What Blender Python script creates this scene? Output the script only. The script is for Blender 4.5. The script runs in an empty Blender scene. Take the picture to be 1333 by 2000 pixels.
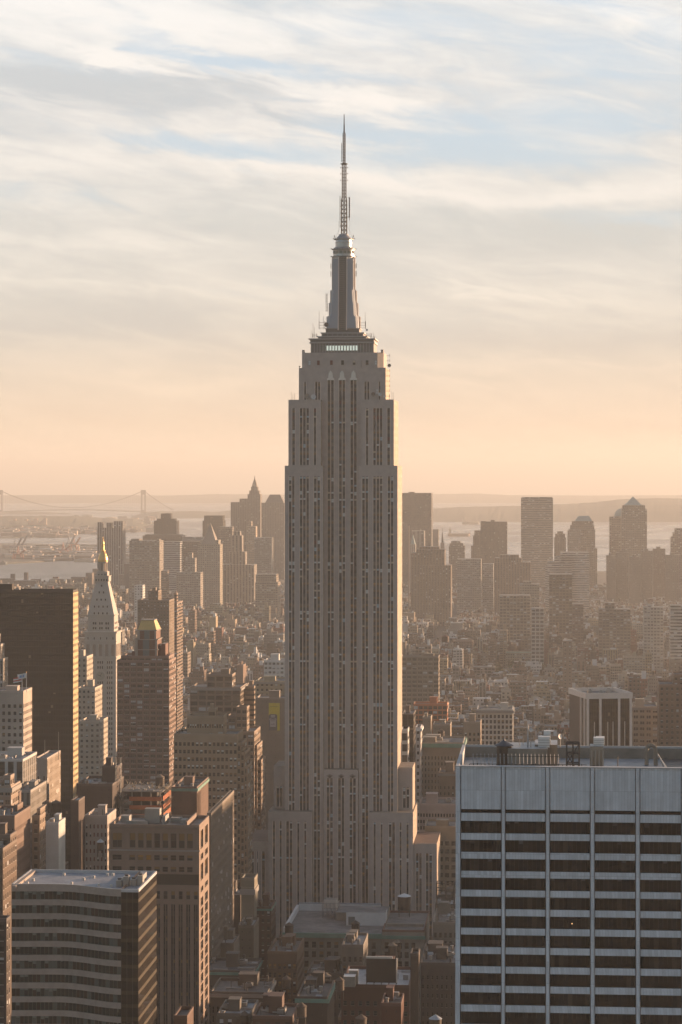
import bpy, math, random
from mathutils import Vector
R = math.radians
sc = bpy.context.scene
COL = sc.collection

# ---------------------------------------------------------------- camera
F, EYE, CX, CY = 4915.0, 260.0, 666.5, 925.0     # focal length and eye level in photo pixels, camera height in metres
cam_d = bpy.data.cameras.new("camera"); cam = bpy.data.objects.new("camera", cam_d); COL.objects.link(cam)
cam.location = (0, 0, EYE); cam.rotation_euler = (R(90), 0, 0)
cam_d.sensor_fit = 'VERTICAL'; cam_d.sensor_height = 24.0; cam_d.lens = F / 2000 * 24
cam_d.shift_y = -(1000 - CY) / 2000
cam_d.clip_start = 1.0; cam_d.clip_end = 120000
sc.camera = cam

# ---------------------------------------------------------------- light
SUN_AZ, SUN_EL = 58.0, 6.0        # degrees right of the view direction, degrees up
sd = bpy.data.lights.new("sun", 'SUN'); sd.energy = 5.0; sd.angle = R(0.6); sd.color = (1.0, .635, .375)
so = bpy.data.objects.new("sun", sd); COL.objects.link(so); so.location = (3000, 2500, 900)
so.rotation_euler = (R(90 - SUN_EL), 0, R(-SUN_AZ + 180))
sc.view_settings.view_transform = 'Standard'; sc.view_settings.look = 'None'
sc.view_settings.gamma = 1; sc.view_settings.exposure = 1.3
sc.cycles.max_bounces = 5; sc.cycles.diffuse_bounces = 2; sc.cycles.glossy_bounces = 2
sc.cycles.volume_bounces = 0; sc.cycles.transparent_max_bounces = 6
sc.cycles.sample_clamp_indirect = 4.0

W = bpy.data.worlds.new("World"); sc.world = W; W.use_nodes = True
nt = W.node_tree; nt.nodes.clear()
class NB:
    """small node helper"""
    def __init__(s, nt): s.nt = nt; s.x = 0
    def n(s, t, **k):
        o = s.nt.nodes.new(t); s.x += 40; o.location = (s.x, 0)
        for a, b in k.items(): setattr(o, a, b)
        return o
    def put(s, sock, v):
        if isinstance(v, bpy.types.NodeSocket): s.nt.links.new(v, sock)
        elif v is not None: sock.default_value = v
    def m(s, op, a, b=None, c=None, clamp=False):
        o = s.n('ShaderNodeMath', operation=op); o.use_clamp = clamp
        s.put(o.inputs[0], a); s.put(o.inputs[1], b); s.put(o.inputs[2], c)
        return o.outputs[0]
    def mr(s, v, a, b, c=0.0, d=1.0, smooth=True):
        o = s.n('ShaderNodeMapRange'); o.interpolation_type = 'SMOOTHSTEP' if smooth else 'LINEAR'
        for i, q in enumerate((v, a, b, c, d)): s.put(o.inputs[i], q)
        return o.outputs[0]
    def mix(s, f, a, b, mode='MIX'):
        o = s.n('ShaderNodeMix', data_type='RGBA', blend_type=mode)
        s.put(o.inputs[0], f); s.put(o.inputs[6], a); s.put(o.inputs[7], b)
        return o.outputs[2]
    def xyz(s, v):
        o = s.n('ShaderNodeSeparateXYZ'); s.put(o.inputs[0], v); return o.outputs
    def vec(s, x, y, z):
        o = s.n('ShaderNodeCombineXYZ')
        for i, q in enumerate((x, y, z)): s.put(o.inputs[i], q)
        return o.outputs[0]
    def noise(s, v, scale, detail=3, rough=.5, dist=0.0):
        o = s.n('ShaderNodeTexNoise'); s.put(o.inputs['Vector'], v); o.inputs['Scale'].default_value = scale
        o.inputs['Detail'].default_value = detail; o.inputs['Roughness'].default_value = rough
        o.inputs['Distortion'].default_value = dist
        return o.outputs[0]
    def ramp(s, f, stops, interp='LINEAR'):
        o = s.n('ShaderNodeValToRGB'); s.put(o.inputs[0], f); r = o.color_ramp; r.interpolation = interp
        while len(r.elements) > 1: r.elements.remove(r.elements[-1])
        r.elements[0].position = stops[0][0]; r.elements[0].color = (*stops[0][1], 1)
        for p, c in stops[1:]:
            e = r.elements.new(p); e.color = (*c, 1)
        return o.outputs[0]
def lin(r, g, b):
    return tuple(((c / 255) / 12.92 if c / 255 < .04045 else ((c / 255 + .055) / 1.055) ** 2.4) for c in (r, g, b))

def build_world():
    b = NB(nt)
    sky = b.n('ShaderNodeTexSky', sky_type='NISHITA'); sky.sun_disc = False
    sky.sun_elevation = R(SUN_EL); sky.sun_rotation = R(SUN_AZ)
    sky.air_density = 1.0; sky.dust_density = 1.5; sky.ozone_density = 1.5
    d = b.n('ShaderNodeTexCoord').outputs['Generated']
    x, y, z = b.xyz(d)[0:3]
    # streaked cirrus: noise over the direction of view, stretched level and tilted a little
    def gauss(cx, cy, sx, sy, slope=0.0, k=1.0):
        px, py = (cx - CX) / F, (CY - cy) / F
        du = b.m('SUBTRACT', x, px); dv = b.m('SUBTRACT', z, py)
        dv = b.m('ADD', dv, b.m('MULTIPLY', b.m('ADD', du, warp), slope))
        dv = b.m('ADD', dv, b.m('MULTIPLY', warp, .35))
        q = b.m('ADD', b.m('POWER', b.m('ABSOLUTE', b.m('DIVIDE', b.m('ADD', du, b.m('MULTIPLY', warp, 1.2)), sx / F)), 2.0),
                b.m('POWER', b.m('ABSOLUTE', b.m('DIVIDE', dv, sy / F)), 2.0))
        return b.m('MULTIPLY', b.m('EXPONENT', b.m('MULTIPLY', q, -1.0)), k)
    zz = b.m('ADD', z, b.m('MULTIPLY', x, .16))
    def P3(h, v, off=0.0): return b.vec(b.m('MULTIPLY', x, h), b.m('ADD', b.m('MULTIPLY', y, h), off), b.m('MULTIPLY', zz, v))
    n_big = b.noise(P3(11.0, 44.0), 1.0, 4, .5, .8)
    n_mid = b.noise(P3(22.0, 100.0, 3.1), 1.0, 6, .55, .9)
    n_fine = b.noise(P3(60.0, 300.0, 7.3), 1.0, 8, .70, 1.0)
    warp = b.m('MULTIPLY', b.m('SUBTRACT', b.noise(P3(20.0, 70.0, 1.0), 1.0, 6, .62, .6), .5), .055)
    # bright cloud bands, grey undersides and blue gaps at the places where they stand in this sky
    s = b.m('ADD', b.m('ADD', b.m('MULTIPLY', b.m('SUBTRACT', n_big, .5), 1.0), b.m('MULTIPLY', b.m('SUBTRACT', n_mid, .5), 1.25)), b.m('MULTIPLY', b.m('SUBTRACT', n_fine, .5), .36))
    for g in ((200, 50, 420, 60, .05, .5), (640, 195, 260, 26, .20, .6), (240, 128, 56, 20, .25, 1.0), (330, 150, 70, 9, .25, .7), (700, 345, 260, 34, .16, .6),
              (1250, 60, 130, 36, .3, .6), (1000, 580, 150, 7, .10, .6), (900, 560, 60, 5, .25, .5), (150, 330, 330, 34, .05, .35), (1150, 385, 260, 14, .0, .4),
              (120, 178, 300, 30, .06, -.75), (420, 165, 220, 18, .2, -.35), (900, 455, 560, 46, .0, -.55), (150, 630, 320, 46, 0, -.4), (620, 245, 200, 14, .15, -.4),
              (1050, 670, 420, 34, 0, -.35), (260, 480, 260, 20, 0, .3), (350, 750, 330, 12, .05, .35), (900, 745, 200, 10, .1, .35), (200, 560, 300, 12, .05, .3), (1100, 720, 300, 10, .05, .3)):
        s = b.m('ADD', s, gauss(*g))
    light = b.mr(s, -.55, .70)
    hgt = b.mr(z, -0.004, .19, 0, 1, False)
    dark_c = b.ramp(hgt, [(0, lin(248, 216, 184)), (.12, lin(240, 213, 186)), (.22, lin(226, 210, 191)), (.32, lin(214, 207, 197)), (.42, lin(215, 211, 203)),
                          (.55, lin(212, 212, 207)), (.75, lin(206, 209, 210)), (1, lin(212, 218, 221))])
    bright_c = b.ramp(hgt, [(0, lin(252, 222, 190)), (.12, lin(252, 226, 197)), (.22, lin(247, 226, 202)), (.32, lin(242, 230, 213)), (.42, lin(244, 235, 222)),
                            (.55, lin(248, 240, 230)), (.75, lin(253, 246, 238)), (1, lin(252, 249, 245))])
    cl = b.mix(light, dark_c, bright_c)
    gap = gauss(880, 285, 350, 50, .10, 1.1)
    for g in ((1200, 140, 280, 60, .1, .75), (1120, 20, 200, 25, .3, .6), (400, 118, 170, 22, .2, .8), (430, 300, 280, 24, .12, .75), (1290, 430, 160, 22, .1, .6),
              (640, 150, 220, 20, .1, .55), (110, 395, 260, 25, .1, .4), (740, 60, 280, 36, 0, .5), (1150, 240, 260, 40, .1, .6), (60, 130, 160, 18, .1, .4), (900, 620, 260, 24, 0, .3), (500, 560, 160, 20, 0, .3)):
        gap = b.m('ADD', gap, gauss(*g))
    gap = b.m('MULTIPLY', b.mr(b.m('SUBTRACT', gap, b.m('MULTIPLY', b.m('SUBTRACT', n_mid, .42), 1.4)), .0, .85), .95)
    blue = b.ramp(hgt, [(0, lin(234, 208, 182)), (.25, lin(226, 215, 202)), (.4, lin(213, 217, 214)), (.7, lin(203, 218, 228)), (1, lin(208, 222, 234))])
    west = b.mix(gap, cl, blue)
    low = b.mr(z, .022, -.009, SKYK, SKYK * 1.32)
    west = b.mix(1.0, west, b.vec(low, low, low), 'MULTIPLY')
    # high overhead and behind the camera: plain evening sky with thin cloud
    k = .086
    skyc = b.mix(1.0, sky.outputs[0], (k * 1.0, k * 1.0, k * 1.0, 1), 'MULTIPLY')
    skyc = b.mix(b.m('MULTIPLY', n_big, .35), skyc, (.19, .21, .24, 1))
    f = b.m('MULTIPLY', b.mr(y, -.1, .65), b.mr(z, .62, .25))
    fin = b.mix(f, skyc, west)
    bg = b.n('ShaderNodeBackground'); b.put(bg.inputs[0], fin); bg.inputs[1].default_value = 1.0
    out = b.n('ShaderNodeOutputWorld'); nt.links.new(bg.outputs[0], out.inputs[0])
SKYK = .41; HAZE = .000058
build_world()

# ---------------------------------------------------------------- helpers
A = R(4.7); CA, SA = math.cos(A), math.sin(A)      # the street grid stands 4.7 degrees off the view
def drop(x, y): return -(x * x + y * y) / 14.8e6   # the curve of the earth, air refraction included
def X(px, D): return (px - CX) / F * D
def Z(py, D): return EYE - (py - CY) / F * D

def tag(o, label=None, cat=None, group=None, kind=None):
    if label: o['label'] = label
    if cat: o['category'] = cat
    if group: o['group'] = group
    if kind: o['kind'] = kind
    return o
def empty(name, loc, rz=0.0):
    o = bpy.data.objects.new(name, None); COL.objects.link(o)
    o.location = loc; o.rotation_euler = (0, 0, rz); o.empty_display_size = 5
    return o

class MB:
    def __init__(s): s.v = []; s.f = []; s.mi = []; s.uv = []; s.mats = []
    def slot(s, m):
        if m not in s.mats: s.mats.append(m)
        return s.mats.index(m)
    def poly(s, pts, m, uv=None):
        i = len(s.v); s.v += [tuple(p) for p in pts]; s.f.append(list(range(i, i + len(pts))))
        s.mi.append(s.slot(m)); s.uv += (uv or [(0.5, 0.5)] * len(pts))
    def box(s, x0, x1, y0, y1, z0, z1, m, mt=None, pu=3.0, pv=3.6, skip='', z_ref=None):
        """box; side faces carry UVs counted in windows and storeys"""
        mt = mt or m; zr = z1 if z_ref is None else z_ref
        nx = max(1, round((x1 - x0) / pu)); ny = max(1, round((y1 - y0) / pu)); v0 = (z0 - zr) / pv; v1 = (z1 - zr) / pv
        k = getattr(s, 'k', 0); s.k = k + 37; kk = k % 997
        if 'f' not in skip: s.poly([(x0, y0, z0), (x1, y0, z0), (x1, y0, z1), (x0, y0, z1)], m, [(kk, v0), (kk + nx, v0), (kk + nx, v1), (kk, v1)])
        if 'b' not in skip: s.poly([(x1, y1, z0), (x0, y1, z0), (x0, y1, z1), (x1, y1, z1)], m, [(kk + 100, v0), (kk + 100 + nx, v0), (kk + 100 + nx, v1), (kk + 100, v1)])
        if 'r' not in skip: s.poly([(x1, y0, z0), (x1, y1, z0), (x1, y1, z1), (x1, y0, z1)], m, [(kk + 200, v0), (kk + 200 + ny, v0), (kk + 200 + ny, v1), (kk + 200, v1)])
        if 'l' not in skip: s.poly([(x0, y1, z0), (x0, y0, z0), (x0, y0, z1), (x0, y1, z1)], m, [(kk + 300, v0), (kk + 300 + ny, v0), (kk + 300 + ny, v1), (kk + 300, v1)])
        if 't' not in skip: s.poly([(x0, y0, z1), (x1, y0, z1), (x1, y1, z1), (x0, y1, z1)], mt, [(x0, y0), (x1, y0), (x1, y1), (x0, y1)])
        if 'd' not in skip: s.poly([(x0, y1, z0), (x1, y1, z0), (x1, y0, z0), (x0, y0, z0)], mt, [(x0, y1), (x1, y1), (x1, y0), (x0, y0)])
    def prism(s, pts, z0, z1, m, mt=None, pu=3.0, pv=3.6, pts2=None):
        """pts counter-clockwise seen from above; pts2 gives another outline at the top"""
        p2 = pts2 or pts; n = len(pts); mt = mt or m
        for i in range(n):
            a, b2 = pts[i], pts[(i + 1) % n]; c, d = p2[(i + 1) % n], p2[i]
            w = max(1, round(math.hypot(b2[0] - a[0], b2[1] - a[1]) / pu)); v0 = (z0 - z1) / pv
            s.poly([(*a, z0), (*b2, z0), (*c, z1), (*d, z1)], m, [(i * 50, v0), (i * 50 + w, v0), (i * 50 + w, 0), (i * 50, 0)])
        s.poly([(*p, z1) for p in p2], mt, [tuple(p) for p in p2])
        s.poly([(*p, z0) for p in reversed(pts)], mt)
    def ring(s, cx, cy, prof, m, n=24, cap=True, a0=0.0):
        """lathe: prof = [(radius, z), ...]"""
        for j in range(len(prof) - 1):
            r0, z0 = prof[j]; r1, z1 = prof[j + 1]
            for i in range(n):
                t0 = a0 + i * 2 * math.pi / n; t1 = a0 + (i + 1) * 2 * math.pi / n
                q = [(cx + r0 * math.cos(t0), cy + r0 * math.sin(t0), z0), (cx + r0 * math.cos(t1), cy + r0 * math.sin(t1), z0),
                     (cx + r1 * math.cos(t1), cy + r1 * math.sin(t1), z1), (cx + r1 * math.cos(t0), cy + r1 * math.sin(t0), z1)]
                s.poly(q, m, [(i, z0 / 3.6), (i + 1, z0 / 3.6), (i + 1, z1 / 3.6), (i, z1 / 3.6)])
        if cap and prof[-1][0] > .02:
            r, z = prof[-1]; s.poly([(cx + r * math.cos(a0 + i * 2 * math.pi / n), cy + r * math.sin(a0 + i * 2 * math.pi / n), z) for i in range(n)], m)
    def bar(s, p, q, r, m, n=4):
        p = Vector(p); q = Vector(q); d = (q - p); 
        if d.length < 1e-6: return
        d.normalize(); u = d.orthogonal().normalized(); w = d.cross(u)
        a = [p + (u * math.cos(t) + w * math.sin(t)) * r for t in [R(45) + i * 2 * math.pi / n for i in range(n)]]
        b = [x + (q - p) for x in a]
        for i in range(n): s.poly([a[i], a[(i + 1) % n], b[(i + 1) % n], b[i]], m)
        s.poly(a[::-1], m); s.poly(b, m)
    def disc(s, c, r, m, nrm=(0, -1, 0), n=16, bowl=.25):
        c = Vector(c); d = Vector(nrm).normalized(); u = d.orthogonal().normalized(); w = d.cross(u)
        rim = [c + (u * math.cos(i * 2 * math.pi / n) + w * math.sin(i * 2 * math.pi / n)) * r for i in range(n)]
        cen = c - d * r * bowl; back = c - d * r * (bowl + .35)
        for i in range(n):
            s.poly([rim[i], rim[(i + 1) % n], cen], m); s.poly([rim[(i + 1) % n], rim[i], back], m)
    def mesh(s, name):
        me = bpy.data.meshes.new(name); me.from_pydata(s.v, [], s.f)
        for m in s.mats: me.materials.append(m)
        me.polygons.foreach_set('material_index', s.mi)
        ul = me.uv_layers.new(name='UVMap'); ul.data.foreach_set('uv', [c for p in s.uv for c in p])
        me.update(); return me
    def build(s, name, parent=None, loc=None, color=None, rz=None):
        o = bpy.data.objects.new(name, s.mesh(name)); COL.objects.link(o)
        if parent: o.parent = parent
        if loc: o.location = loc
        if rz is not None: o.rotation_euler = (0, 0, rz)
        if color: o.color = (*color, 1)
        return o

# ---------------------------------------------------------------- materials
def own_colour(b):
    """the object's colour; a merged mesh carries one colour per building in its tone attribute"""
    at = b.n('ShaderNodeAttribute', attribute_name='tone')
    return b.mix(1.0, b.n('ShaderNodeObjectInfo').outputs['Color'], at.outputs['Color'], 'ADD')
def mat(name, col, rough=.8, metal=0.0, spec=.5, noise=0.0, nscale=.2, emit=None, es=0.0, bump=0.0, bscale=1.0, objcol=False):
    m = bpy.data.materials.new(name); m.use_nodes = True; t = m.node_tree; b = NB(t)
    p = t.nodes['Principled BSDF']; p.inputs['Roughness'].default_value = rough; p.inputs['Metallic'].default_value = metal
    p.inputs['Specular IOR Level'].default_value = spec
    c = (*col, 1)
    if objcol:
        c = b.mix(1.0, own_colour(b), c, 'MULTIPLY')
    if noise:
        tc = b.n('ShaderNodeTexCoord').outputs['Object']
        f = b.mr(b.noise(tc, nscale, 5, .62), .25, .75, 1 - noise, 1 + noise, False)
        g = b.vec(f, f, f); c = b.mix(1.0, c, g, 'MULTIPLY')
    b.put(p.inputs['Base Color'], c)
    if bump:
        bn = b.n('ShaderNodeBump'); bn.inputs['Strength'].default_value = bump; bn.inputs['Distance'].default_value = .3
        b.put(bn.inputs['Height'], b.noise(b.n('ShaderNodeTexCoord').outputs['Object'], bscale, 4, .6)); t.links.new(bn.outputs[0], p.inputs['Normal'])
    if emit: p.inputs['Emission Color'].default_value = (*emit, 1); p.inputs['Emission Strength'].default_value = es
    return m

def facade(name, u=(.25, .75), v=(.25, .72), glass=((.02, .02, .025), (.06, .055, .05), (.12, .10, .08)), blind=.12, blindc=(.42, .43, .44),
           spand=None, grough=.12, seed=0.0, mull=0, sill=True, course=0.0, lit=.0, spec=.42):
    """wall with window openings counted off the UVs; the wall takes the object's own colour"""
    m = bpy.data.materials.new(name); m.use_nodes = True; t = m.node_tree; b = NB(t)
    p = t.nodes['Principled BSDF']
    uvx, uvy = b.xyz(b.n('ShaderNodeUVMap').outputs[0])[0:2]
    fu = b.m('FRACT', uvx); fv = b.m('FRACT', uvy)
    iu = b.m('FLOOR', uvx); iv = b.m('FLOOR', uvy)
    mu = b.m('MULTIPLY', b.m('GREATER_THAN', fu, u[0]), b.m('LESS_THAN', fu, u[1]))
    mv = b.m('MULTIPLY', b.m('GREATER_THAN', fv, v[0]), b.m('LESS_THAN', fv, v[1]))
    if mull:
        mm = b.m('FRACT', b.m('MULTIPLY', b.m('DIVIDE', b.m('SUBTRACT', fu, u[0]), u[1] - u[0]), float(mull)))
        mu = b.m('MULTIPLY', mu, b.m('MULTIPLY', b.m('GREATER_THAN', mm, .09), b.m('LESS_THAN', mm, .91)))
    # no windows on walls without storeys (roofs have UV in metres and use other materials)
    win = b.m('MULTIPLY', mu, mv)
    wn = b.n('ShaderNodeTexWhiteNoise', noise_dimensions='3D')
    rnd = b.n('ShaderNodeObjectInfo').outputs['Random']
    b.put(wn.inputs[0], b.vec(iu, iv, b.m('ADD', b.m('MULTIPLY', rnd, 91.0), seed)))
    r = wn.outputs[0]; rc = b.xyz(wn.outputs[1])
    g = b.ramp(r, [(0, glass[0]), (.6, glass[1]), (1, glass[2])])
    # lowered blinds cover the upper part of some windows
    hasb = b.m('LESS_THAN', rc[0], blind)
    bl = b.m('MULTIPLY', hasb, b.m('GREATER_THAN', fv, b.m('SUBTRACT', v[1], b.m('MULTIPLY', b.m('ADD', rc[1], .25), (v[1] - v[0]) * .8))))
    g = b.mix(bl, g, (*blindc, 1))
    oc = own_colour(b)
    tc = b.n('ShaderNodeTexCoord').outputs['Object']
    f1 = b.mr(b.noise(tc, .06, 5, .6), .25, .75, .80, 1.16, False)
    wall = b.mix(1.0, oc, b.vec(f1, f1, f1), 'MULTIPLY')
    if spand:
        wall = b.mix(b.m('MULTIPLY', mu, b.m('SUBTRACT', 1.0, mv)), wall, (*spand, 1)) 
    if sill:
        sl = b.m('MULTIPLY', mu, b.m('MULTIPLY', b.m('GREATER_THAN', fv, v[0] - .07), b.m('LESS_THAN', fv, v[0])))
        wall = b.mix(b.m('MULTIPLY', sl, .5), wall, (.5, .47, .43, 1))
    if course:
        cm = b.m('LESS_THAN', b.m('FRACT', b.m('DIVIDE', uvy, course)), .05)
        wall = b.mix(b.m('MULTIPLY', cm, .6), wall, (.12, .11, .10, 1))
    b.put(p.inputs['Base Color'], b.mix(win, wall, g))
    glossy = b.m('MULTIPLY', win, b.m('SUBTRACT', 1.0, bl))
    b.put(p.inputs['Roughness'], b.mr(glossy, 0, 1, .85, grough, False))
    b.put(p.inputs['Specular IOR Level'], b.mr(glossy, 0, 1, .25, spec, False))
    if lit:
        em = b.m('MULTIPLY', b.m('MULTIPLY', win, b.m('LESS_THAN', rc[2], lit)), .5)
        p.inputs['Emission Color'].default_value = (1.0, .62, .28, 1); b.put(p.inputs['Emission Strength'], em)
    bn = b.n('ShaderNodeBump'); bn.invert = True; bn.inputs['Strength'].default_value = .6; bn.inputs['Distance'].default_value = .35
    b.put(bn.inputs['Height'], win); t.links.new(bn.outputs[0], p.inputs['Normal'])
    return m

M = {}
M['punch'] = facade('punched_window_wall', (.28, .72), (.28, .74), seed=1)
M['punch_b'] = facade('small_window_wall', (.33, .67), (.34, .70), seed=2, blind=.2)
M['pair'] = facade('paired_window_wall', (.14, .86), (.26, .76), mull=2, seed=3, blind=.25)
M['loft'] = facade('loft_window_wall', (.12, .88), (.24, .82), mull=3, seed=4, blind=.22)
M['band'] = facade('band_window_wall', (-.1, 1.1), (.36, .80), seed=5, blind=.15, sill=False)
M['pier'] = facade('pier_wall', (.30, .72), (.22, .80), spand=(.10, .09, .085), seed=6, sill=False)
M['fins'] = facade('finned_wall', (.30, .94), (.14, .90), spand=(.06, .055, .055), seed=7, sill=False, blind=.03)
M['dark'] = facade('dark_curtain_wall', (.05, .95), (.30, .93), glass=((.022, .018, .014), (.028, .023, .017), (.038, .03, .02)), spand=(.026, .021, .017), seed=8, blind=.02, sill=False, blindc=(.15, .12, .09), grough=.2)
M['blank'] = facade('blank_party_wall', (.46, .54), (.42, .60), seed=9, blind=.0, sill=False)
M['grid'] = facade('concrete_grid_wall', (.10, .90), (.14, .80), seed=10, blind=.15, sill=False)
def roofmat(name, c1, c2, rough=.8):
    m = bpy.data.materials.new(name); m.use_nodes = True; t = m.node_tree; b = NB(t); p = t.nodes['Principled BSDF']
    tc = b.n('ShaderNodeTexCoord').outputs['Object']
    f = b.mr(b.noise(tc, .12, 6, .65, .4), .35, .68)
    c = b.mix(f, (*c1, 1), (*c2, 1))
    f2 = b.mr(b.noise(tc, .9, 3, .6), .3, .7, .8, 1.15, False)
    b.put(p.inputs['Base Color'], b.mix(1.0, c, b.vec(f2, f2, f2), 'MULTIPLY'))
    p.inputs['Roughness'].default_value = rough
    return m
M['roof_g'] = roofmat('grey_gravel_roof', (.11, .108, .11), (.21, .205, .205))
M['roof_d'] = roofmat('tar_roof', (.06, .055, .055), (.12, .11, .11), .6)
M['roof_s'] = roofmat('silver_coated_roof', (.20, .21, .23), (.34, .355, .38), .5)
M['roof_r'] = roofmat('reddish_roof', (.085, .052, .044), (.12, .078, .065))
M['stone'] = mat('limestone', (.30, .27, .24), .85, noise=.22, nscale=.12)
M['metal'] = mat('dull_steel', (.30, .29, .28), .45, .7, noise=.15)
M['dmetal'] = mat('dark_steel', (.07, .062, .058), .5, .4)
M['wood'] = mat('weathered_wood', (.085, .06, .045), .85, noise=.3, nscale=1.5)
M['tin'] = mat('tin_cone', (.34, .36, .38), .5, .3, noise=.2, nscale=1)
M['white'] = mat('white_paint', (.62, .62, .62), .6, noise=.1)
M['copper'] = mat('green_copper', (.11, .23, .19), .7, noise=.25)
M['gold'] = mat('gilded_metal', (.72, .46, .20), .42, .8, noise=.15, nscale=.5)

# ---------------------------------------------------------------- ground, water, haze
def land_sheet(name, pts, z, m, kind='structure', sub=400.0):
    """a curved sheet over a rectangle (x0,x1,y0,y1), cut in rows so that it follows the curve of the earth"""
    x0, x1, y0, y1 = pts; ny = max(1, int((y1 - y0) / sub)); nx = max(1, int((x1 - x0) / (sub * 4)))
    v = []; f = []
    for j in range(ny + 1):
        for i in range(nx + 1):
            x = x0 + (x1 - x0) * i / nx; y = y0 + (y1 - y0) * j / ny; v.append((x, y, z + drop(x, y)))
    for j in range(ny):
        for i in range(nx):
            a = j * (nx + 1) + i; f.append((a, a + 1, a + nx + 2, a + nx + 1))
    me = bpy.data.meshes.new(name); me.from_pydata(v, [], f); me.materials.append(m)
    o = bpy.data.objects.new(name, me); COL.objects.link(o); o['kind'] = kind; return o
def outline_sheet(name, pts, z, m, thick=6.0):
    """land with a drawn shoreline: pts = [(x, y), ...]; a slab whose top follows the curve"""
    mb = MB(); top = [(x, y, z + drop(x, y)) for x, y in pts]; bot = [(x, y, z - thick + drop(x, y)) for x, y in pts]
    mb.poly(top, m); n = len(pts)
    for i in range(n): mb.poly([bot[i], bot[(i + 1) % n], top[(i + 1) % n], top[i]], m)
    o = mb.build(name); o['kind'] = 'structure'; return o

m = bpy.data.materials.new('bay_water'); m.use_nodes = True; t = m.node_tree; b = NB(t); p = t.nodes['Principled BSDF']
tc = b.n('ShaderNodeTexCoord').outputs['Object']; ox, oy, oz = b.xyz(tc)[0:3]
sw = b.noise(b.vec(b.m('MULTIPLY', ox, .0022), b.m('MULTIPLY', oy, .0009), 0.0), 1.0, 5, .6, 1.2)
b.put(p.inputs['Base Color'], b.mix(b.mr(sw, .35, .65), (.05, .055, .055, 1), (.085, .085, .08, 1)))
b.put(p.inputs['Roughness'], b.mr(sw, .35, .65, .22, .42)); p.inputs['IOR'].default_value = 1.33; p.inputs['Specular IOR Level'].default_value = .34
bn = b.n('ShaderNodeBump'); bn.inputs['Strength'].default_value = .35; bn.inputs['Distance'].default_value = 1.5
b.put(bn.inputs['Height'], b.noise(tc, .05, 3, .7)); t.links.new(bn.outputs[0], p.inputs['Normal'])
M['water'] = m
def groundmat(name, c1, c2, sc1, c3=None):
    m = bpy.data.materials.new(name); m.use_nodes = True; t = m.node_tree; b = NB(t); p = t.nodes['Principled BSDF']
    tc = b.n('ShaderNodeTexCoord').outputs['Object']
    c = b.mix(b.mr(b.noise(tc, sc1, 6, .7, .3), .35, .65), (*c1, 1), (*c2, 1))
    if c3: c = b.mix(b.mr(b.noise(tc, sc1 * 9, 3, .6), .58, .66), c, (*c3, 1))
    b.put(p.inputs['Base Color'], c); p.inputs['Roughness'].default_value = .9
    return m
M['asphalt'] = groundmat('asphalt_ground', (.04, .038, .038), (.06, .056, .054), .02)
M['shore'] = groundmat('far_shore_ground', (.07, .075, .055), (.13, .11, .09), .004, (.22, .2, .18))
M['wooded'] = groundmat('wooded_hill', (.045, .055, .03), (.085, .075, .045), .006)
tag(land_sheet('water', (-20000, 20000, 2500, 66000), 0.0, M['water'], sub=900), kind='structure')
outline_sheet('city_ground', [(-1500, -300), (1600, -300), (1600, 5600), (900, 6700), (250, 6800), (-250, 6500), (-560, 6150), (-760, 6050), (-1500, 6050)], 2.0, M['asphalt'], 8)
# ---------------------------------------------------------------- walls with real openings
def wall_open(mb, o, u, Wd, z0, z1, cols, rows, m, depth=.45, wins=None):
    """a wall in the plane through o along the unit direction u, with recessed openings; cols/rows = [(a, b), ...]"""
    nx, ny = u[1], -u[0]
    def P(s, z, d=0.0): return (o[0] + u[0] * s - nx * d, o[1] + u[1] * s - ny * d, z)
    cs = sorted(cols); rs = sorted(rows); s = 0.0
    for a, c in cs:
        if a > s + 1e-4: mb.poly([P(s, z0), P(a, z0), P(a, z1), P(s, z1)], m)
        z = z0
        for r0, r1 in rs:
            if r0 > z + 1e-4: mb.poly([P(a, z), P(c, z), P(c, r0), P(a, r0)], m)
            mb.poly([P(a, r0), P(a, r0, depth), P(a, r1, depth), P(a, r1)], m)
            mb.poly([P(c, r0, depth), P(c, r0), P(c, r1), P(c, r1, depth)], m)
            mb.poly([P(a, r0), P(c, r0), P(c, r0, depth), P(a, r0, depth)], m)
            mb.poly([P(a, r1, depth), P(c, r1, depth), P(c, r1), P(a, r1)], m)
            if wins is not None: wins.append((P(a, r0, depth), u, c - a, r1 - r0))
            z = r1
        if z < z1 - 1e-4: mb.poly([P(a, z), P(c, z), P(c, z1), P(a, z1)], m)
        s = c
    if s < Wd - 1e-4: mb.poly([P(s, z0), P(Wd, z0), P(Wd, z1), P(s, z1)], m)

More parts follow.
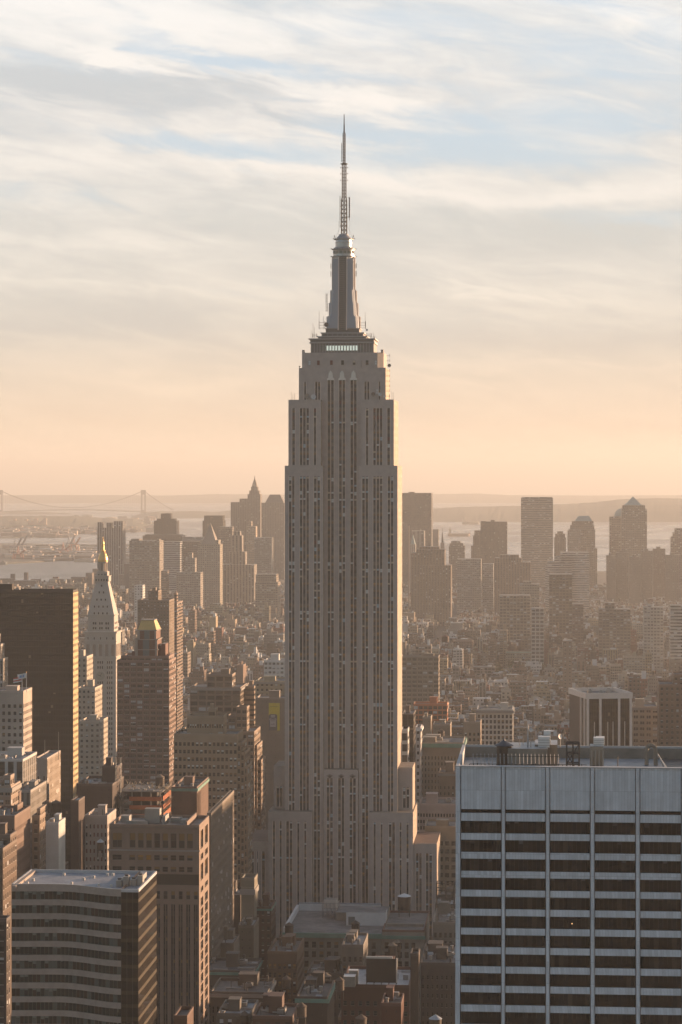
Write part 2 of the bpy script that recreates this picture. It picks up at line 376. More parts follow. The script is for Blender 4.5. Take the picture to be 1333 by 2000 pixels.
G = {}
for nme, c, r_, mt_ in (('dark', (.025, .024, .026), .12, 0), ('mid', (.05, .045, .042), .12, 0), ('amber', (.36, .20, .06), .25, .0), ('amber2', (.20, .12, .05), .2, .0),
                        ('blind', (.55, .58, .58), .6, 0), ('blue', (.32, .44, .52), .5, 0), ('red', (.13, .035, .025), .6, 0), ('cream', (.48, .42, .32), .6, 0),
                        ('tan', (.17, .135, .10), .3, 0), ('black', (.014, .010, .010), .18, 0), ('teal', (.045, .07, .065), .12, 0)):
    G[nme] = mat('window_' + nme, c, r_, 0, .35 if r_ < .3 else .3)
G['frame'] = mat('window_frame', (.10, .085, .075), .6)
G['gold'] = mat('window_gold', (.42, .25, .06), .2, .6)  # gold pane colour stands in for a reflection
def win_mesh(w, h, kind, _c={}):
    """one window: two sashes, a blind in the upper one for some kinds, frame and meeting rail; x along the wall, y outward is minus"""
    k = (round(w, 2), round(h, 2), kind)
    if k in _c: return _c[k]
    top, bot = {'dark': ('dark', 'dark'), 'mid': ('mid', 'dark'), 'blind': ('blind', 'dark'), 'blind2': ('blind', 'blind'), 'amber': ('amber', 'amber2'),
                'amber2': ('amber2', 'mid'), 'blue': ('blue', 'dark'), 'blue2': ('blue', 'blue'), 'red': ('red', 'red'), 'cream': ('cream', 'mid'),
                'black': ('black', 'black'), 'tan': ('tan', 'amber2'), 'tan2': ('tan', 'tan'), 'teal': ('teal', 'teal'), 'gold': ('gold', 'gold')}[kind]
    mb = MB(); zm = h * .5
    mb.poly([(0, 0, 0), (w, 0, 0), (w, 0, zm), (0, 0, zm)], G[bot]); mb.poly([(0, 0, zm), (w, 0, zm), (w, 0, h), (0, 0, h)], G[top])
    f = min(.12, w * .08)
    for a0, a1, b0, b1 in ((0, w, 0, f), (0, w, h - f, h), (0, f, f, h - f), (w - f, w, f, h - f), (f, w - f, zm - f / 2, zm + f / 2)):
        mb.box(a0, a1, -.06, -.004, b0, b1, G['frame'])
    if w > 2.6:
        n = round(w / 1.4)
        for i in range(1, n): mb.box(w * i / n - .05, w * i / n + .05, -.07, -.005, f, h - f, G['frame'])
    _c[k] = mb.mesh('window'); return _c[k]
def add_windows(root, wins, pick, most=100, label=None):
    """each window an object of its own, the largest hundred; the rest of the thing's windows as one part"""
    rest = MB(); cnt = 0
    for i, (p, u, w, h) in enumerate(wins):
        kind = pick(i, p)
        rz = math.atan2(u[1], u[0])
        if cnt < most:
            o = bpy.data.objects.new('window', win_mesh(w, h, kind)); COL.objects.link(o); o.parent = root
            o.location = p; o.rotation_euler = (0, 0, rz); cnt += 1
        else:
            me = win_mesh(w, h, kind); c, s = u
            base = len(rest.v)
            for vv in me.vertices:
                x, y, z = vv.co; rest.v.append((p[0] + c * x - s * y, p[1] + s * x + c * y, p[2] + z))
            for pl in me.polygons:
                rest.f.append([base + q for q in pl.vertices]); rest.mi.append(rest.slot(me.materials[pl.material_index])); rest.uv += [(.5, .5)] * len(pl.vertices)
    if rest.f:
        o = rest.build('window', root); o['kind'] = 'stuff'

# ---------------------------------------------------------------- the great tower
def great_tower():
    D = 1290.0; rnd = random.Random(11)
    t = empty('skyscraper', (X(666.5, D), D, 2.0), -A)
    tag(t, 'tall grey limestone setback skyscraper with a silver mast and antenna, filling the middle', 'skyscraper')
    S = 3.81
    def zz(py): return Z(py, D) - 2.0
    def xx(px): return (px - 666.5) / S
    ms = M['esb_stone']; sd_ = M['esb_side']; sp = M['esb_spandrel']
    wall = MB(); wins = []; strips = []
    H72, H81, H85, H86, H30, H25, H21 = zz(909.5), zz(780.5), zz(717.5), zz(687.5), zz(1505), zz(1583.5), zz(1644)
    def mass(x0, x1, y0, y1, z0, z1, st=(), back=True, top='esb_roof'):
        wall.box(x0, x1, y0, y1, z0, z1, sd_, M[top], pu=4.2, pv=3.6, skip='f')
        cols = sorted((a, b2) for a, b2, *_ in st)
        # openings are full-height strips: group strips of equal extent
        zs = {}
        for a, b2, q0, q1, n in st: zs.setdefault((q0, q1), []).append((a - x0, b2 - x0, n))
        if not st: wall.poly([(x0, y0, z0), (x1, y0, z0), (x1, y0, z1), (x0, y0, z1)], ms); return
        # cut in vertical panels so that each strip keeps its own height
        s = 0.0
        ev = sorted((a - x0, b2 - x0, q0, q1, n) for a, b2, q0, q1, n in st)
        for a, b2, q0, q1, n in ev:
            if a > s: wall.poly([(x0 + s, y0, z0), (x0 + a, y0, z0), (x0 + a, y0, z1), (x0 + s, y0, z1)], ms)
            wall_open(wall, (x0 + a, y0), (1, 0), b2 - a, z0, z1, [(0, b2 - a)], [(q0, q1)], ms, .75)
            strips.append((x0 + a, x0 + b2, y0 + .75, q0, q1, n)); s = b2
        if s < x1 - x0: wall.poly([(x0 + s, y0, z0), (x1, y0, z0), (x1, y0, z1), (x0 + s, y0, z1)], ms)
    wl, wr = 9.15, 29.0
    lo = [(-27.1, -23.7, 2), (-21.5, -16.3, 3), (-14.2, -10.6, 2)]
    hi = [(-25.4, -23.5, 1), (-21.5, -16.3, 3), (-14.3, -12.5, 1)]
    mirror = lambda L: [(-b2, -a, n) for a, b2, n in L]
    for sgn in (-1, 1):
        L = lo if sgn < 0 else mirror(lo); Hh = hi if sgn < 0 else mirror(hi)
        a, b2 = (-wr, -wl) if sgn < 0 else (wl, wr)
        mass(a, b2, 0, 41, 0, H72, [(p, q, H25 if abs(p + q) / 2 > 15 else 0, H72 - 5.5, n) for p, q, n in L])
        a, b2 = (-27.1, -10.3) if sgn < 0 else (10.3, 27.1)
        mass(a, b2, .05, 40, H72, H81, [(p, q, H72 + .3, H81 - 4.4, n) for p, q, n in Hh])
        # west and east terraces
        mass(*((-35.3, -29.0) if sgn < 0 else (29.0, 36.4)), 6, 30, H25, zz(1500), [((-34.2 if sgn < 0 else 31.2), (-30.6 if sgn < 0 else 34.9), H25 + 1, H30 - 9, 2)])
        if sgn < 0: mass(-37.0, -14.4, -5, 44, 0, H25, [(p, q, 0, H25 - 5, n) for p, q, n in ((-34.9, -33.2, 1), (-31.4, -29.8, 1), (-28, -24.3, 2), (-22.3, -20.7, 1), (-18.7, -17.1, 1))])
        else: mass(14.7, 37.2, -5, 44, 0, H25, [(p, q, 0, H25 - 5, n) for p, q, n in ((16.8, 18.4, 1), (20.4, 21.9, 1), (24.6, 28.2, 2), (30.1, 31.6, 1), (33.6, 35.2, 1))])
        if sgn < 0: mass(-48.3, -37.0, -3, 40, 0, H21, [(p, q, 0, H21 - 5, n) for p, q, n in ((-46.2, -44.4, 1), (-43.2, -42.2, 1), (-40.7, -38.7, 1))], top='roof_r')
        else: mass(37.2, 49.3, -3, 40, 0, H21, [(p, q, 0, H21 - 5, n) for p, q, n in ((38.4, 41.8, 2), (43.4, 47.0, 2))], top='roof_r')
    # recessed centre, the slab before its foot, the crown
    cen = [(-7.6, -3.9), (-1.7, 2.0), (4.2, 7.9)]
    mass(-10.3, 10.3, 5, 38, 0, H81, [(p, q, H30, H81 - .02, 2) for p, q in cen])
    mass(-8.9, 8.9, -.8, 4.6, 0, H30 + .6, [(p, q, 0, zz(1519.5), 2) for p, q in cen])
    crown = [(p, q, H81 + .02, zz(741.7), 2) for p, q in cen] + [(-19.7, -18.3, H81 + .1, zz(745), 1), (-14, -10.9, H81 + .1, zz(745), 2), (11.4, 14.5, H81 + .1, zz(745), 2), (18.7, 20.2, H81 + .1, zz(745), 1)]
    mass(-22.2, 22.6, 5, 37, H81, H85, crown)
    c = 3.0; f0, f1 = 6.2, 36.0
    wall.prism([(-20.8 + 1, f0), (21.3 - c, f0), (21.3, f0 + c), (21.3, f1), (-20.8, f1), (-20.8, f0 + 1)], H85, H86, ms, M['esb_roof'])
    wall.box(-9.3, 10.0, f0 - 1.2, f0, H85 + .01, H86 - 4, ms)
    # parapet of the deck
    for a in ((-20.8, -19.8), (20.0, 21.3)): wall.box(a[0], a[1], f0 + 1, f0 + 6, H86, H86 + 1.5, ms)
    wall.build('wall', t, color=(.46, .37, .30))
    # bays between the piers: dark spandrel panel and bright upright mullions, then every window
    trim = MB()
    for (a, b2, y, z0, z1, n) in strips:
        bay = MB(); z0 = max(z0, 22.0)
        bay.poly([(a, y, z0), (b2, y, z0), (b2, y, z1), (a, y, z1)], sp)
        cw = (b2 - a) / n
        for k in range(n + 1):
            x = a + k * cw; w = .17 if 0 < k < n else .12
            x = min(max(x, a + w), b2 - w)
            bay.box(x - w, x + w, y - .5 if 0 < k < n else y - .8, y - .003, z0, z1 + (1.4 if 0 < k < n else 0), M['esb_trim'])
        bay.build('window_bay', t)
        ww = cw - .42; nfl = int((z1 - z0) / 3.62)
        for k in range(n):
            for j in range(nfl):
                wins.append(((a + k * cw + .21, y - .04, z1 - (j + 1) * 3.62 + 1.45), (1, 0), round(ww, 1), 1.95))
    def zpick(i, p):
        x, y, z = p; r = rnd.random(); fl = int(z / 3.62)
        frow = random.Random(fl * 7 + 3).random()
        if z > 285 and r < .12: return 'red'
        amb = max(0, min(1, (225 - z) / 40)) * (.35 if x < 3 else .8) if z > 150 else (.45 if z > 80 else .22)  # amber share: warm reflections painted as glass colour
        amb *= .5 + frow
        if frow > .82 and r < .6: return rnd.choice(['blind', 'blind', 'blue', 'cream', 'blind2'])
        if r < .09: return rnd.choice(['blind', 'blue', 'blind2', 'blue2'])
        if r < .11: return 'red'
        if r < .11 + amb * .75: return rnd.choice(['amber', 'amber2', 'amber2'])
        return rnd.choice(['tan', 'tan2', 'tan', 'cream' if r > .8 else 'mid', 'mid'] if z > 110 else ['tan', 'mid', 'mid', 'tan2'])
    add_windows(t, wins, zpick)
    # small square openings of the crown
    for px, k in ((602.5, 'blind2'), (620, 'red'), (646, 'red'), (668, 'dark'), (690.7, 'cream'), (716, 'dark'), (733, 'blind2')):
        o = bpy.data.objects.new('window', win_mesh(1.4, 2.4, k)); COL.objects.link(o); o.parent = t
        xk = xx(px); o.location = (xk - .7, (f0 - 1.26) if -9.3 < xk - .7 and xk + .7 < 10 else f0 - .06, zz(712))
    # winged caps over the three centre bays, feather caps lower down
    for p, q in cen:
        cx = (p + q) / 2; cp = MB(); z = zz(741.7); y = 4.9
        prof = [(-1.9, 0), (-1.9, .7), (-1.2, 1.3), (-1.0, 3.6), (0, 5.0), (1.0, 3.6), (1.2, 1.3), (1.9, .7), (1.9, 0)]
        n = len(prof)
        cp.poly([(cx + a, y - .45, z + h) for a, h in prof], M['esb_cap'])
        for i in range(n):
            a, h = prof[i]; a2, h2 = prof[(i + 1) % n]
            cp.poly([(cx + a2, y - .45, z + h2), (cx + a, y - .45, z + h), (cx + a, y + .095, z + h), (cx + a2, y + .095, z + h2)], M['esb_trim'])
        cp.box(cx - .18, cx + .18, y - .8, y - .451, z, z + 4.8, M['esb_cap']); cp.build('bay_cap', t)
        fp = MB(); z = zz(1519.5); y = -.8
        for k in range(-3, 4):
            fp.bar((cx, y - .12, z + .1), (cx + k * .55, y - .12, z + 2.3 - abs(k) * .33), .13, M['esb_spandrel'])
        fp.build('bay_cap', t)
    # observatory tiers
    tr = MB(); my = 20.5; mx = -.3; gl = M['esb_glass']; mt_ = M['esb_metal']; dk = M['tier_metal']
    z0 = H86; zt = zz(658.7)
    tr.box(-16.4, 16.2, my - 12, my + 12, z0, z0 + 6, dk, mt_)
    for k, (ww, h0, h1, m_) in enumerate(((17.0, 4.9, 5.6, mt_), (16.6, 5.6, 6.9, dk), (17.3, 6.9, 7.4, mt_))):
        tr.box(-ww, ww - .3, my - 12 - (ww - 16.3), my + 12 + (ww - 16.3), z0 + h0, z0 + h1, m_)
    tr.box(-12.6, 12.2, my - 10.4, my + 10.4, z0 + 7.4, zt + .6, dk, mt_)
    tr.box(-16.9, -11.5, my - 11, my + 11, z0 + 7.4, zt - .6, dk, mt_); tr.box(-17.6, -11.0, my - 11.6, my + 11.6, zt - .6, zt, mt_)
    for h in (zt - 2.3, zt + .6): tr.box(-13.2, 12.8, my - 11, my + 11, h, h + .55, mt_)
    zb = zz(646.8)
    tr.box(-11.0, 10.6, my - 9, my + 9, zt + 1.15, zb - .6, dk, mt_); tr.box(-11.5, 11.1, my - 9.5, my + 9.5, zb - .6, zb, mt_)
    for k in range(9): tr.box(-10.6 + k * 2.6, -10.4 + k * 2.6, my - 9.1, my - 8.99, zt + 1.2, zb - .6, mt_)
    zc = zz(638)
    tr.box(-9.0, 8.4, my - 7.5, my + 7.5, zb, zc - .4, dk, mt_); tr.box(-9.4, 8.8, my - 7.9, my + 7.9, zc - .4, zc, mt_)
    for k in range(22): tr.box(-16.2 + k * 1.5, -15.95 + k * 1.5, my - 12.15, my - 11.99, z0 + .2, z0 + 4.8, mt_)
    for k in range(15): tr.box(-12.2 + k * 1.7, -11.95 + k * 1.7, my - 10.55, my - 10.39, z0 + 7.5, zt - 2.4, mt_)
    tr.build('observatory', t)
    lit = MB()
    for k in range(15):
        x = -11.2 + k * 1.5
        lit.box(x + .06, x + 1.19, my - 12.09, my - 12.02, z0 + 1.2, z0 + 3.7, M['esb_lit'] if 1 < k < 13 else gl)
    lit.build('observatory_window', t)
    # mast
    ma = MB(); al = M['esb_wing']; 
    def cham(w, d, c): return [(mx - w + c, my - d), (mx + w - c, my - d), (mx + w, my - d + c), (mx + w, my + d - c), (mx + w - c, my + d), (mx - w + c, my + d), (mx - w, my + d - c), (mx - w, my - d + c)]
    steps = ((8.3, 7.9, 638, 614), (7.0, 6.7, 614, 587), (6.3, 5.9, 587, 562))
    for w0, w1, pa, pb in steps:
        ma.prism(cham(w0, w0, 1.2), zz(pa), zz(pb), al, al, pts2=cham(w1, w1, 1.2))
    ma.ring(mx, my, [(5.5, zz(562)), (5.4, zz(497))], M['esb_chrome'], 32)
    for sx in (-1, 1):
        for sy in (-1, 1):   # four upright fins hold the drum
            ma.prism([(mx + sx * 3.9 - 1.5, my + sy * 3.9 - 1.5), (mx + sx * 3.9 + 1.5, my + sy * 3.9 - 1.5), (mx + sx * 3.9 + 1.5, my + sy * 3.9 + 1.5), (mx + sx * 3.9 - 1.5, my + sy * 3.9 + 1.5)], zz(562), zz(500), al)
    ma.build('mast', t)
    for q in range(4):
        gs = MB(); c_, s_ = math.cos(q * math.pi / 2), math.sin(q * math.pi / 2)
        def T(x, y): return (mx + c_ * x - s_ * y, my + s_ * x + c_ * y)
        for w, dd, pa, pb in ((1.85, 8.45, 642, 614), (1.85, 8.45, 614, 587), (1.85, 8.45, 587, 562), (1.85, 8.45, 562, 497)):
            d_ = {642: 8.5, 614: 7.35, 587: 6.6, 562: 5.75}[pa]
            pts = [T(-w, -d_), T(w, -d_), T(w, -d_ + 1.2), T(-w, -d_ + 1.2)]
            gs.prism(pts, zz(pa), zz(pb), M['esb_mastglass'])
            for sx in (-1, 1):
                pts = [T(sx * 2.15 - .28, -d_ - .25), T(sx * 2.15 + .28, -d_ - .25), T(sx * 2.15 + .28, -d_ + 1), T(sx * 2.15 - .28, -d_ + 1)]
                gs.prism(pts, zz(pa), zz(pb), M['esb_trim'])
        gs.build('mast_window', t)
    dr = MB(); ch = M['esb_chrome']; dm = M['esb_metal']
    dr.ring(mx, my, [(5.5, zz(497)), (6.2, zz(496)), (6.2, zz(494.5)), (5.5, zz(494))], dm, 32)
    dr.ring(mx, my, [(5.5, zz(494)), (5.5, zz(490))], ch, 32); dr.ring(mx, my, [(5.2, zz(490)), (5.2, zz(484))], gl, 32)
    dr.ring(mx, my, [(5.5, zz(484)), (5.5, zz(481.5)), (6.2, zz(481)), (6.2, zz(480)), (5.3, zz(479.2)), (4.6, zz(476))], dm, 32)
    dr.ring(mx, my, [(4.3, zz(476)), (4.3, zz(468)), (4.45, zz(467.5)), (4.45, zz(466.5)), (4.25, zz(466)), (4.15, zz(461))], ch, 32)
    dr.ring(mx, my, [(5.2, zz(461)), (5.2, zz(460)), (4.2, zz(460)), (3.8, zz(457.5)), (2.6, zz(453)), (2.3, zz(450))], dm, 32)
    for i in range(16):
        an = i * math.pi / 8
        for pr, r_ in ((496, 6.9), (481, 6.9)): dr.bar((mx + 5.6 * math.cos(an), my + 5.6 * math.sin(an), zz(pr) + .2), (mx + r_ * math.cos(an), my + r_ * math.sin(an), zz(pr) + .5), .12, M['dmetal'])
        dr.box(*(lambda x, y: (x - .2, x + .2, y - .2, y + .2))(mx + 5.3 * math.cos(an), my + 5.3 * math.sin(an)), zz(490), zz(484), dm)
    dr.build('mast_drum', t)
    # antenna
    an_ = MB(); st = M['antenna_steel']; ax, ay = mx + .25, my
    def lattice(w0, w1, pa, pb, n, r):
        z0, z1 = zz(pa), zz(pb)
        def cor(k, f): w = w0 + (w1 - w0) * f; return (ax + (w if k in (1, 2) else -w), ay + (w if k in (2, 3) else -w), z0 + (z1 - z0) * f)
        for k in range(4): an_.bar(cor(k, 0), cor(k, 1), r, st)
        for i in range(n):
            f0_, f1_ = i / n, (i + 1) / n
            for k in range(4):
                k2 = (k + 1) % 4
                an_.bar(cor(k, f0_), cor(k2, f0_), r * .6, st); an_.bar(cor(k, f0_), cor(k2, f1_), r * .42, st); an_.bar(cor(k2, f0_), cor(k, f1_), r * .42, st)
    lattice(1.35, 1.35, 450, 384, 8, .2); lattice(1.35, 1.0, 384, 376, 1, .2); lattice(1.0, 1.0, 376, 312, 10, .17); lattice(.6, .6, 309, 249.5, 11, .15)
    an_.ring(ax, ay, [(.3, zz(450)), (.22, zz(384)), (.16, zz(312)), (.12, zz(250))], st, 6)
    an_.ring(ax, ay, [(1.2, zz(312)), (2.0, zz(311)), (2.0, zz(310)), (.9, zz(309))], M['dmetal'], 12)
    an_.ring(ax, ay, [(.36, zz(250)), (.32, zz(235)), (.24, zz(228)), (.18, zz(212))], M['spire_dark'], 8)
    an_.ring(ax, ay, [(.7, zz(247.5)), (.7, zz(247))], st, 8)
    for py in (318, 330, 343):
        for sx in (-1, 1): an_.bar((ax + sx * 1.1, ay, zz(py)), (ax + sx * 1.9, ay, zz(py)), .07, st); an_.disc((ax + sx * 1.9, ay, zz(py)), .45, st, (sx, -.4, 0), 8)
    an_.build('antenna', t)
    for x, pa, pb, r_ in ((-2.1, 437, 374, .16), (-1.25, 307, 269, .16)):
        q = MB(); q.bar((ax + x, ay - .6, zz(pa)), (ax + x, ay - .6, zz(pb)), r_, st, 6)
        for k in range(5):
            z = zz(pa) + (zz(pb) - zz(pa)) * (k + .3) / 5; q.bar((ax + x, ay - .6, z), (ax - .6, ay - .3, z), .07, st)
        q.build('whip_antenna', t)
    q = MB(); px_ = ax + 2.75
    for k in range(9): z = zz(417) + k * 1.17; q.box(px_ - .35, px_ + .35, ay - .4, ay + .4, z, z + .95, M['panel_grey'])
    q.bar((px_, ay, zz(423)), (px_, ay, zz(376)), .14, st); q.bar((px_, ay, zz(416)), (ax + 1.2, ay, zz(416)), .16, st); q.bar((px_, ay, zz(377)), (ax + 1.1, ay, zz(377)), .06, st)
    q.build('panel_antenna', t)
    for sx in (-1, 1):
        q = MB(); q.bar((ax + sx * 4.7, ay, zz(459)), (ax + sx * 1.3, ay, zz(430)), .035, st); q.bar((ax + sx * 2.9, ay, zz(452)), (ax + sx * 2.9, ay, zz(424)), .04, st)
        q.bar((ax + sx * 4.4, ay - 1, zz(460)), (ax + sx * 4.9, ay - 1, zz(452)), .1, st); q.bar((ax + sx * 5.3, ay - 1, zz(460)), (ax + sx * 4.9, ay - 1, zz(452)), .1, st)
        q.bar((ax + sx * 3.5, ay - 1, zz(459.5)), (ax + sx * 5.9, ay - 1, zz(459.2)), .14, M['dmetal'])
        q.build('antenna_stay', t)
    # frames, racks and aerials round the mast
    def rack(x, y, pa, pb, w=.9, nm='aerial_rack'):
        q = MB(); z0, z1 = zz(pa), zz(pb)
        for dx in (-w, w): q.bar((x + dx, y, z0), (x + dx, y, z1), .12, st)
        for k in range(3): z = z0 + (z1 - z0) * (k + .4) / 3; q.bar((x - w, y, z), (x + w, y, z), .08, st)
        q.build(nm, t)
    rack(-8.6, my - 6, 605, 587, .35); rack(-8.7, my - 6, 587, 569, .3)
    rack(-10.8, my - 9, 640, 624, 1.5); rack(10.2, my - 9, 640, 625, 1.6); rack(-14.4, my - 11, 657, 649, 1.1); rack(13.6, my - 11, 657, 649, 1.3); rack(15.6, my - 11, 663, 655, .9)
    for sx in (-1, 1):
        for pa, pb in ((518, 508), (534, 523)): rack(mx + sx * 6.4, my, pa, pb, .35)
        rack(mx + sx * 5.2, my - 3.2, 556, 504, .3)
    for x, y, pa, pb in ((-12.3, my - 9, 637, 604), (11.6, my - 9, 637, 607), (-15.3, my - 11, 658, 629), (-14.6, my - 11, 658, 636), (-16.3, my - 11, 658, 643), (16.0, my - 10, 662, 648), (-26, 4, 780, 765), (-24.3, 4, 780, 768), (-25.2, 4, 780, 770), (25.9, 4, 780, 764), (26.6, 4, 780, 766), (24.6, 4, 780, 769), (-10.2, my - 7, 640, 614)):
        q = MB(); q.bar((x, y, zz(pa)), (x, y, zz(pb)), .07, st); q.build('whip_antenna', t)
    for px, py, r_, y, mm in ((598.5, 773, 1.4, 3.6, 'dish_tan'), (611.3, 774.5, 1.35, 3.4, 'dish_white'), (728.7, 769.5, 1.05, 3.6, 'dish_brown'), (742, 769.8, .95, 3.4, 'dish_white'),
                          (736.8, 762, .6, 3.8, 'dish_white'), (736, 767, .55, 3.5, 'dish_white'), (751, 774, .65, 3.4, 'dish_white'), (760, 713.5, .9, 4.0, 'dish_tan'), (634, 631.5, 1.2, my - 9.5, 'dish_brown'), (714, 642, .6, my - 9, 'dish_white'), (583.7, 715, .4, 4.5, 'dish_brown')):
        q = MB(); q.disc((xx(px), y, zz(py)), r_, M[mm], (.1, -1, .1)); q.bar((xx(px), y + .2, zz(py)), (xx(px), y + .6, zz(py) - r_ - .2), .1, st); q.build('satellite_dish', t)
    # ladders and brackets up the sunlit corner
    for k in range(9):
        z = H81 + 2 + k * 2.6; q = MB(); q.bar((22.6, 9, z), (24.6, 9, z), .08, st); q.bar((24.4, 9, z - .6), (24.4, 9, z + .9), .07, st); q.build('aerial_bracket', t)
    return t

M['esb_stone'] = mat('grey_limestone', (.385, .335, .31), .85, noise=.16, nscale=.35)
def esb_side():
    m = facade('limestone_side_wall', (.36, .64), (.22, .74), spand=(.24, .21, .18), seed=20, sill=False, blind=.3, glass=((.10, .085, .07), (.16, .13, .1), (.25, .2, .15)), grough=.35)
    return m
M['esb_side'] = esb_side()
M['esb_roof'] = roofmat('terrace_roof', (.12, .10, .09), (.18, .16, .14))
M['esb_spandrel'] = mat('dark_aluminium_spandrel', (.055, .048, .048), .5, .2, noise=.2, nscale=.5)
M['esb_trim'] = mat('bright_mullion_metal', (.66, .57, .52), .5, .1)
M['esb_cap'] = mat('bright_cap_metal', (.70, .66, .60), .5, .1)
M['tier_metal'] = mat('tier_grey_metal', (.17, .155, .15), .6, .2)
M['spire_dark'] = mat('dark_spire_paint', (.05, .04, .032), .95, 0, .1)
M['esb_metal'] = mat('mast_grey_metal', (.33, .32, .32), .5, .4, noise=.15, nscale=.4)
M['esb_chrome'] = mat('mast_bright_metal', (.36, .37, .39), .34, .85, noise=.1, nscale=.4)
M['esb_glass'] = mat('drum_glass', (.16, .17, .15), .2, 0, .8)
M['esb_lit'] = mat('lit_observatory_glass', (.3, .32, .28), .3, emit=(.80, .90, .78), es=.26)
M['panel_grey'] = mat('antenna_panel', (.16, .17, .20), .6)
M['antenna_steel'] = mat('antenna_rusty_steel', (.08, .06, .048), .85, .0, noise=.3, nscale=2)
M['dish_white'] = mat('dish_white', (.5, .5, .5), .6); M['dish_tan'] = mat('dish_tan', (.26, .22, .18), .6); M['dish_brown'] = mat('dish_brown', (.14, .11, .095), .6)
def special_mast():
    m = bpy.data.materials.new('fluted_mast_aluminium'); m.use_nodes = True; t = m.node_tree; b = NB(t); p = t.nodes['Principled BSDF']
    tc = b.n('ShaderNodeTexCoord').outputs['Object']; ox, oy, oz = b.xyz(tc)[0:3]
    ax = b.m('ABSOLUTE', b.m('ADD', ox, .3)); zf = b.mr(oz, 330, 372, 1, 0, False)
    ph = b.m('ADD', b.m('MULTIPLY', ax, 7.5), b.m('MULTIPLY', b.m('MULTIPLY', zf, oz), -.9))
    w = b.m('SINE', b.m('ADD', ph, b.m('MULTIPLY', b.noise(tc, .5, 2, .5), 3.0)))
    b.put(p.inputs['Base Color'], b.mix(b.mr(w, -.2, .9), (.30, .315, .345, 1), (.50, .52, .56, 1)))
    p.inputs['Metallic'].default_value = .25; p.inputs['Roughness'].default_value = .5
    bn = b.n('ShaderNodeBump'); bn.inputs['Strength'].default_value = .5; bn.inputs['Distance'].default_value = .2
    b.put(bn.inputs['Height'], w); t.links.new(bn.outputs[0], p.inputs['Normal']); return m
M['esb_wing'] = special_mast()
def special_mglass():
    m = bpy.data.materials.new('mast_window_grid'); m.use_nodes = True; t = m.node_tree; b = NB(t); p = t.nodes['Principled BSDF']
    tc = b.n('ShaderNodeTexCoord').outputs['Object']; ox, oy, oz = b.xyz(tc)[0:3]
    g = b.m('MAXIMUM', b.m('LESS_THAN', b.m('FRACT', b.m('MULTIPLY', ox, 1.35)), .2), b.m('LESS_THAN', b.m('FRACT', b.m('MULTIPLY', oz, .9)), .2))
    b.put(p.inputs['Base Color'], b.mix(g, (.085, .07, .063, 1), (.22, .19, .17, 1))); p.inputs['Roughness'].default_value = .35; return m
M['esb_mastglass'] = special_mglass()
great_tower()
# ---------------------------------------------------------------- buildings
BR = (.15, .10, .075); TAN = (.27, .215, .165); CRM = (.40, .35, .29); GRY = (.24, .225, .21); WHT = (.50, .49, .47); DRK = (.055, .048, .044)
RED = (.19, .085, .06); BUF = (.33, .27, .19); PNK = (.36, .28, .24); UMB = (.11, .085, .07)
FOOT = []           # footprints in world coordinates, so that the fabric keeps clear of them
def toward(px0, px1, pxS, D, rot=A, L=None):
    ca, sa = math.cos(rot), math.sin(rot)
    x0 = X(px0, D); r = (px1 - CX) / F; Wd = (r * D - x0) / (ca + r * sa)
    if L is None:
        q = (pxS - CX) / F; xr = x0 + Wd * ca; yr = D - Wd * sa
        den = sa - q * ca
        L = (q * yr - xr) / den if abs(den) > 1e-5 else 30
    return x0, Wd, L
def parapet(mb, x0, x1, y0, y1, z, h, m, t=.45):
    mb.box(x0 - .05, x1 + .05, y0 - .05, y0 + t, z, z + h, m); mb.box(x0 - .05, x1 + .05, y1 - t, y1 + .05, z, z + h, m)
    mb.box(x0 - .05, x0 + t, y0 + t, y1 - t, z, z + h, m); mb.box(x1 - t, x1 + .05, y0 + t, y1 - t, z, z + h, m)
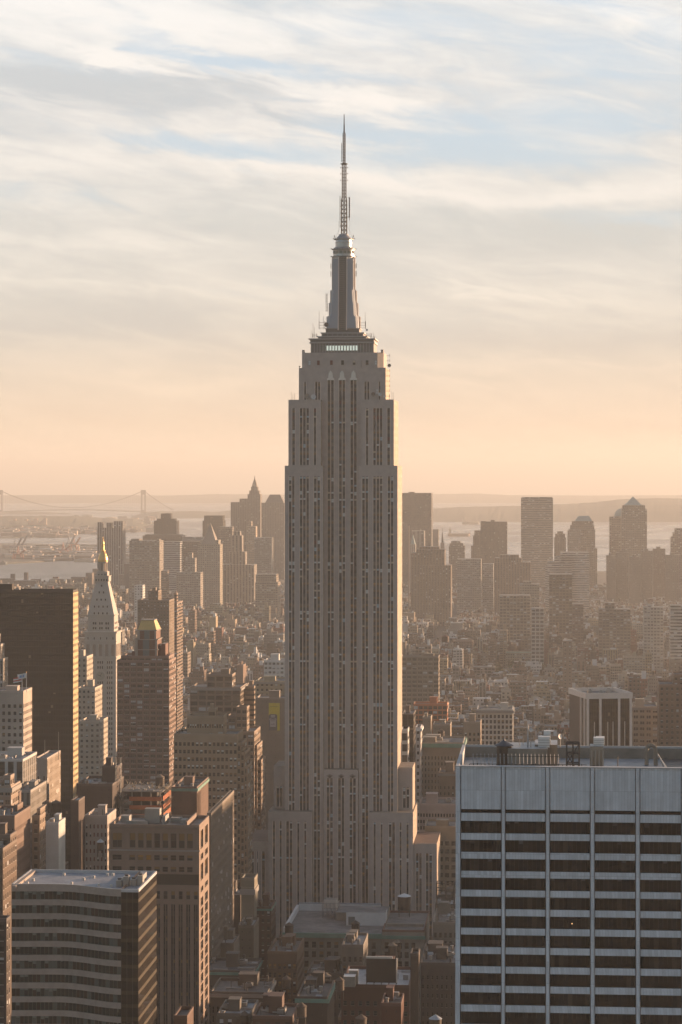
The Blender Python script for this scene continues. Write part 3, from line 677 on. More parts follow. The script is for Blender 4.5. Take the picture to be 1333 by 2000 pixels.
def building(name, label, px0, px1, pxS, yt, D, style='punch', col=TAN, L=None, roof='roof_g', tiers=(), cat='building', group=None,
             pu=3.0, pv=3.5, win=None, bulk=2, par=1.1, rot=A, seed=0, cornice=None, gz=None, front=True, wallcol=None, sunk=0.0, side=None):
    """px0,px1: left and right edge of the face towards us, pxS: far edge of the west side, yt: top, D: distance in metres"""
    x0, Wd, L = toward(px0, px1, pxS, D, rot, L)
    g = (2.0 + drop(x0, D)) if gz is None else gz
    z1 = Z(yt, D) - g
    t = empty(name, (x0, D, g), -rot); tag(t, label, cat, group)
    rnd = random.Random(hash((px0, yt)) % 99991 + seed)
    if D < 1210 and yt > 1735 and roof != 'roof_s': roof = 'roof_d'  # low street roofs switched to dark tar to deepen the street shade
    ca, sa = math.cos(rot), math.sin(rot)
    FOOT.append((x0, D, Wd, L, rot))
    ms = M[style]; w = MB(); w.k = rnd.randrange(900); rf = MB(); pm = M['coping']; wins = []
    lo = min(0.0, -3 - sunk)
    def solid(a, b2, c, d, za, zb, frontopen):
        if frontopen and win:
            nc, nr, wf, hf, top = win[:5]
            fp = (zb - za) / (nr if nr > 0 else max(1, round((zb - za) / pv)))
            nrr = nr if nr > 0 else max(1, round((zb - za - top) / pv)); fp = (zb - za - top) / nrr if nr > 0 else pv
            zt = zb - top
            rows = []
            for j in range(nrr):
                r1 = zt - j * fp - fp * (1 - hf) / 2; r0 = r1 - fp * hf
                if r0 > max(za, win[6] if len(win) > 6 else 0) + .5: rows.append((r0, r1))
            cp = (b2 - a) / nc; cols = [(cp * (k + .5 - wf / 2), cp * (k + .5 + wf / 2)) for k in range(nc)]
            mw = M['plain']
            wall_open(w, (a, c), (1, 0), b2 - a, za, zb, cols, rows, mw, .4, wins)
            ncr = max(1, round((d - c) / cp)); cpr = (d - c) / ncr
            colr = [(cpr * (k + .5 - wf / 2), cpr * (k + .5 + wf / 2)) for k in range(ncr)]
            if len(win) > 7 and win[7] == 'noside': w.box(a, b2, c, d, za, zb, mw, skip='ftd')
            else:
                wall_open(w, (b2, c), (0, 1), d - c, za, zb, colr, rows, mw, .4, wins)
                w.box(a, b2, c, d, za, zb, ms, pu=pu, pv=pv, skip='frtd')
        else:
            w.box(a, b2, c, d, za, zb, ms, pu=pu, pv=pv, skip='td')
        rf.poly([(a, c, zb), (b2, c, zb), (b2, d, zb), (a, d, zb)], M[roof], [(a, c), (b2, c), (b2, d), (a, d)])
        if par: parapet(rf, a, b2, c, d, zb, par, pm)
    solid(0, Wd, 0, L, lo, z1, True)
    top = z1; tb = (0, Wd, 0, L)
    for tr in tiers:      # (x fractions, y fractions, top in photo pixels)
        a, b2, c, d, yp = tr[:5]
        za = tr[5] if len(tr) > 5 else z1; zb = Z(yp, D) - g
        if za > zb: za = zb - 3
        solid(a * Wd, b2 * Wd, c * L, d * L, za if zb > z1 else lo, zb, bool(win) and len(tr) > 6)
        if zb > top: top = zb; tb = (a * Wd, b2 * Wd, c * L, d * L)
    if cornice:
        m_, hh, out = cornice
        rf.box(-out, Wd + out, -out, -.052, z1 - hh, z1 + .3, M[m_]); rf.box(Wd + .052, Wd + out, -.05, L, z1 - hh, z1 + .3, M[m_])
    wc = wallcol or col
    if D < 1210 and yt > 1735: wc = tuple(q * .58 for q in wc)      # low street walls darkened: street shade put into their colour
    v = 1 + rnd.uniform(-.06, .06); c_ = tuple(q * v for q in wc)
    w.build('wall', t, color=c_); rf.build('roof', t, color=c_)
    if wins:
        kinds = win[5] if len(win) > 5 and win[5] else ['dark', 'mid', 'dark', 'mid', 'blind', 'amber2', 'dark']
        add_windows(t, wins, lambda i, p: rnd.choice(kinds))
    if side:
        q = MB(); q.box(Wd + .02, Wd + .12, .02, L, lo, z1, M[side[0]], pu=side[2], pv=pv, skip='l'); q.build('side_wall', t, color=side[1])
    for i in range(bulk):
        a, b2, c, d = tb; ww = (b2 - a); dd = (d - c); bw = min(ww * .34, rnd.uniform(4, 9)); bd = min(dd * .35, rnd.uniform(4, 8)); bh = rnd.uniform(2.5, 5.5)
        x = a + .6 + rnd.uniform(.05, .9) * (ww - bw - 1.2); y = c + .6 + rnd.uniform(.25, .95) * (dd - bd - 1.2)
        bk = MB()
        if i % 2 == 0:
            bk.box(x, x + bw, y, y + bd, top, top + bh, M['plain'], M[roof], skip='d'); bk.box(x - .15, x + bw + .15, y - .15, y + bd + .15, top + bh, top + bh + .3, pm)
            bk.build('bulkhead', t, color=c_)
        else:
            bk.box(x, x + bw * .6, y, y + bd * .6, top + .4, top + 1.8, M['metal']); bk.ring(x + bw * .3, y + bd * .3, [(bw * .2, top + 1.8), (bw * .2, top + 2.1)], M['dmetal'], 10)
            bk.bar((x, y, top + .9), (x - 1.5, y, top + .9), .25, M['metal'], 6)
            bk.build('roof_unit', t)
    if D < 1300 and bulk:
        a, b2, c, d = tb if tb[1] - tb[0] > 8 else (0, Wd, 0, L); zt_ = top if tb[1] - tb[0] > 8 else z1
        for i in range(min(12, 3 + int((b2 - a) * (d - c) / 70))):
            x = rnd.uniform(a + 1, b2 - 2.5); y = rnd.uniform(c + 1, d - 2.5); q = MB(); kd = rnd.randrange(6); h_ = rnd.uniform(.7, 2.2)
            if kd == 0: q.box(x, x + rnd.uniform(1, 2.2), y, y + rnd.uniform(1, 2), zt_, zt_ + h_, M['metal'], M['tin'], skip='d'); nm = 'roof_unit'
            elif kd == 1: q.bar((x, y, zt_ + .5), (min(b2 - .8, x + rnd.uniform(3, 8)), y + rnd.uniform(-.5, .5), zt_ + .5), .32, M['metal'], 6); nm = 'duct'
            elif kd == 2: q.bar((x, y, zt_), (x, y, zt_ + rnd.uniform(1.5, 3.5)), .16, M['dmetal'], 6); nm = 'vent_pipe'
            elif kd == 3: q.prism([(x, y), (x + 2.4, y), (x + 2.4, y + 1.6), (x, y + 1.6)], zt_, zt_ + .9, M['tin'], pts2=[(x + .2, y + .7), (x + 2.2, y + .7), (x + 2.2, y + .9), (x + .2, y + .9)]); nm = 'skylight'
            elif kd == 4: q.ring(x, y, [(.45, zt_), (.45, zt_ + h_), (.7, zt_ + h_), (.7, zt_ + h_ + .25)], M['metal'], 10); nm = 'roof_fan'
            else: q.box(x, x + .7, y, y + 1.2, zt_, zt_ + h_ + 1.2, M['plain'], pm, skip='d'); nm = 'chimney'
            q.build(nm, t, color=c_)
    return t
M['coping'] = mat('coping_stone', (1.1, 1.1, 1.12), .75, objcol=True, noise=.12)
M['plain'] = mat('plain_masonry', (1, 1, 1), .85, objcol=True, noise=.2, nscale=.1)

TANKS = 'wooden roof water tanks'
def tank(px, py, D, r=1.9, h=3.6, label='', cone='tin', legh=3.0, zb=None):
    """a rooftop water tank on its stand; px, py point at the apex of its cone"""
    top = Z(py, D); b_ = top - 1.4 - h
    t = empty('water_tank', (X(px, D), D, b_ - legh)); tag(t, label, 'water tank', TANKS)
    bd = MB(); bd.ring(0, 0, [(r, legh), (r, legh + h)], M['wood'], 18)
    for k in range(4): bd.ring(0, 0, [(r + .05, legh + h * (k + .5) / 4 - .06), (r + .05, legh + h * (k + .5) / 4 + .06)], M['dmetal'], 18, cap=False)
    bd.build('tank', t)
    co = MB(); co.ring(0, 0, [(r + .25, legh + h), (r + .25, legh + h + .05), (.02, legh + h + 1.4)], M[cone], 18); co.build('tank_roof', t)
    fr = MB(); fr.box(-r, r, -r, r, legh - .3, legh - .01, M['dmetal']); fr.build('platform', t)
    for sx in (-1, 1):
        for sy in (-1, 1):
            lg = MB(); lg.bar((sx * r * .8, sy * r * .8, -1), (sx * r * .8, sy * r * .8, legh - .3), .14, M['dmetal']); lg.build('leg', t)
    return t
M['tancone'] = mat('tan_wooden_cone', (.20, .15, .11), .85, noise=.2)
M['esb_x'] = M['plain']
# ---------------------------------------------------------------- the near office slab on the right
M['travertine'] = mat('x', (.3, .3, .3))
def panelmat():
    m = bpy.data.materials.new('ribbed_travertine_panels'); m.use_nodes = True; t = m.node_tree; b = NB(t); p = t.nodes['Principled BSDF']
    tc = b.n('ShaderNodeTexCoord').outputs['Object']; ox, oy, oz = b.xyz(tc)[0:3]
    sx = b.m('ADD', ox, oy)
    pid = b.m('FLOOR', b.m('DIVIDE', sx, .62)); rid = b.m('FLOOR', b.m('DIVIDE', oz, 4.45))
    wn = b.n('ShaderNodeTexWhiteNoise', noise_dimensions='2D'); b.put(wn.inputs[0], b.vec(pid, rid, 0.0))
    j = b.m('MAXIMUM', b.m('LESS_THAN', b.m('FRACT', b.m('DIVIDE', sx, .62)), .09), b.m('LESS_THAN', b.m('FRACT', b.m('DIVIDE', oz, 4.45)), .02))
    k = b.mr(wn.outputs[0], 0, 1, .88, 1.08, False)
    n = b.mr(b.noise(tc, .25, 5, .7), .3, .7, .86, 1.1, False)
    st = b.mr(b.noise(b.vec(b.m('MULTIPLY', sx, 1.6), 0.0, b.m('MULTIPLY', oz, .12)), 1.0, 4, .6), .3, .7, .90, 1.06, False)
    c = b.mix(b.m('MULTIPLY', j, .45), (.60, .62, .665, 1), (.25, .255, .27, 1))
    c = b.mix(1.0, c, b.vec(*[b.m('MULTIPLY', b.m('MULTIPLY', k, n), st)] * 3), 'MULTIPLY')
    b.put(p.inputs['Base Color'], c); p.inputs['Roughness'].default_value = .75; return m
M['travertine'] = panelmat()
def near_slab():
    D = 530.0; x0, Wd, L = toward(890.5, 1420, 0, D, L=42.0); g = 2.0
    t = empty('office_tower', (x0, D, g), -A)
    tag(t, 'large pale stone office slab with long dark window bands, lower right foreground', 'office tower')
    FOOT.append((x0, D, Wd, L, A))
    zt = Z(1497, D) - g; k = F / D
    def zz(py): return Z(py, D) - g
    tv = M['travertine']; w = MB()
    # the face bends outwards towards the street lower down
    def yo(z): d = max(0.0, (zt - 8) - z); return -.00135 * d * d
    w.box(0, Wd, 0.9, L, zt - 120, zt, tv, skip='tdf'); w.box(0, Wd, 2.5, L, -3, zt - 118, tv, skip='td')
    pier = [(0, 3.0)]; xk = 3.0; bay = 9.5 - .33
    bw = 7.96; pw = 1.52
    bays = []; x = 1.0
    edges = [901, 979, 988, 1065.5, 1075, 1152.5, 1162.5, 1241, 1251, 1330.5, 1340, 1420]
    def lx(px): r = (px - CX) / F; return (r * D - x0) / (CA + r * SA)
    e = [lx(p) for p in edges]
    for i in range(0, len(edges), 2): bays.append((e[i], e[i + 1]))
    zf0 = zz(1580)         # underside of the blank top storey panels
    tops = MB()
    prev = 0.0
    # columns between bays, thin shadow joint on each side
    cols_ = [(0.0, bays[0][0])] + [(bays[i][1], bays[i + 1][0]) for i in range(len(bays) - 1)]
    H = [(zt - i * 4.0) for i in range(31)]
    for a, b2 in cols_:
        q = MB()
        for i in range(30):
            z1, z0 = H[i], H[i + 1]
            ya, yb = yo(z1) - .25, yo(z0) - .25
            A_, B_ = a + .16, b2 - .16
            if a == 0: A_ = 0
            q.poly([(A_, yb, z0), (B_, yb, z0), (B_, ya, z1), (A_, ya, z1)], tv)
            q.poly([(B_, yb, z0), (B_, .9, z0), (B_, .9, z1), (B_, ya, z1)], tv); q.poly([(A_, .9, z0), (A_, yb, z0), (A_, ya, z1), (A_, .9, z1)], tv)
        q.build('column', t)
    # blank crown panels
    for a, b2 in bays:
        w.box(a, b2, 0, .9, zf0, zt, tv, skip='b')
    w.build('wall', t)
    # spandrels and window bands
    s0 = 1590.0
    fl = 3.96; nfl = 12
    top_sp = zz(1587.5)
    for a, b2 in bays:
        # slot under the crown panels
        q = MB(); q.box(a, b2, .5, .9, top_sp - .1, zf0 + .1, M['black_glass']); q.build('window_band', t)
        z = top_sp
        for i in range(nfl + 2):
            h = 1.66 if i == 0 else 1.36
            q = MB(); za, zb = z, z - h
            q.poly([(a, yo(zb), zb), (b2, yo(zb), zb), (b2, yo(za), za), (a, yo(za), za)], tv)
            q.poly([(a, yo(zb), zb), (a, yo(zb) + .6, zb), (b2, yo(zb) + .6, zb), (b2, yo(zb), zb)], tv)
            q.poly([(a, yo(za), za), (b2, yo(za), za), (b2, yo(za) + .6, za), (a, yo(za) + .6, za)], tv)
            q.build('spandrel', t)
            zc = zb - (fl - 1.36)
            q = MB(); n = 9
            for j in range(n):
                xa, xb = a + (b2 - a) * j / n, a + (b2 - a) * (j + 1) / n
                q.poly([(xa, yo(zc) + .45, zc), (xb, yo(zc) + .45, zc), (xb, yo(zb) + .45, zb), (xa, yo(zb) + .45, zb)], RN.choice(BGL))
                if RN.random() < .13:
                    hb = RN.uniform(.4, 1.7); q.poly([(xa + .06, yo(zb) + .43, zb - hb), (xb - .06, yo(zb) + .43, zb - hb), (xb - .06, yo(zb) + .43, zb), (xa + .06, yo(zb) + .43, zb)], RN.choice([M['dim_blind'], M['dim_blind'], M['dim_blind2']]))
                if j: q.box(xa - .04, xa + .04, yo(zb) + .30, yo(zb) + .44, zc, zb, M['black_mullion'])
            q.build('window_band', t)
            z = zc
    # roof: deck, rim, machinery enclosure
    r = MB(); zr = zt - 2.6
    r.poly([(.6, .6, zr), (Wd - .6, .6, zr), (Wd - .6, L - .6, zr), (.6, L - .6, zr)], M['roof_s'], [(0, 0), (Wd, 0), (Wd, L), (0, L)])
    r.box(0, Wd, .91, 1.3, zr, zt + .001, M['rim']); r.box(0, Wd, -.3, 1.32, zt + .004, zt + .16, M['rim']); r.box(0, Wd, L - .6, L, zr, zt + .12, M['rim'])
    for q in ((0, .7), (Wd - .7, Wd)): r.box(q[0], q[1], 1.33, L - .6, zr, zt + .12, M['rim'])
    r.box(.71, Wd - .71, L - 1.6, L - .62, zr, zt - .3, M['tarwall'])
    r.build('roof', t)
    zr0 = zr
    p = MB(); p.box(lx(985) + 0.5, lx(1070), 17, 30, zr0, zr0 + 4.6, M['tarwall'], M['roof_s']); p.box(lx(1044), lx(1090), 22, 32, zr0, zr0 + 5.0, M['tarwall'], M['roof_s']); p.build('penthouse', t)
    # open screen of posts
    for k in range(23):
        q = MB(); xk = lx(922) + k * (lx(1092) - lx(922)) / 22; q.bar((xk, 12, zr0), (xk - .1, 12.3, zt + 1.4), .09, M['post']); q.build('screen_post', t)
    for k in range(30):
        q = MB(); xk = lx(905) + 1.2 + k * .82; q.bar((xk, 5 + (k % 3), zr0), (xk, 5 + (k % 3), zr0 + 2.6), .07, M['dmetal']); q.build('railing_post', t)
    q = MB(); q.bar((lx(905) + 1.2, 6, zr0 + 2.5), (lx(905) + 26, 6, zr0 + 2.5), .06, M['dmetal']); q.bar((lx(905) + 1.2, 6, zr0 + 1.4), (lx(905) + 26, 6, zr0 + 1.4), .05, M['dmetal'])
    q.bar((lx(922), 12.2, zt + .9), (lx(1092), 12.2, zt + .9), .07, M['dmetal']); q.build('rail', t)
    # steel hoist frame
    q = MB(); xa, xb = lx(1108) , lx(1133)
    for x in (xa, (xa + xb) / 2, xb):
        for y in (10, 13): q.bar((x, y, zr0), (x, y, zr0 + 6.6), .16, M['dmetal'])
    for z in (2.2, 4.4, 6.6):
        for y in (10, 13): q.bar((xa, y, zr0 + z), (xb, y, zr0 + z), .14, M['dmetal'])
    q.bar((xa, 10, zr0 + 2.2), (xb, 10, zr0 + 6.6), .12, M['dmetal']); q.bar((xa, 10, zr0 + 4.4), (xb, 10, zr0 + .1), .1, M['dmetal']); q.build('hoist_frame', t)
    for nm, px, y, w_, h_, z_, m_ in (('roof_unit', 1051, 19, 2.9, 2.3, 4.7, 'white'), ('roof_unit', 1062, 22, 1.8, 3.0, 5.0, 'white'), ('roof_unit', 1162, 12, 2.6, 1.7, 5.9, 'white'), ('roof_unit', 1167, 14.7, 2.2, 1.6, 5.9, 'white')):
        q = MB(); x = lx(px); q.box(x, x + w_ * .85, y, y + w_, zr0 + z_, zr0 + z_ + h_, M[m_]); 
        for k in range(3): q.box(x - .03, x + w_ * .85 + .03, y - .03, y + w_ + .03, zr0 + z_ + h_ * (k + .7) / 4, zr0 + z_ + h_ * (k + .7) / 4 + .12, M['metal'])
        q.build(nm, t)
    q = MB(); q.box(lx(1155), lx(1181), 11, 16, zr0, zr0 + 5.9, M['tarwall'], M['roof_s'])
    for k in range(4): q.bar((lx(1158) + k * .8, 10.7, zr0), (lx(1158) + k * .8, 10.7, zr0 + 5.0), .16, M['metal'], 6)
    q.build('bulkhead', t)
    q = MB(); q.bar((lx(1210), 11, zr0), (lx(1210), 11, zr0 + 3.8), .1, M['dmetal']); q.build('standpipe', t)
    q = MB()
    for i in range(8):
        a0, a1 = math.pi * i / 8, math.pi * (i + 1) / 8
        q.bar((lx(1283) + 1.0 * math.cos(a0), 28, zr0 + 3.4 + 1.0 * math.sin(a0)), (lx(1283) + 1.0 * math.cos(a1), 28, zr0 + 3.4 + 1.0 * math.sin(a1)), .5, M['tarwall'], 6)
    q.bar((lx(1283) + 1, 28, zr0), (lx(1283) + 1, 28, zr0 + 3.4), .5, M['tarwall'], 6); q.bar((lx(1283) - 1, 28, zr0), (lx(1283) - 1, 28, zr0 + 3.4), .5, M['tarwall'], 6); q.build('vent_duct', t)
    q = MB(); q.box(lx(1306), Wd - .72, .9, L - 2, zr0 + .01, zr0 + .06, M['roof_d'])
    q.bar((lx(1306), .9, zr0 + 2), (lx(1296), L - 3, zr0 + 2), .2, M['metal']); q.bar((lx(1306), .9, zr0 + .2), (lx(1306), .9, zr0 + 2), .15, M['metal']); q.build('roof_well', t)
    q = MB(); q.bar((lx(1030), 20, zr0 + 4.6), (lx(1030), 20, zr0 + 9.5), .18, M['post']); q.disc((lx(1036), 20, zr0 + 8.4), .45, M['dish_white'], (.4, -1, .2)); q.bar((lx(1036), 20.3, zr0 + 4.6), (lx(1036), 20.3, zr0 + 8.4), .08, M['metal']); q.build('antenna', t)
    q = MB(); q.disc((lx(1096), 26, zr0 + 6.4), .6, M['dish_white'], (.8, -.7, .2)); q.bar((lx(1096), 26.3, zr0 + 4), (lx(1096), 26.3, zr0 + 6.4), .12, M['metal']); q.build('satellite_dish', t)
    for px, h in ((1013, 7.6), (1020, 6.4), (1055, 7.4)):
        q = MB(); q.bar((lx(px), 24, zr0 + 4.6), (lx(px), 24, zr0 + h), .06, M['metal']); q.build('vent_pipe', t)
    # one ceiling lamp glows behind the glass
    q = MB(); q.box(lx(1117), lx(1117) + .16, yo(zz(1800)) + .36, yo(zz(1800)) + .42, zz(1801), zz(1801) + .2, M['warm_lamp']); q.build('lamp', t)
    # round cooling tank with a ribbed dark cone
    c = empty('water_tank', (X(985, D + 18), D + 18, zr0 + g - .05)); tag(c, 'big water tank with dark ribbed cone roof on the pale stone slab', 'water tank', TANKS)
    q = MB(); q.ring(0, 0, [(1.65, 0), (1.65, 5.1)], M['wood'], 20); q.build('tank', c)
    q = MB(); q.ring(0, 0, [(2.1, 5.1), (2.1, 5.2), (.3, 6.2), (.15, 6.6)], M['bluecone'], 16); q.build('tank_roof', c)
M['black_glass'] = mat('black_office_glass', (.008, .007, .007), .3, 0, .12); M['black_glass2'] = mat('black_office_glass_blinds', (.018, .015, .014), .45, 0, .15)
M['tarwall'] = mat('weathered_plaster', (.22, .20, .17), .9, noise=.25, nscale=.3); M['rim'] = mat('roof_rim_stone', (.40, .41, .43), .8, noise=.15)
M['post'] = mat('galvanised_post', (.34, .34, .35), .5, .3); M['bluecone'] = mat('slate_blue_cone', (.05, .058, .075), .5)
M['warm_lamp'] = mat('warm_lamp', (1, .8, .5), .5, emit=(1, .55, .22), es=1.1)
M['dim_blind'] = mat('dim_blind', (.035, .032, .034), .8); M['dim_blind2'] = mat('grey_blind', (.07, .075, .085), .8)
M['black_mullion'] = mat('black_mullion', (.02, .017, .016), .5)
M['black_glass3'] = mat('black_office_glass_bluish', (.012, .013, .017), .15, 0, .2); M['black_glass4'] = mat('black_office_glass_brown', (.026, .017, .012), .4, 0, .3)
RN = random.Random(8); BGL = [M['black_glass']] * 6 + [M['black_glass2'], M['black_glass3'], M['black_glass3'], M['black_glass4']]
near_slab()

# ---------------------------------------------------------------- lower left: banded glass block
def banded_block():
    D = 750.0; pL, pB, pC = 14, 237, 271           # the brick-banded glass front, the black return, its corner
    x0, Wd, L = toward(pL, pC, 306.5, D); g = 2.0
    t = empty('office_building', (x0, D, g), -A); FOOT.append((x0, D, Wd, L, A))
    tag(t, 'office block with pinkish stone bands, green glass and a black side, lower left foreground', 'office building')
    zt = Z(1733.5, D) - g
    def lx(px): r = (px - CX) / F; return (r * D - x0) / (CA + r * SA)
    xb = lx(pB); w = MB()
    # front: gently bowed on plan; pts of the front line
    n = 28; fr = []
    for i in range(n + 1):
        s = i / n; x = xb * s
        q_ = max(0.0, min(1.0, (s - .40) / .60)); y = 6.5 * (1 - q_ * q_ * (3 - 2 * q_)) + 1.3 * math.sin(math.pi * s)
        fr.append((x, y))
    off = min(p[1] for p in fr); fr = [(x, y - off) for x, y in fr]
    sp = M['pinkband']; gl = M['teal_glass']
    w.box(xb + .01, Wd, -.05, L, -3, zt, M['blackside'], M['roof_b'], pu=1.6, pv=3.9, skip='td'); w.box(0, xb, 8.6, L, -3, zt, M['plain'], M['roof_b'], skip='tdfr')
    w.build('wall', t, color=(.10, .09, .085))
    fl = 27.3 / (F / D)
    # crown band, then glass and stone in turn
    def band(za, zb, m, out, nm, glass=False):
        q = MB(); rn = random.Random(int(za * 10))
        for i in range(n):
            (xa, ya), (xc, yc) = fr[i], fr[i + 1]
            if glass:
                mm = rn.choice([M['teal_glass'], M['teal_glass'], M['teal_glass2'], M['teal_glass3'], M['teal_glass']])
                q.poly([(xa, ya + .3, zb), (xc, yc + .3, zb), (xc, yc + .3, za), (xa, ya + .3, za)], mm)
                q.box(xa - .05, xa + .05, ya + .15, ya + .29, zb, za, M['mullion_green'])
                if rn.random() < .3: q.box(xa + .1, xc - .1, ya + .24, ya + .28, za - rn.uniform(.3, 1.2), za - .1, M['blind_green'])
            else:
                q.poly([(xa, ya - out, zb), (xc, yc - out, zb), (xc, yc - out, za), (xa, ya - out, za)], m)
                q.poly([(xa, ya - out, za), (xc, yc - out, za), (xc, yc + .5, za), (xa, ya + .5, za)], m); q.poly([(xa, ya + .5, zb), (xc, yc + .5, zb), (xc, yc - out, zb), (xa, ya - out, zb)], m)
        q.build(nm, t)
    z = zt; band(z, z - 2.2, sp, .25, 'stone_band')
    z -= 2.2
    for k in range(12):
        band(z, z - 2.45, gl, 0, 'window_band', True); z -= 2.45
        band(z, z - (fl - 2.45), sp, .25, 'stone_band'); z -= fl - 2.45
    r = MB(); rz_ = zt - .9
    pts = [(x, y) for x, y in fr] + [(xb, -.05), (Wd, -.05), (Wd, L), (0, L)]
    r.poly([(x, y, rz_) for x, y in fr] + [(xb, L, rz_), (0, L, rz_)], M['roof_b'], [(x, y) for x, y in fr] + [(xb, L), (0, L)])
    r.poly([(xb, -.05, rz_), (Wd, -.05, rz_), (Wd, L, rz_), (xb, L, rz_)], M['roof_b'], [(xb, 0), (Wd, 0), (Wd, L), (xb, L)])
    for i in range(n):
        (xa, ya), (xc, yc) = fr[i], fr[i + 1]
        r.poly([(xa, ya - .25, zt + .01), (xc, yc - .25, zt + .01), (xc, yc + .45, zt + .01), (xa, ya + .45, zt + .01)], M['rim']); r.poly([(xa, ya + .45, rz_), (xc, yc + .45, rz_), (xc, yc + .45, zt), (xa, ya + .45, zt)], M['rim'])
    r.box(xb, Wd, -.1, .5, rz_, zt + .02, M['rim']); r.box(Wd - .5, Wd + .04, .5, L, rz_, zt + .02, M['rim']); r.box(0, Wd, L - .5, L + .04, rz_, zt + .02, M['rim']); r.box(-.04, .5, fr[0][1] + .5, L - .5, rz_, zt + .02, M['rim'])
    r.box(.6, 1.8, 4, L - 1, rz_, rz_ + .8, M['pinkband'])
    r.build('roof', t)
    rn = random.Random(5)
    for k in range(11):
        q = MB(); x = rn.uniform(3, xb - 2); y = rn.uniform(6, L - 4); q.box(x, x + .7, y, y + .8, rz_, rz_ + .8, M['coping_w']); q.build('roof_vent', t)
    for k in range(4):
        q = MB(); x = lx(230) + k * 2.0 - 2; q.box(x, x + 1.6, 9 + k, 12 + k, rz_, rz_ + 2.0 + (k % 2), M['metal'], M['coping_w']); q.ring(x + .8, 10.5 + k, [(.6, rz_ + 2 + (k % 2)), (.6, rz_ + 2.5 + (k % 2))], M['dmetal'], 10); q.build('roof_unit', t)
    for k in range(9):
        q = MB(); x = lx(222) + k * .9; q.bar((x, 8.2, rz_), (x, 8.2, rz_ + 2.2), .06, M['metal']); q.build('railing_post', t)
    q = MB(); q.bar((lx(222), 8.2, rz_ + 2.1), (lx(222) + 7.2, 8.2, rz_ + 2.1), .06, M['metal']); q.bar((lx(222), 8.2, rz_ + 1.1), (lx(222) + 7.2, 8.2, rz_ + 1.1), .06, M['metal']); q.build('rail', t)
    q = MB(); q.box(lx(252), lx(262), 18, 24, rz_, rz_ + 2.4, M['metal'], M['roof_b']); q.build('bulkhead', t)
M['pinkband'] = mat('pinkish_stone_band', (.30, .25, .22), .8, noise=.2, nscale=.5)
M['teal_glass'] = mat('green_office_glass', (.018, .025, .023), .15, 0, .45); M['teal_glass2'] = mat('pale_green_glass', (.07, .09, .085), .15, 0, .7); M['teal_glass3'] = mat('brown_office_glass', (.03, .022, .016), .15, 0, .6)
M['mullion_green'] = mat('green_mullion', (.09, .10, .095), .5); M['blind_green'] = mat('green_blind', (.12, .14, .13), .7)
M['blackside'] = facade('black_glass_side', (.04, .96), (.26, .97), glass=((.012, .010, .009), (.02, .016, .012), (.03, .022, .015)), spand=(.045, .033, .018), seed=31, blind=0, sill=False, grough=.07, spec=.4)
M['roof_b'] = roofmat('bluish_gravel_roof', (.20, .22, .26), (.28, .30, .34)); M['coping_w'] = mat('white_vent', (.5, .46, .42), .6)
banded_block()

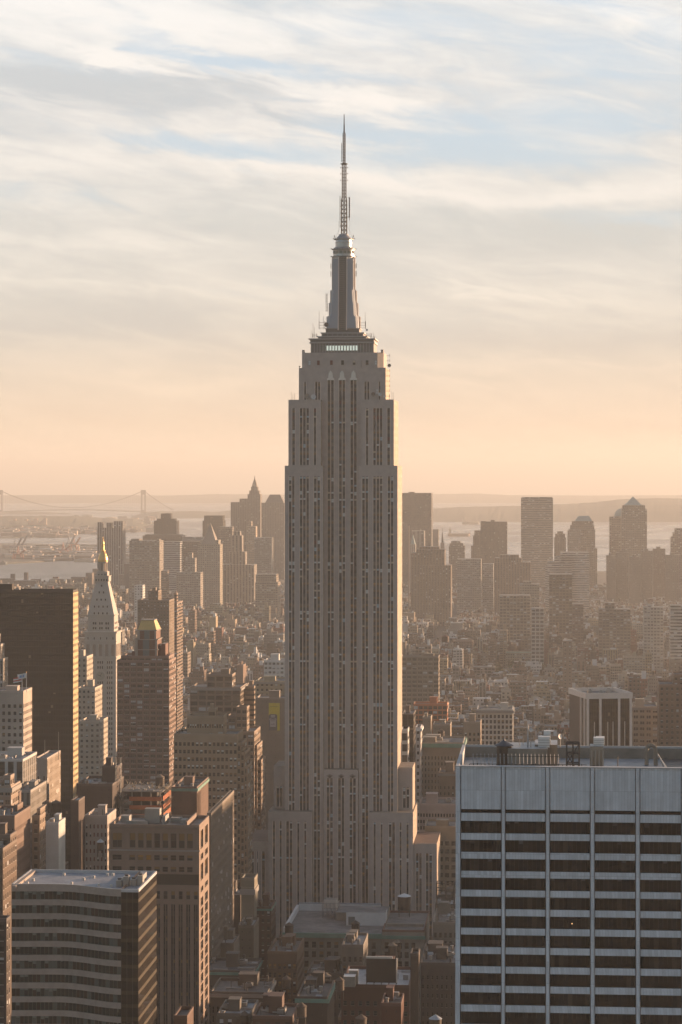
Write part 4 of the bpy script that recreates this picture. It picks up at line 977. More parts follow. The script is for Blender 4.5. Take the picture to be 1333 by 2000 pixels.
# ---------------------------------------------------------------- lower left: tan granite tower behind it
def granite_tower():
    D = 900.0; x0, Wd, L = toward(213, 389.5, 409, D); g = 2.0
    t = empty('office_tower', (x0, D, g), -A); FOOT.append((x0, D, Wd, L, A))
    tag(t, 'brown granite office tower with a sunlit side, behind the green glass block', 'office tower')
    def zz(p): return Z(p, D) - g
    w = MB(); wins = []; pl = M['granite']
    zt, z2 = zz(1616), zz(1660)
    W2 = Wd - .6
    def openface(y, xa, xb_, za, zb, cols, rows, lst): wall_open(w, (xa, y), (1, 0), xb_ - xa, za, zb, cols, rows, pl, .5, lst)
    cw = (Wd - 1.2) / 10.6
    cols = [(.9, .9 + cw * 1.15)] + [(1.4 + cw * (k + .75) + .55, 1.4 + cw * (k + .75) + cw - .35) for k in range(1, 10)]
    cols = [c for c in cols if c[1] < Wd - .6]
    openface(.6, .3, Wd - .3, z2 + .1, zt, cols, [(z2 + .8, zt - 2.0)], wins)
    r0 = [(zz(1679.5), zz(1669)), (zz(1702), zz(1691.5))]
    z3 = zz(1706)
    openface(0, 0, Wd, z3, z2, [(a + .3, b2 + .3) for a, b2 in cols], r0, wins)
    # dark recessed belt, then tall bays
    z4 = zz(1727)
    w.poly([(0, .6, z4), (Wd, .6, z4), (Wd, .6, z3), (0, .6, z3)], M['darkband'])
    w.poly([(0, 0, z3), (Wd, 0, z3), (Wd, .6, z3), (0, .6, z3)], pl)
    ncol = 12; c2 = []
    for k in range(ncol): c2.append((Wd * (k + .26) / ncol, Wd * (k + .80) / ncol))
    rows = [(zz(1755), zz(1739))]; z5 = zz(1760)
    openface(0, 0, Wd, z5, z4, c2, rows, wins)
    fl = 3.9; rows = []
    z = z5 - .8
    zend = max(2, zz(2060))
    openface(0, 0, Wd, -3, z5, c2, [(zend, z)], None)
    for a, b2 in c2:
        q = MB(); q.poly([(a, .5, zend), (b2, .5, zend), (b2, .5, z), (a, .5, z)], M['darkband'])
        q.box((a + b2) / 2 - .12, (a + b2) / 2 + .12, .25, .499, zend, z, M['brownfin']); q.build('window_bay', t)
        for j in range(int((z - zend) / fl)):
            zz_ = z - (j + 1) * fl + 1.2
            wins.append(((a + .1, .46, zz_), (1, 0), round((b2 - a) / 2 - .25, 2), 2.4)); wins.append((((a + b2) / 2 + .14, .46, zz_), (1, 0), round((b2 - a) / 2 - .25, 2), 2.4))
    # sunlit west side
    side = []
    c3 = [(L * .14, L * .40), (L * .56, L * .86)]
    spans = [(zz(1660), zz(1624)), (zz(1682), zz(1670)), (zz(1722), zz(1690)), (zz(1745), zz(1735))]
    z = zz(1756)
    for j in range(16): spans.append((z - (j + 1) * 3.9 + .7, z - j * 3.9))
    spans = [s for s in spans if s[0] > 3]
    wall_open(w, (Wd, 0), (0, 1), L, -3, zt, c3, spans, pl, .5, side)
    w.box(0, Wd, .6, L, -3, zt, pl, skip='frtd'); w.poly([(.0, 0, z2), (Wd, 0, z2), (Wd, .6, z2), (0, .6, z2)], pl)
    w.build('wall', t, color=(1, 1, 1))
    rn = random.Random(3)
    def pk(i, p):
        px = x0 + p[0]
        if p[2] > zz(1690) and 8 < p[0] < 16 and p[1] < 1: return rn.choice(['gold', 'gold', 'amber'])  # gold reflection painted into these panes
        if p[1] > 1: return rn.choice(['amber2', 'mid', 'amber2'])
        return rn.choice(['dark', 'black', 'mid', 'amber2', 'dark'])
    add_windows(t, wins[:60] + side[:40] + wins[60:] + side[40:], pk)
    r = MB(); r.poly([(0, 0, zt), (Wd, 0, zt), (Wd, L, zt), (0, L, zt)], M['roof_d'], [(0, 0), (Wd, 0), (Wd, L), (0, L)])
    parapet(r, .1, Wd - .1, .6, L - .1, zt, 1.1, pl); r.box(-.3, Wd + .3, -.35, -.01, z2 - .2, z2 + .25, M['coping_w2'])
    r.box(Wd - 5, Wd - 4.5, 1, L - 1, zt, zt + 2.2, pl); r.build('roof', t)
    for x, y, a, b2, h in ((11, 12, 5.5, 4, 5.2), (2, 14, 3, 5, 2.2), (18, 9, 1, 9, 3.0), (5, 7, 8, 1.2, 1.4), (20, 15, 4, 3, 1.6), (24, 12, 2, 6, 1.2)):
        q = MB(); q.box(x, x + a, y, y + b2, zt, zt + h, M['metal'], M['coping_w2']); q.build('bulkhead' if h > 4 else 'roof_unit', t)
M['granite'] = mat('brown_granite', (.20, .14, .11), .75, noise=.12, nscale=.4); M['darkband'] = mat('dark_bronze_panel', (.035, .026, .02), .4)
M['brownfin'] = mat('brown_fin', (.15, .11, .09), .6); M['coping_w2'] = mat('grey_coping', (.26, .24, .22), .8)
granite_tower()

# ---------------------------------------------------------------- white clock tower with a gilded cupola
def clock_tower():
    D = 2100.0; s = F / D; x0, Wd, L = toward(166, 227, 236.6, D); g = 2 + drop(0, D)
    t = empty('clock_tower', (x0, D, g), -A); FOOT.append((x0, D, Wd, L, A)); L = 24.0
    tag(t, 'slender white marble clock tower with pyramid roof and golden cupola, left of centre', 'clock tower')
    def zz(p): return Z(p, D) - g
    ml = M['marble']; w = MB(); wins = []
    zc = zz(1234.5)
    rows = []
    z = zz(1284)
    arch = [(zz(1281), zz(1259))]
    c5 = [(Wd * (k + .22) / 5, Wd * (k + .78) / 5) for k in range(5)]
    wall_open(w, (0, 0), (1, 0), Wd, zz(1284), zz(1252), c5, [(zz(1282), zz(1258.5))], ml, 1.2, None)
    wall_open(w, (Wd, 0), (0, 1), L, zz(1284), zz(1252), [(L * (k + .22) / 4, L * (k + .78) / 4) for k in range(4)], [(zz(1282), zz(1258.5))], ml, 1.2, None)
    wall_open(w, (0, 0), (1, 0), Wd, zz(1252), zc, [(Wd * (k + .40) / 5, Wd * (k + .60) / 5) for k in range(5)], [(zz(1249), zz(1244.5))], ml, .5, wins)
    w.poly([(Wd, 0, zz(1252)), (Wd, L, zz(1252)), (Wd, L, zc), (Wd, 0, zc)], ml)
    w.poly([(0, 1.2, zz(1284)), (Wd, 1.2, zz(1284)), (Wd, 1.2, zz(1252)), (0, 1.2, zz(1252))], M['marble_pink'])
    w.poly([(Wd - 1.2, 0, zz(1284)), (Wd - 1.2, L, zz(1284)), (Wd - 1.2, L, zz(1252)), (Wd - 1.2, 0, zz(1252))], M['marble_pink'])
    # shaft: three bays of three windows by storey
    cs = []
    for b0 in (.10, .40, .70):
        for k in range(3): cs.append((Wd * (b0 + k * .07), Wd * (b0 + k * .07 + .045)))
    rows = [(z - 5.2 - k * 4.25, z - 3.0 - k * 4.25) for k in range(30)]; rows = [r for r in rows if r[0] > 4]
    wall_open(w, (0, 0), (1, 0), Wd, -3, z, cs, rows, ml, .5, wins)
    wall_open(w, (Wd, 0), (0, 1), L, -3, z, [(L * (k + .4) / 5, L * (k + .62) / 5) for k in range(5)], rows, ml, .5, None)
    w.box(0, Wd, 0, L, -3, zc, ml, skip='frtd')
    w.box(-.9, Wd + .9, -.9, L + .9, zc - 1.0, zc + .4, ml); w.box(-.6, Wd + .6, -.6, -.01, zz(1286), zz(1284), ml); w.box(-.5, Wd + .5, -.5, -.01, zz(1253), zz(1251.5), ml)
    # upper stage
    i_ = 2.0; z1, z2 = zc + .4, zz(1203)
    def up(xa, ya, u, Wq): wall_open(w, (xa, ya), u, Wq, z1, z2, [(Wq * q - .75, Wq * q + .75) for q in (.22, .30, .46, .54, .70, .78)], [(zz(1229.5), zz(1225)), (zz(1220), zz(1215.5))], ml, .5, wins)
    up(i_, i_, (1, 0), Wd - 2 * i_); up(Wd - i_, i_, (0, 1), L - 2 * i_)
    w.box(i_, Wd - i_, i_, L - i_, z1, z2, ml, skip='frtd'); w.box(i_ - .6, Wd - i_ + .6, i_ - .6, L - i_ + .6, z2, z2 + 1.0, ml)
    w.build('wall', t)
    # pyramid
    r = MB(); za, zb = z2 + 1.0, zz(1136.5); cx, cy = Wd / 2, L / 2; ha, hb = Wd / 2 - i_, 5.0; hy, hyb = L / 2 - i_, 5.0
    r.prism([(cx - ha, cy - hy), (cx + ha, cy - hy), (cx + ha, cy + hy), (cx - ha, cy + hy)], za, zb, M['marble_roof'], pts2=[(cx - hb, cy - hyb), (cx + hb, cy - hyb), (cx + hb, cy + hyb), (cx - hb, cy + hyb)])
    r.build('roof', t)
    for py, n in ((1198, 4), (1185, 4), (1171.5, 3), (1157.5, 2), (1144.5, 1)):
        f = (zz(py) - za) / (zb - za); hx = ha + (hb - ha) * f; yy = cy - (hy + (hyb - hy) * f)
        for k in range(n):
            x = cx + (k - (n - 1) / 2) * 3.6; q = MB(); q.box(x - .75, x + .75, yy - .5, yy + .6, zz(py) - .9, zz(py) + 1.0, ml); q.box(x - .5, x + .5, yy - .56, yy - .505, zz(py) - .8, zz(py) + .8, G['black']); q.build('dormer', t)
    # belvedere, lantern, cupola
    b_ = MB()
    b_.box(cx - 5.9, cx + 5.9, cy - 5.9, cy + 5.9, zb, zz(1126), ml)
    for k in range(5): b_.box(cx - 5.1 + k * 2.2, cx - 4.1 + k * 2.2, cy - 5.96, cy - 5.905, zb + .6, zb + 2.2, G['dark'])
    b_.box(cx - 6.4, cx + 6.4, cy - 6.4, cy + 6.4, zz(1126), zz(1125), ml)
    b_.box(cx - 4.6, cx + 4.6, cy - 4.6, cy + 4.6, zz(1125), zz(1117), ml)
    for k in range(3): b_.box(cx - 3.0 + k * 2.6, cx - 2.2 + k * 2.6, cy - 4.66, cy - 4.605, zz(1124), zz(1121.5), G['dark'])
    b_.ring(cx, cy, [(4.3, zz(1117)), (4.3, zz(1115.8))], ml, 16); b_.ring(cx, cy, [(2.6, zz(1115.8)), (2.6, zz(1100))], M['marble_pink'], 16); b_.ring(cx, cy, [(4.2, zz(1100)), (4.3, zz(1098))], ml, 16)
    b_.build('belvedere', t)
    for k in range(8):
        a = k * math.pi / 4 + .3; q = MB(); q.ring(cx + 3.5 * math.cos(a), cy + 3.5 * math.sin(a), [(.5, zz(1115.8)), (.42, zz(1100))], ml, 8); q.build('column', t)
    d = MB(); z0 = zz(1098); h = zz(1077) - z0
    d.ring(cx, cy, [(4.15, z0), (4.3, z0 + h * .18), (3.9, z0 + h * .45), (2.9, z0 + h * .75), (1.7, z0 + h * .96), (2.1, z0 + h), (2.1, z0 + h + .6), (1.3, z0 + h + .8), (1.2, z0 + h + 5), (1.9, z0 + h + 5.2), (1.2, z0 + h + 5.6), (.9, z0 + h + 8), (.35, z0 + h + 9), (.35, z0 + h + 10), (.8, z0 + h + 10.6), (.35, z0 + h + 11.2), (.12, zz(1049))], M['gold'], 20)
    d.build('cupola', t)
    # clock faces
    for nm, c, u in (('n', (cx, -.02), (1, 0)), ('w', (Wd + .02, cy), (0, 1))):
        q = MB(); nx, ny = u[1], -u[0]; zc_ = zz(1320); rr = 4.4
        def ringpt(a, r_, o): return (c[0] + u[0] * r_ * math.cos(a) + nx * o, c[1] + u[1] * r_ * math.cos(a) + ny * o, zc_ + r_ * math.sin(a))
        for k in range(28):
            a0, a1 = k * math.pi / 14, (k + 1) * math.pi / 14
            q.poly([ringpt(a0, 3.5, .3), ringpt(a0, rr, .3), ringpt(a1, rr, .3), ringpt(a1, 3.5, .3)], M['marble']); q.poly([ringpt(a0, 3.5, .3), ringpt(a1, 3.5, .3), (c[0] + nx * .2, c[1] + ny * .2, zc_)], M['clockface'])
            q.poly([ringpt(a0, rr, 0), ringpt(a1, rr, 0), ringpt(a1, rr, .3), ringpt(a0, rr, .3)], M['marble'])
        f = q.build('clock', t)
        hh = MB()
        for a, l in ((R(150), 2.3), (R(60), 3.1)): hh.bar(ringpt(a, -.4, .42), ringpt(a, l, .42), .22, G['dark'])
        for k in range(12): a = k * math.pi / 6; hh.bar(ringpt(a, 2.8, .4), ringpt(a, 3.3, .4), .12, G['dark'])
        hh.build('clock_hand', f)
    rn = random.Random(9); add_windows(t, wins, lambda i, p: rn.choice(['dark', 'black', 'mid']))
M['marble'] = mat('white_marble', (.38, .335, .295), .7, noise=.10, nscale=.1); M['marble_pink'] = mat('pinkish_marble', (.30, .24, .20), .8, noise=.1); M['marble_roof'] = mat('marble_roof', (.39, .35, .315), .7, noise=.08, nscale=.2)
M['clockface'] = mat('clock_face', (.30, .28, .23), .7)
clock_tower()
M['sunlit_gold_band'] = facade('sunlit_gold_side', (-.1, 1.1), (.30, .72), glass=((.16, .12, .06), (.22, .16, .08), (.30, .22, .12)), blind=.1, seed=33, sill=False, grough=.35, blindc=(.4, .3, .18))  # sun's gold on the bronze slab's edge, put into the side colour
M['dark'].node_tree
# ---------------------------------------------------------------- the other buildings that stand out
B = building
W1 = (0, 0, .5, .55, 3.0)
def nearwin(nc, wf=.5, hf=.55, top=2.5, kinds=None, nr=0, side=True): return (nc, nr, wf, hf, top, kinds, 3.0) + (() if side else ('noside',))
BZ = ['mid', 'dark', 'dark', 'amber2', 'blind', 'mid', 'cream']
LF = ['dark', 'mid', 'amber2', 'blind', 'blind', 'dark', 'mid', 'dark']
# left side, near to far
B('office_slab', 'dark bronze glass office slab with a thin sunlit edge, cut by the left frame', -40, 143, 153, 1157, 1500, 'dark', (.035, .028, .022), roof='roof_d', bulk=2, par=1.6, pu=1.5, pv=3.7, side=('sunlit_gold_band', (.50, .38, .22), 3),
  cat='office tower')
B('apartment_tower', 'brick and glass apartment tower with stepped crown under a yellow hipped roof', 229, 331, 339, 1292.7, 1450, 'loft', (.21, .145, .12), L=26, bulk=0, pu=3.6, pv=3.1, cat='apartment tower',
  tiers=((.06, .98, .1, .9, 1285), ))
def yellow_crown():
    D = 1450; par = [o for o in COL.objects if o.name == 'apartment_tower'][0]; x0, Wd, L = toward(229, 331, 339, D, L=26); g = 2 + drop(0, D)
    def zz(p): return Z(p, D) - g
    def lx(px): r = (px - CX) / F; return (r * D - x0) / (CA + r * SA)
    q = MB(); rb = M['red_panel']; gp = M['bluegrey_panel']; lg = M['coping_w2']; y0, y1 = 5, 21
    for a, b2, pa, pb in ((261.5, 305, 1292.7, 1269), (261.5, 305, 1269, 1249), (266.5, 303, 1249, 1231)):
        A_, B_ = lx(a), lx(b2); za, zb = zz(pa), zz(pb)
        q.box(A_, B_, y0, y1, za, zb, rb, lg, skip='d')
        for s0, s1 in ((.0, .12), (.36, .64), (.90, 1.0)): q.box(A_ + (B_ - A_) * s0, A_ + (B_ - A_) * s1, y0 - .35, y0 - .02, za, zb - .5, gp if s0 == .36 else lg)
        for k in range(1, 5): q.box(A_ + .1, B_ - .1, y0 - .2, y0 - .021, za + (zb - za) * k / 5 - .1, za + (zb - za) * k / 5 + .1, G['frame'])
        q.box(A_ - .5, B_ + .5, y0 - .5, y1 + .5, zb - .49, zb, lg)
    for a, b2, pt in ((305.1, 311, 1262), (311.1, 319, 1259), (319.1, 324, 1285), (253, 261.4, 1274), (324.1, 328, 1280)):
        q.box(lx(a), lx(b2), y0 + 4, y1 - 1, zz(1292.7) + .01, zz(pt), rb, lg, skip='d')
    q.build('crown', par)
    r = MB(); A_, B_ = lx(267), lx(303.5); a2, b3 = lx(272), lx(297)
    r.prism([(A_, y0), (B_, y0), (B_, y1), (A_, y1)], zz(1231) + .02, zz(1213), M['yellow_tile'], lg, pts2=[(a2, y0 + 3), (b3, y0 + 3), (b3, y1 - 3), (a2, y1 - 3)])
    r.box(a2 - .3, b3 + .3, y0 + 2.7, y1 - 2.7, zz(1213), zz(1211.5), lg); r.build('roof', par)
    for px in (276, 296): f = MB(); f.bar((lx(px), y0 + 3, zz(1211.5)), (lx(px), y0 + 3, zz(1206)), .2, lg); f.build('roof_finial', par)
M['red_panel'] = mat('red_brick_panel', (.14, .068, .052), .8); M['bluegrey_panel'] = mat('bluegrey_panel', (.10, .125, .135), .4); M['yellow_tile'] = mat('yellow_roof_tile', (.50, .36, .14), .6, noise=.1)
yellow_crown()
B('hotel_tower', 'cream stepped hotel tower in front of the clock tower, highest of its wings', 150, 170, 187, 1285, 1760, 'punch', CRM, L=24, pu=3.2, pv=3.6, bulk=1, tiers=(), cat='stepped tower')
B('hotel_wing', 'middle wing of the cream stepped tower, in front of the clock tower', 152, 186, 201, 1346, 1735, 'punch', CRM, L=28, pu=3.2, pv=3.6, bulk=1, cat='stepped tower')
B('hotel_wing', 'lowest wing of the cream stepped tower beside the apartment tower', 155, 196, 220, 1411, 1705, 'punch', CRM, L=30, pu=3.2, pv=3.6, bulk=2, cat='stepped tower')
B('brick_tower', 'brown brick apartment tower with sunlit checkered side, above the yellow roofed one', 269, 331, 343, 1174, 2400, 'punch_b', (.17, .13, .10), bulk=1, pu=3.2, pv=3.0, L=34, tiers=((.3, .62, .2, .8, 1156),), cat='apartment tower')
B('brick_tower', 'narrow brown brick tower with ribbed sunlit side, right of its checkered neighbour', 341, 346, 360, 1179, 2330, 'band', (.19, .14, .11), L=38, bulk=1, pu=3, pv=3, cat='apartment tower', tiers=((0, .9, 0, .25, 1161),))
B('office_building', 'buff stone office building with lit west pilasters and two flagpoles on its roof', -20, 46, 59, 1353, 1300, 'pair', (.36, .30, .26), win=nearwin(6, .52, .5, 5, BZ), L=22, bulk=1, pu=4, pv=3.7)
B('gothic_tower', 'slim grey tower cut by the left edge, before the bronze slab', -25, 7, 11, 1290, 1400, 'pier', (.33, .29, .25), L=12, bulk=0, tiers=((0, .82, .1, .9, 1262), (.0, .6, .2, .8, 1243)), pu=2.5)
def flags():
    D = 1296.0
    for px, pt, lab, cols in ((43.5, 1322, 'flagpole with a red and white striped flag on the buff office roof', 'us'), (52, 1315, 'flagpole with a pale blue and white flag on the buff office roof', 'blue')):
        z0 = Z(1354, D); t = empty('flagpole', (X(px, D + 5), D + 5, z0)); tag(t, lab, 'flagpole', 'roof flagpoles')
        q = MB(); h = Z(pt, D) - z0; q.bar((0, 0, 0), (0, 0, h), .16, M['white'], 6); q.ring(0, 0, [(.3, h), (.3, h + .3), (.05, h + .5)], M['gold'], 8); q.build('pole', t)
        f = MB(); n = 8; w_ = 4.6 if cols == 'us' else 9 * .30 + 2.0; hh = 2.6
        for i in range(n):
            xa, xb = -w_ * i / n, -w_ * (i + 1) / n; ya, yb = .5 * math.sin(i * .9), .5 * math.sin((i + 1) * .9); sag = -.10 * i
            for j in range(4):
                zt = h - .3 - hh * j / 4 + sag; zb = h - .3 - hh * (j + 1) / 4 + sag
                if cols == 'us': m_ = M['flag_blue'] if (i < 3 and j < 2) else (M['flag_red'] if j % 2 == 0 else M['white'])
                else: m_ = M['flag_blue2'] if (2 <= i <= 5 and 1 <= j <= 2) else M['white']
                f.poly([(xa, ya, zb), (xb, yb, zb), (xb, yb, zt), (xa, ya, zt)], m_)
                f.poly([(xa, ya + .04, zb), (xa, ya + .04, zt), (xb, yb + .04, zt), (xb, yb + .04, zb)], m_)
        f.build('flag', t)
M['flag_red'] = mat('flag_red', (.45, .07, .06), .8); M['flag_blue'] = mat('flag_blue', (.05, .08, .25), .8); M['flag_blue2'] = mat('flag_pale_blue', (.16, .30, .52), .8)
flags()
B('stone_block', 'grey stone block with a sunlit ribbed side and two thin masts, before the bronze slab', 69, 92.2, 118.5, 1483.5, 1150, 'pier', (.30, .255, .225), pu=3.6, pv=3.9, bulk=0, win=(2, 8, .22, .3, 2, ['dark'], 3, 'noside'), par=.8, side=('pier', (.38, .31, .25), 3.0))  # side wall coloured lighter and warmer to carry the sunlight
for px, pt, q in ((88, 1445, 'nearer'), (111, 1433, 'farther')):
    D = 1162.0; t = empty('flagpole', (X(px, D), D + (8 if px > 100 else 0), Z(1484, D))); tag(t, 'bare thin mast on the sunlit ribbed block, the %s of two' % q, 'mast', 'bare roof masts')
    q2 = MB(); q2.bar((0, 0, -1), (0, 0, Z(pt, D) - Z(1484, D)), .14, M['coping_w2'], 6); q2.build('pole', t)
B('office_building', 'dark windowed block with white piers at the left edge, left of the ribbed block', -40, 45, 64.5, 1487, 1095, 'fins', (.40, .38, .36), pu=4.2, pv=3.9, bulk=2, roof='roof_s', L=30)
B('office_building', 'low grey ribbed block stepping below the white piered one', 28, 60, 92, 1548, 1070, 'pier', (.26, .235, .21), pu=2.6, pv=3.8, bulk=1, L=34)
B('ornate_building', 'old stone building with a sunlit sculpted corner at the left edge', -30, 22, 40, 1540, 1020, 'pair', (.26, .20, .16), pu=3, pv=3.7, L=18, bulk=0, tiers=((.72, .98, .0, .4, 1519), (.1, .6, .2, .8, 1530)), cornice=('coping_w2', 1.5, .6))
B('brick_building', 'brown brick building at the left edge with a lit white chimney wall', -30, 29, 42, 1598, 985, 'blank', (.15, .10, .078), win=(7, 0, .3, .45, 3, ['dark', 'mid'], 3), L=30, bulk=1, tiers=((.72, .80, .55, .9, 1588),))
B('narrow_tower', 'slender tan loft tower catching sunlight on its top corner, left foreground', 63, 78, 91, 1598, 1040, 'punch', (.23, .175, .135), L=16, pu=3, pv=3.6, bulk=0, tiers=((.55, .97, .1, .95, 1585),))
B('party_wall_building', 'narrow building with a blank whitewashed wall, left of the clock tower line', 90, 115, 118, 1611, 1010, 'plain', (.42, .42, .40), L=14, bulk=1)
B('narrow_tower', 'dark narrow brick tower with a pale flat cap, left of the crane', 139, 154, 161, 1566, 1060, 'blank', (.10, .075, .065), L=14, roof='roof_s', bulk=0, par=.7)
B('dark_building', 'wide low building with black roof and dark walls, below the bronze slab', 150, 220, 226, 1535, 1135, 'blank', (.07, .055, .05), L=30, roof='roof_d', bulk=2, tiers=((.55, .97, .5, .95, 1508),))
B('apartment_building', 'pale walk-up with reddish window blinds, left of the brown granite tower', 166, 210, 216, 1597, 1075, 'punch', (.34, .30, .27), win=nearwin(6, .42, .5, 2, ['red', 'red', 'dark', 'blind']), L=22, bulk=1)
B('brick_building', 'brown brick corner building at far lower left beside the banded block', -30, 6, 24, 1662, 905, 'punch', (.13, .095, .075), L=24, pu=3.4, pv=3.8, bulk=1, tiers=((0, .98, .55, 1, 1646),))
B('low_building', 'blue roofed low building at the left edge below the banded block roof', -40, 13, 14, 1800, 805, 'punch', (.12, .10, .095), L=6, roof='roof_b', bulk=0)
B('loft_building', 'stepped tan loft building with white blinds and sunlit terraces, left of the great tower', 340, 464, 470, 1437, 1250, 'loft', (.27, .20, .14), win=(15, 0, .66, .5, 2.2, LF + ['blind'], 20), L=24, bulk=1, pu=5, pv=3.75,
  tiers=((.0, 1.055, .08, .99, 1455), (.0, 1.11, .12, .98, 1473), (.02, 1.15, .16, .97, 1500), (.18, .76, .25, .8, 1404, Z(1437, 1250) - 2, 1), (.5, .62, .4, .7, 1391, Z(1404, 1250) - 2)))
B('loft_building', 'brown setback loft building behind the stepped tan one, with a slim roof turret', 441, 497, 500, 1432, 1400, 'pair', (.22, .165, .125), L=30, bulk=0, pu=3.6, pv=3.7,
  tiers=((.0, 1.08, .1, .95, 1460), (0, 1.2, .2, .9, 1490), (.35, .72, .1, .5, 1385, Z(1432, 1400) - 2), (.0, .3, .3, .7, 1404, Z(1432, 1400) - 2)))
B('loft_building', 'big dark loft block with tall window bays, middle distance left of the great tower', 371, 470, 474, 1345, 1720, 'grid', (.20, .155, .12), L=36, pu=5.4, pv=4.0, bulk=1, cornice=('coping_w2', 1.2, .8), tiers=((.3, .8, .3, .8, 1322),))
B('loft_building', 'brown block with glowing amber upper windows beside the big dark loft', 476, 497, 499, 1343, 1740, 'band', (.24, .18, .13), L=30, bulk=1, pu=5)
B('hotel_building', 'tan building whose wall carries the yellow advertisement, left of the great tower', 500, 560, 562, 1366, 1600, 'blank', (.225, .185, .15), L=24, bulk=1, tiers=((-.05, .3, .3, .9, 1372),))
B('hotel_building', 'cream masonry hotel with even rows of small windows above the yellow advertisement', 499, 563, 565, 1333, 1680, 'punch', (.33, .28, .20), L=34, pu=3.0, pv=3.3, bulk=2, cornice=('coping_w2', 1, .6))
B('white_building', 'small white building with three window rows beside the great tower, middle distance', 516, 563, 565, 1292, 2080, 'pair', WHT, L=24, pu=3.6, pv=3.6, bulk=2)
def advert():
    D = 1599.2; par_ = empty('advertisement', (X(525.5, D), D - .6, Z(1426.5, D)), -A); tag(par_, 'tall yellow wall advertisement showing a grey mobile phone', 'billboard')
    s = D / F; Wb, Hb = 21.5 * s, 53.5 * s
    q = MB(); q.box(0, Wb, 0, .25, 0, Hb, M['ad_yellow']); q.build('panel', par_)
    p = MB(); w2, h2 = 16.6 * s, 32 * s; n = 10; r = 4.2 * s
    pts = [(0, 0), (w2, 0), (w2, h2 - r)] + [(w2 - r + r * math.sin(R(90 - a)), h2 - r + r * math.cos(R(90 - a))) for a in range(15, 91, 15)] + [(r - r * math.sin(R(a)), h2 - r + r * math.cos(R(a))) for a in range(0, 91, 15)] + [(0, h2 - r)]
    p.poly([(x, -.05, z) for x, z in pts], M['ad_grey'])
    for a0, a1, b0, b1, m_, o in ((3.6, 13.4, 5.5, 22.5, 'ad_dark', .06), (2.6, 13.8, 7.0, 21.5, 'ad_screen', .08), (4.0, 12.2, 26.5, 30.2, 'ad_screen', .08), (4.2, 12.0, 18.2, 19.4, 'ad_dark', .1), (4.0, 8.5, 11.6, 12.6, 'ad_dark', .1), (9.2, 10.8, 10.8, 14.0, 'ad_dark', .1)):
        p.poly([(a0 * s, -o, b0 * s), (a1 * s, -o, b0 * s), (a1 * s, -o, b1 * s), (a0 * s, -o, b1 * s)], M[m_])
    for i in range(8):
        a0, a1 = math.pi * i / 8, math.pi * (i + 1) / 8
        p.bar(((8.2 + 7 * math.cos(a0)) * s, -.1, (20.5 + 4.4 * math.sin(a0)) * s), ((8.2 + 7 * math.cos(a1)) * s, -.1, (20.5 + 4.4 * math.sin(a1)) * s), .16, M['ad_screen'])
    p.build('phone_picture', par_)
    for k in range(13):
        w_ = (.5, .9, .7, 1.1)[k % 4] * s * .95
        q = MB(); x = (2.2 + k * 1.22) * s; q.poly([(x, -.03, 46.2 * s), (x + w_, -.03, 46.2 * s), (x + w_, -.03, 47.3 * s), (x, -.03, 47.3 * s)], M['ad_text']); q.build('lettering', par_)
M['ad_yellow'] = mat('advert_yellow', (.50, .40, .035), .7, noise=.06); M['ad_grey'] = mat('advert_grey', (.095, .088, .10), .7); M['ad_dark'] = mat('advert_dark', (.07, .06, .065), .7); M['ad_screen'] = mat('advert_screen', (.34, .33, .35), .7); M['ad_text'] = mat('advert_text', (.17, .14, .03), .7)
advert()
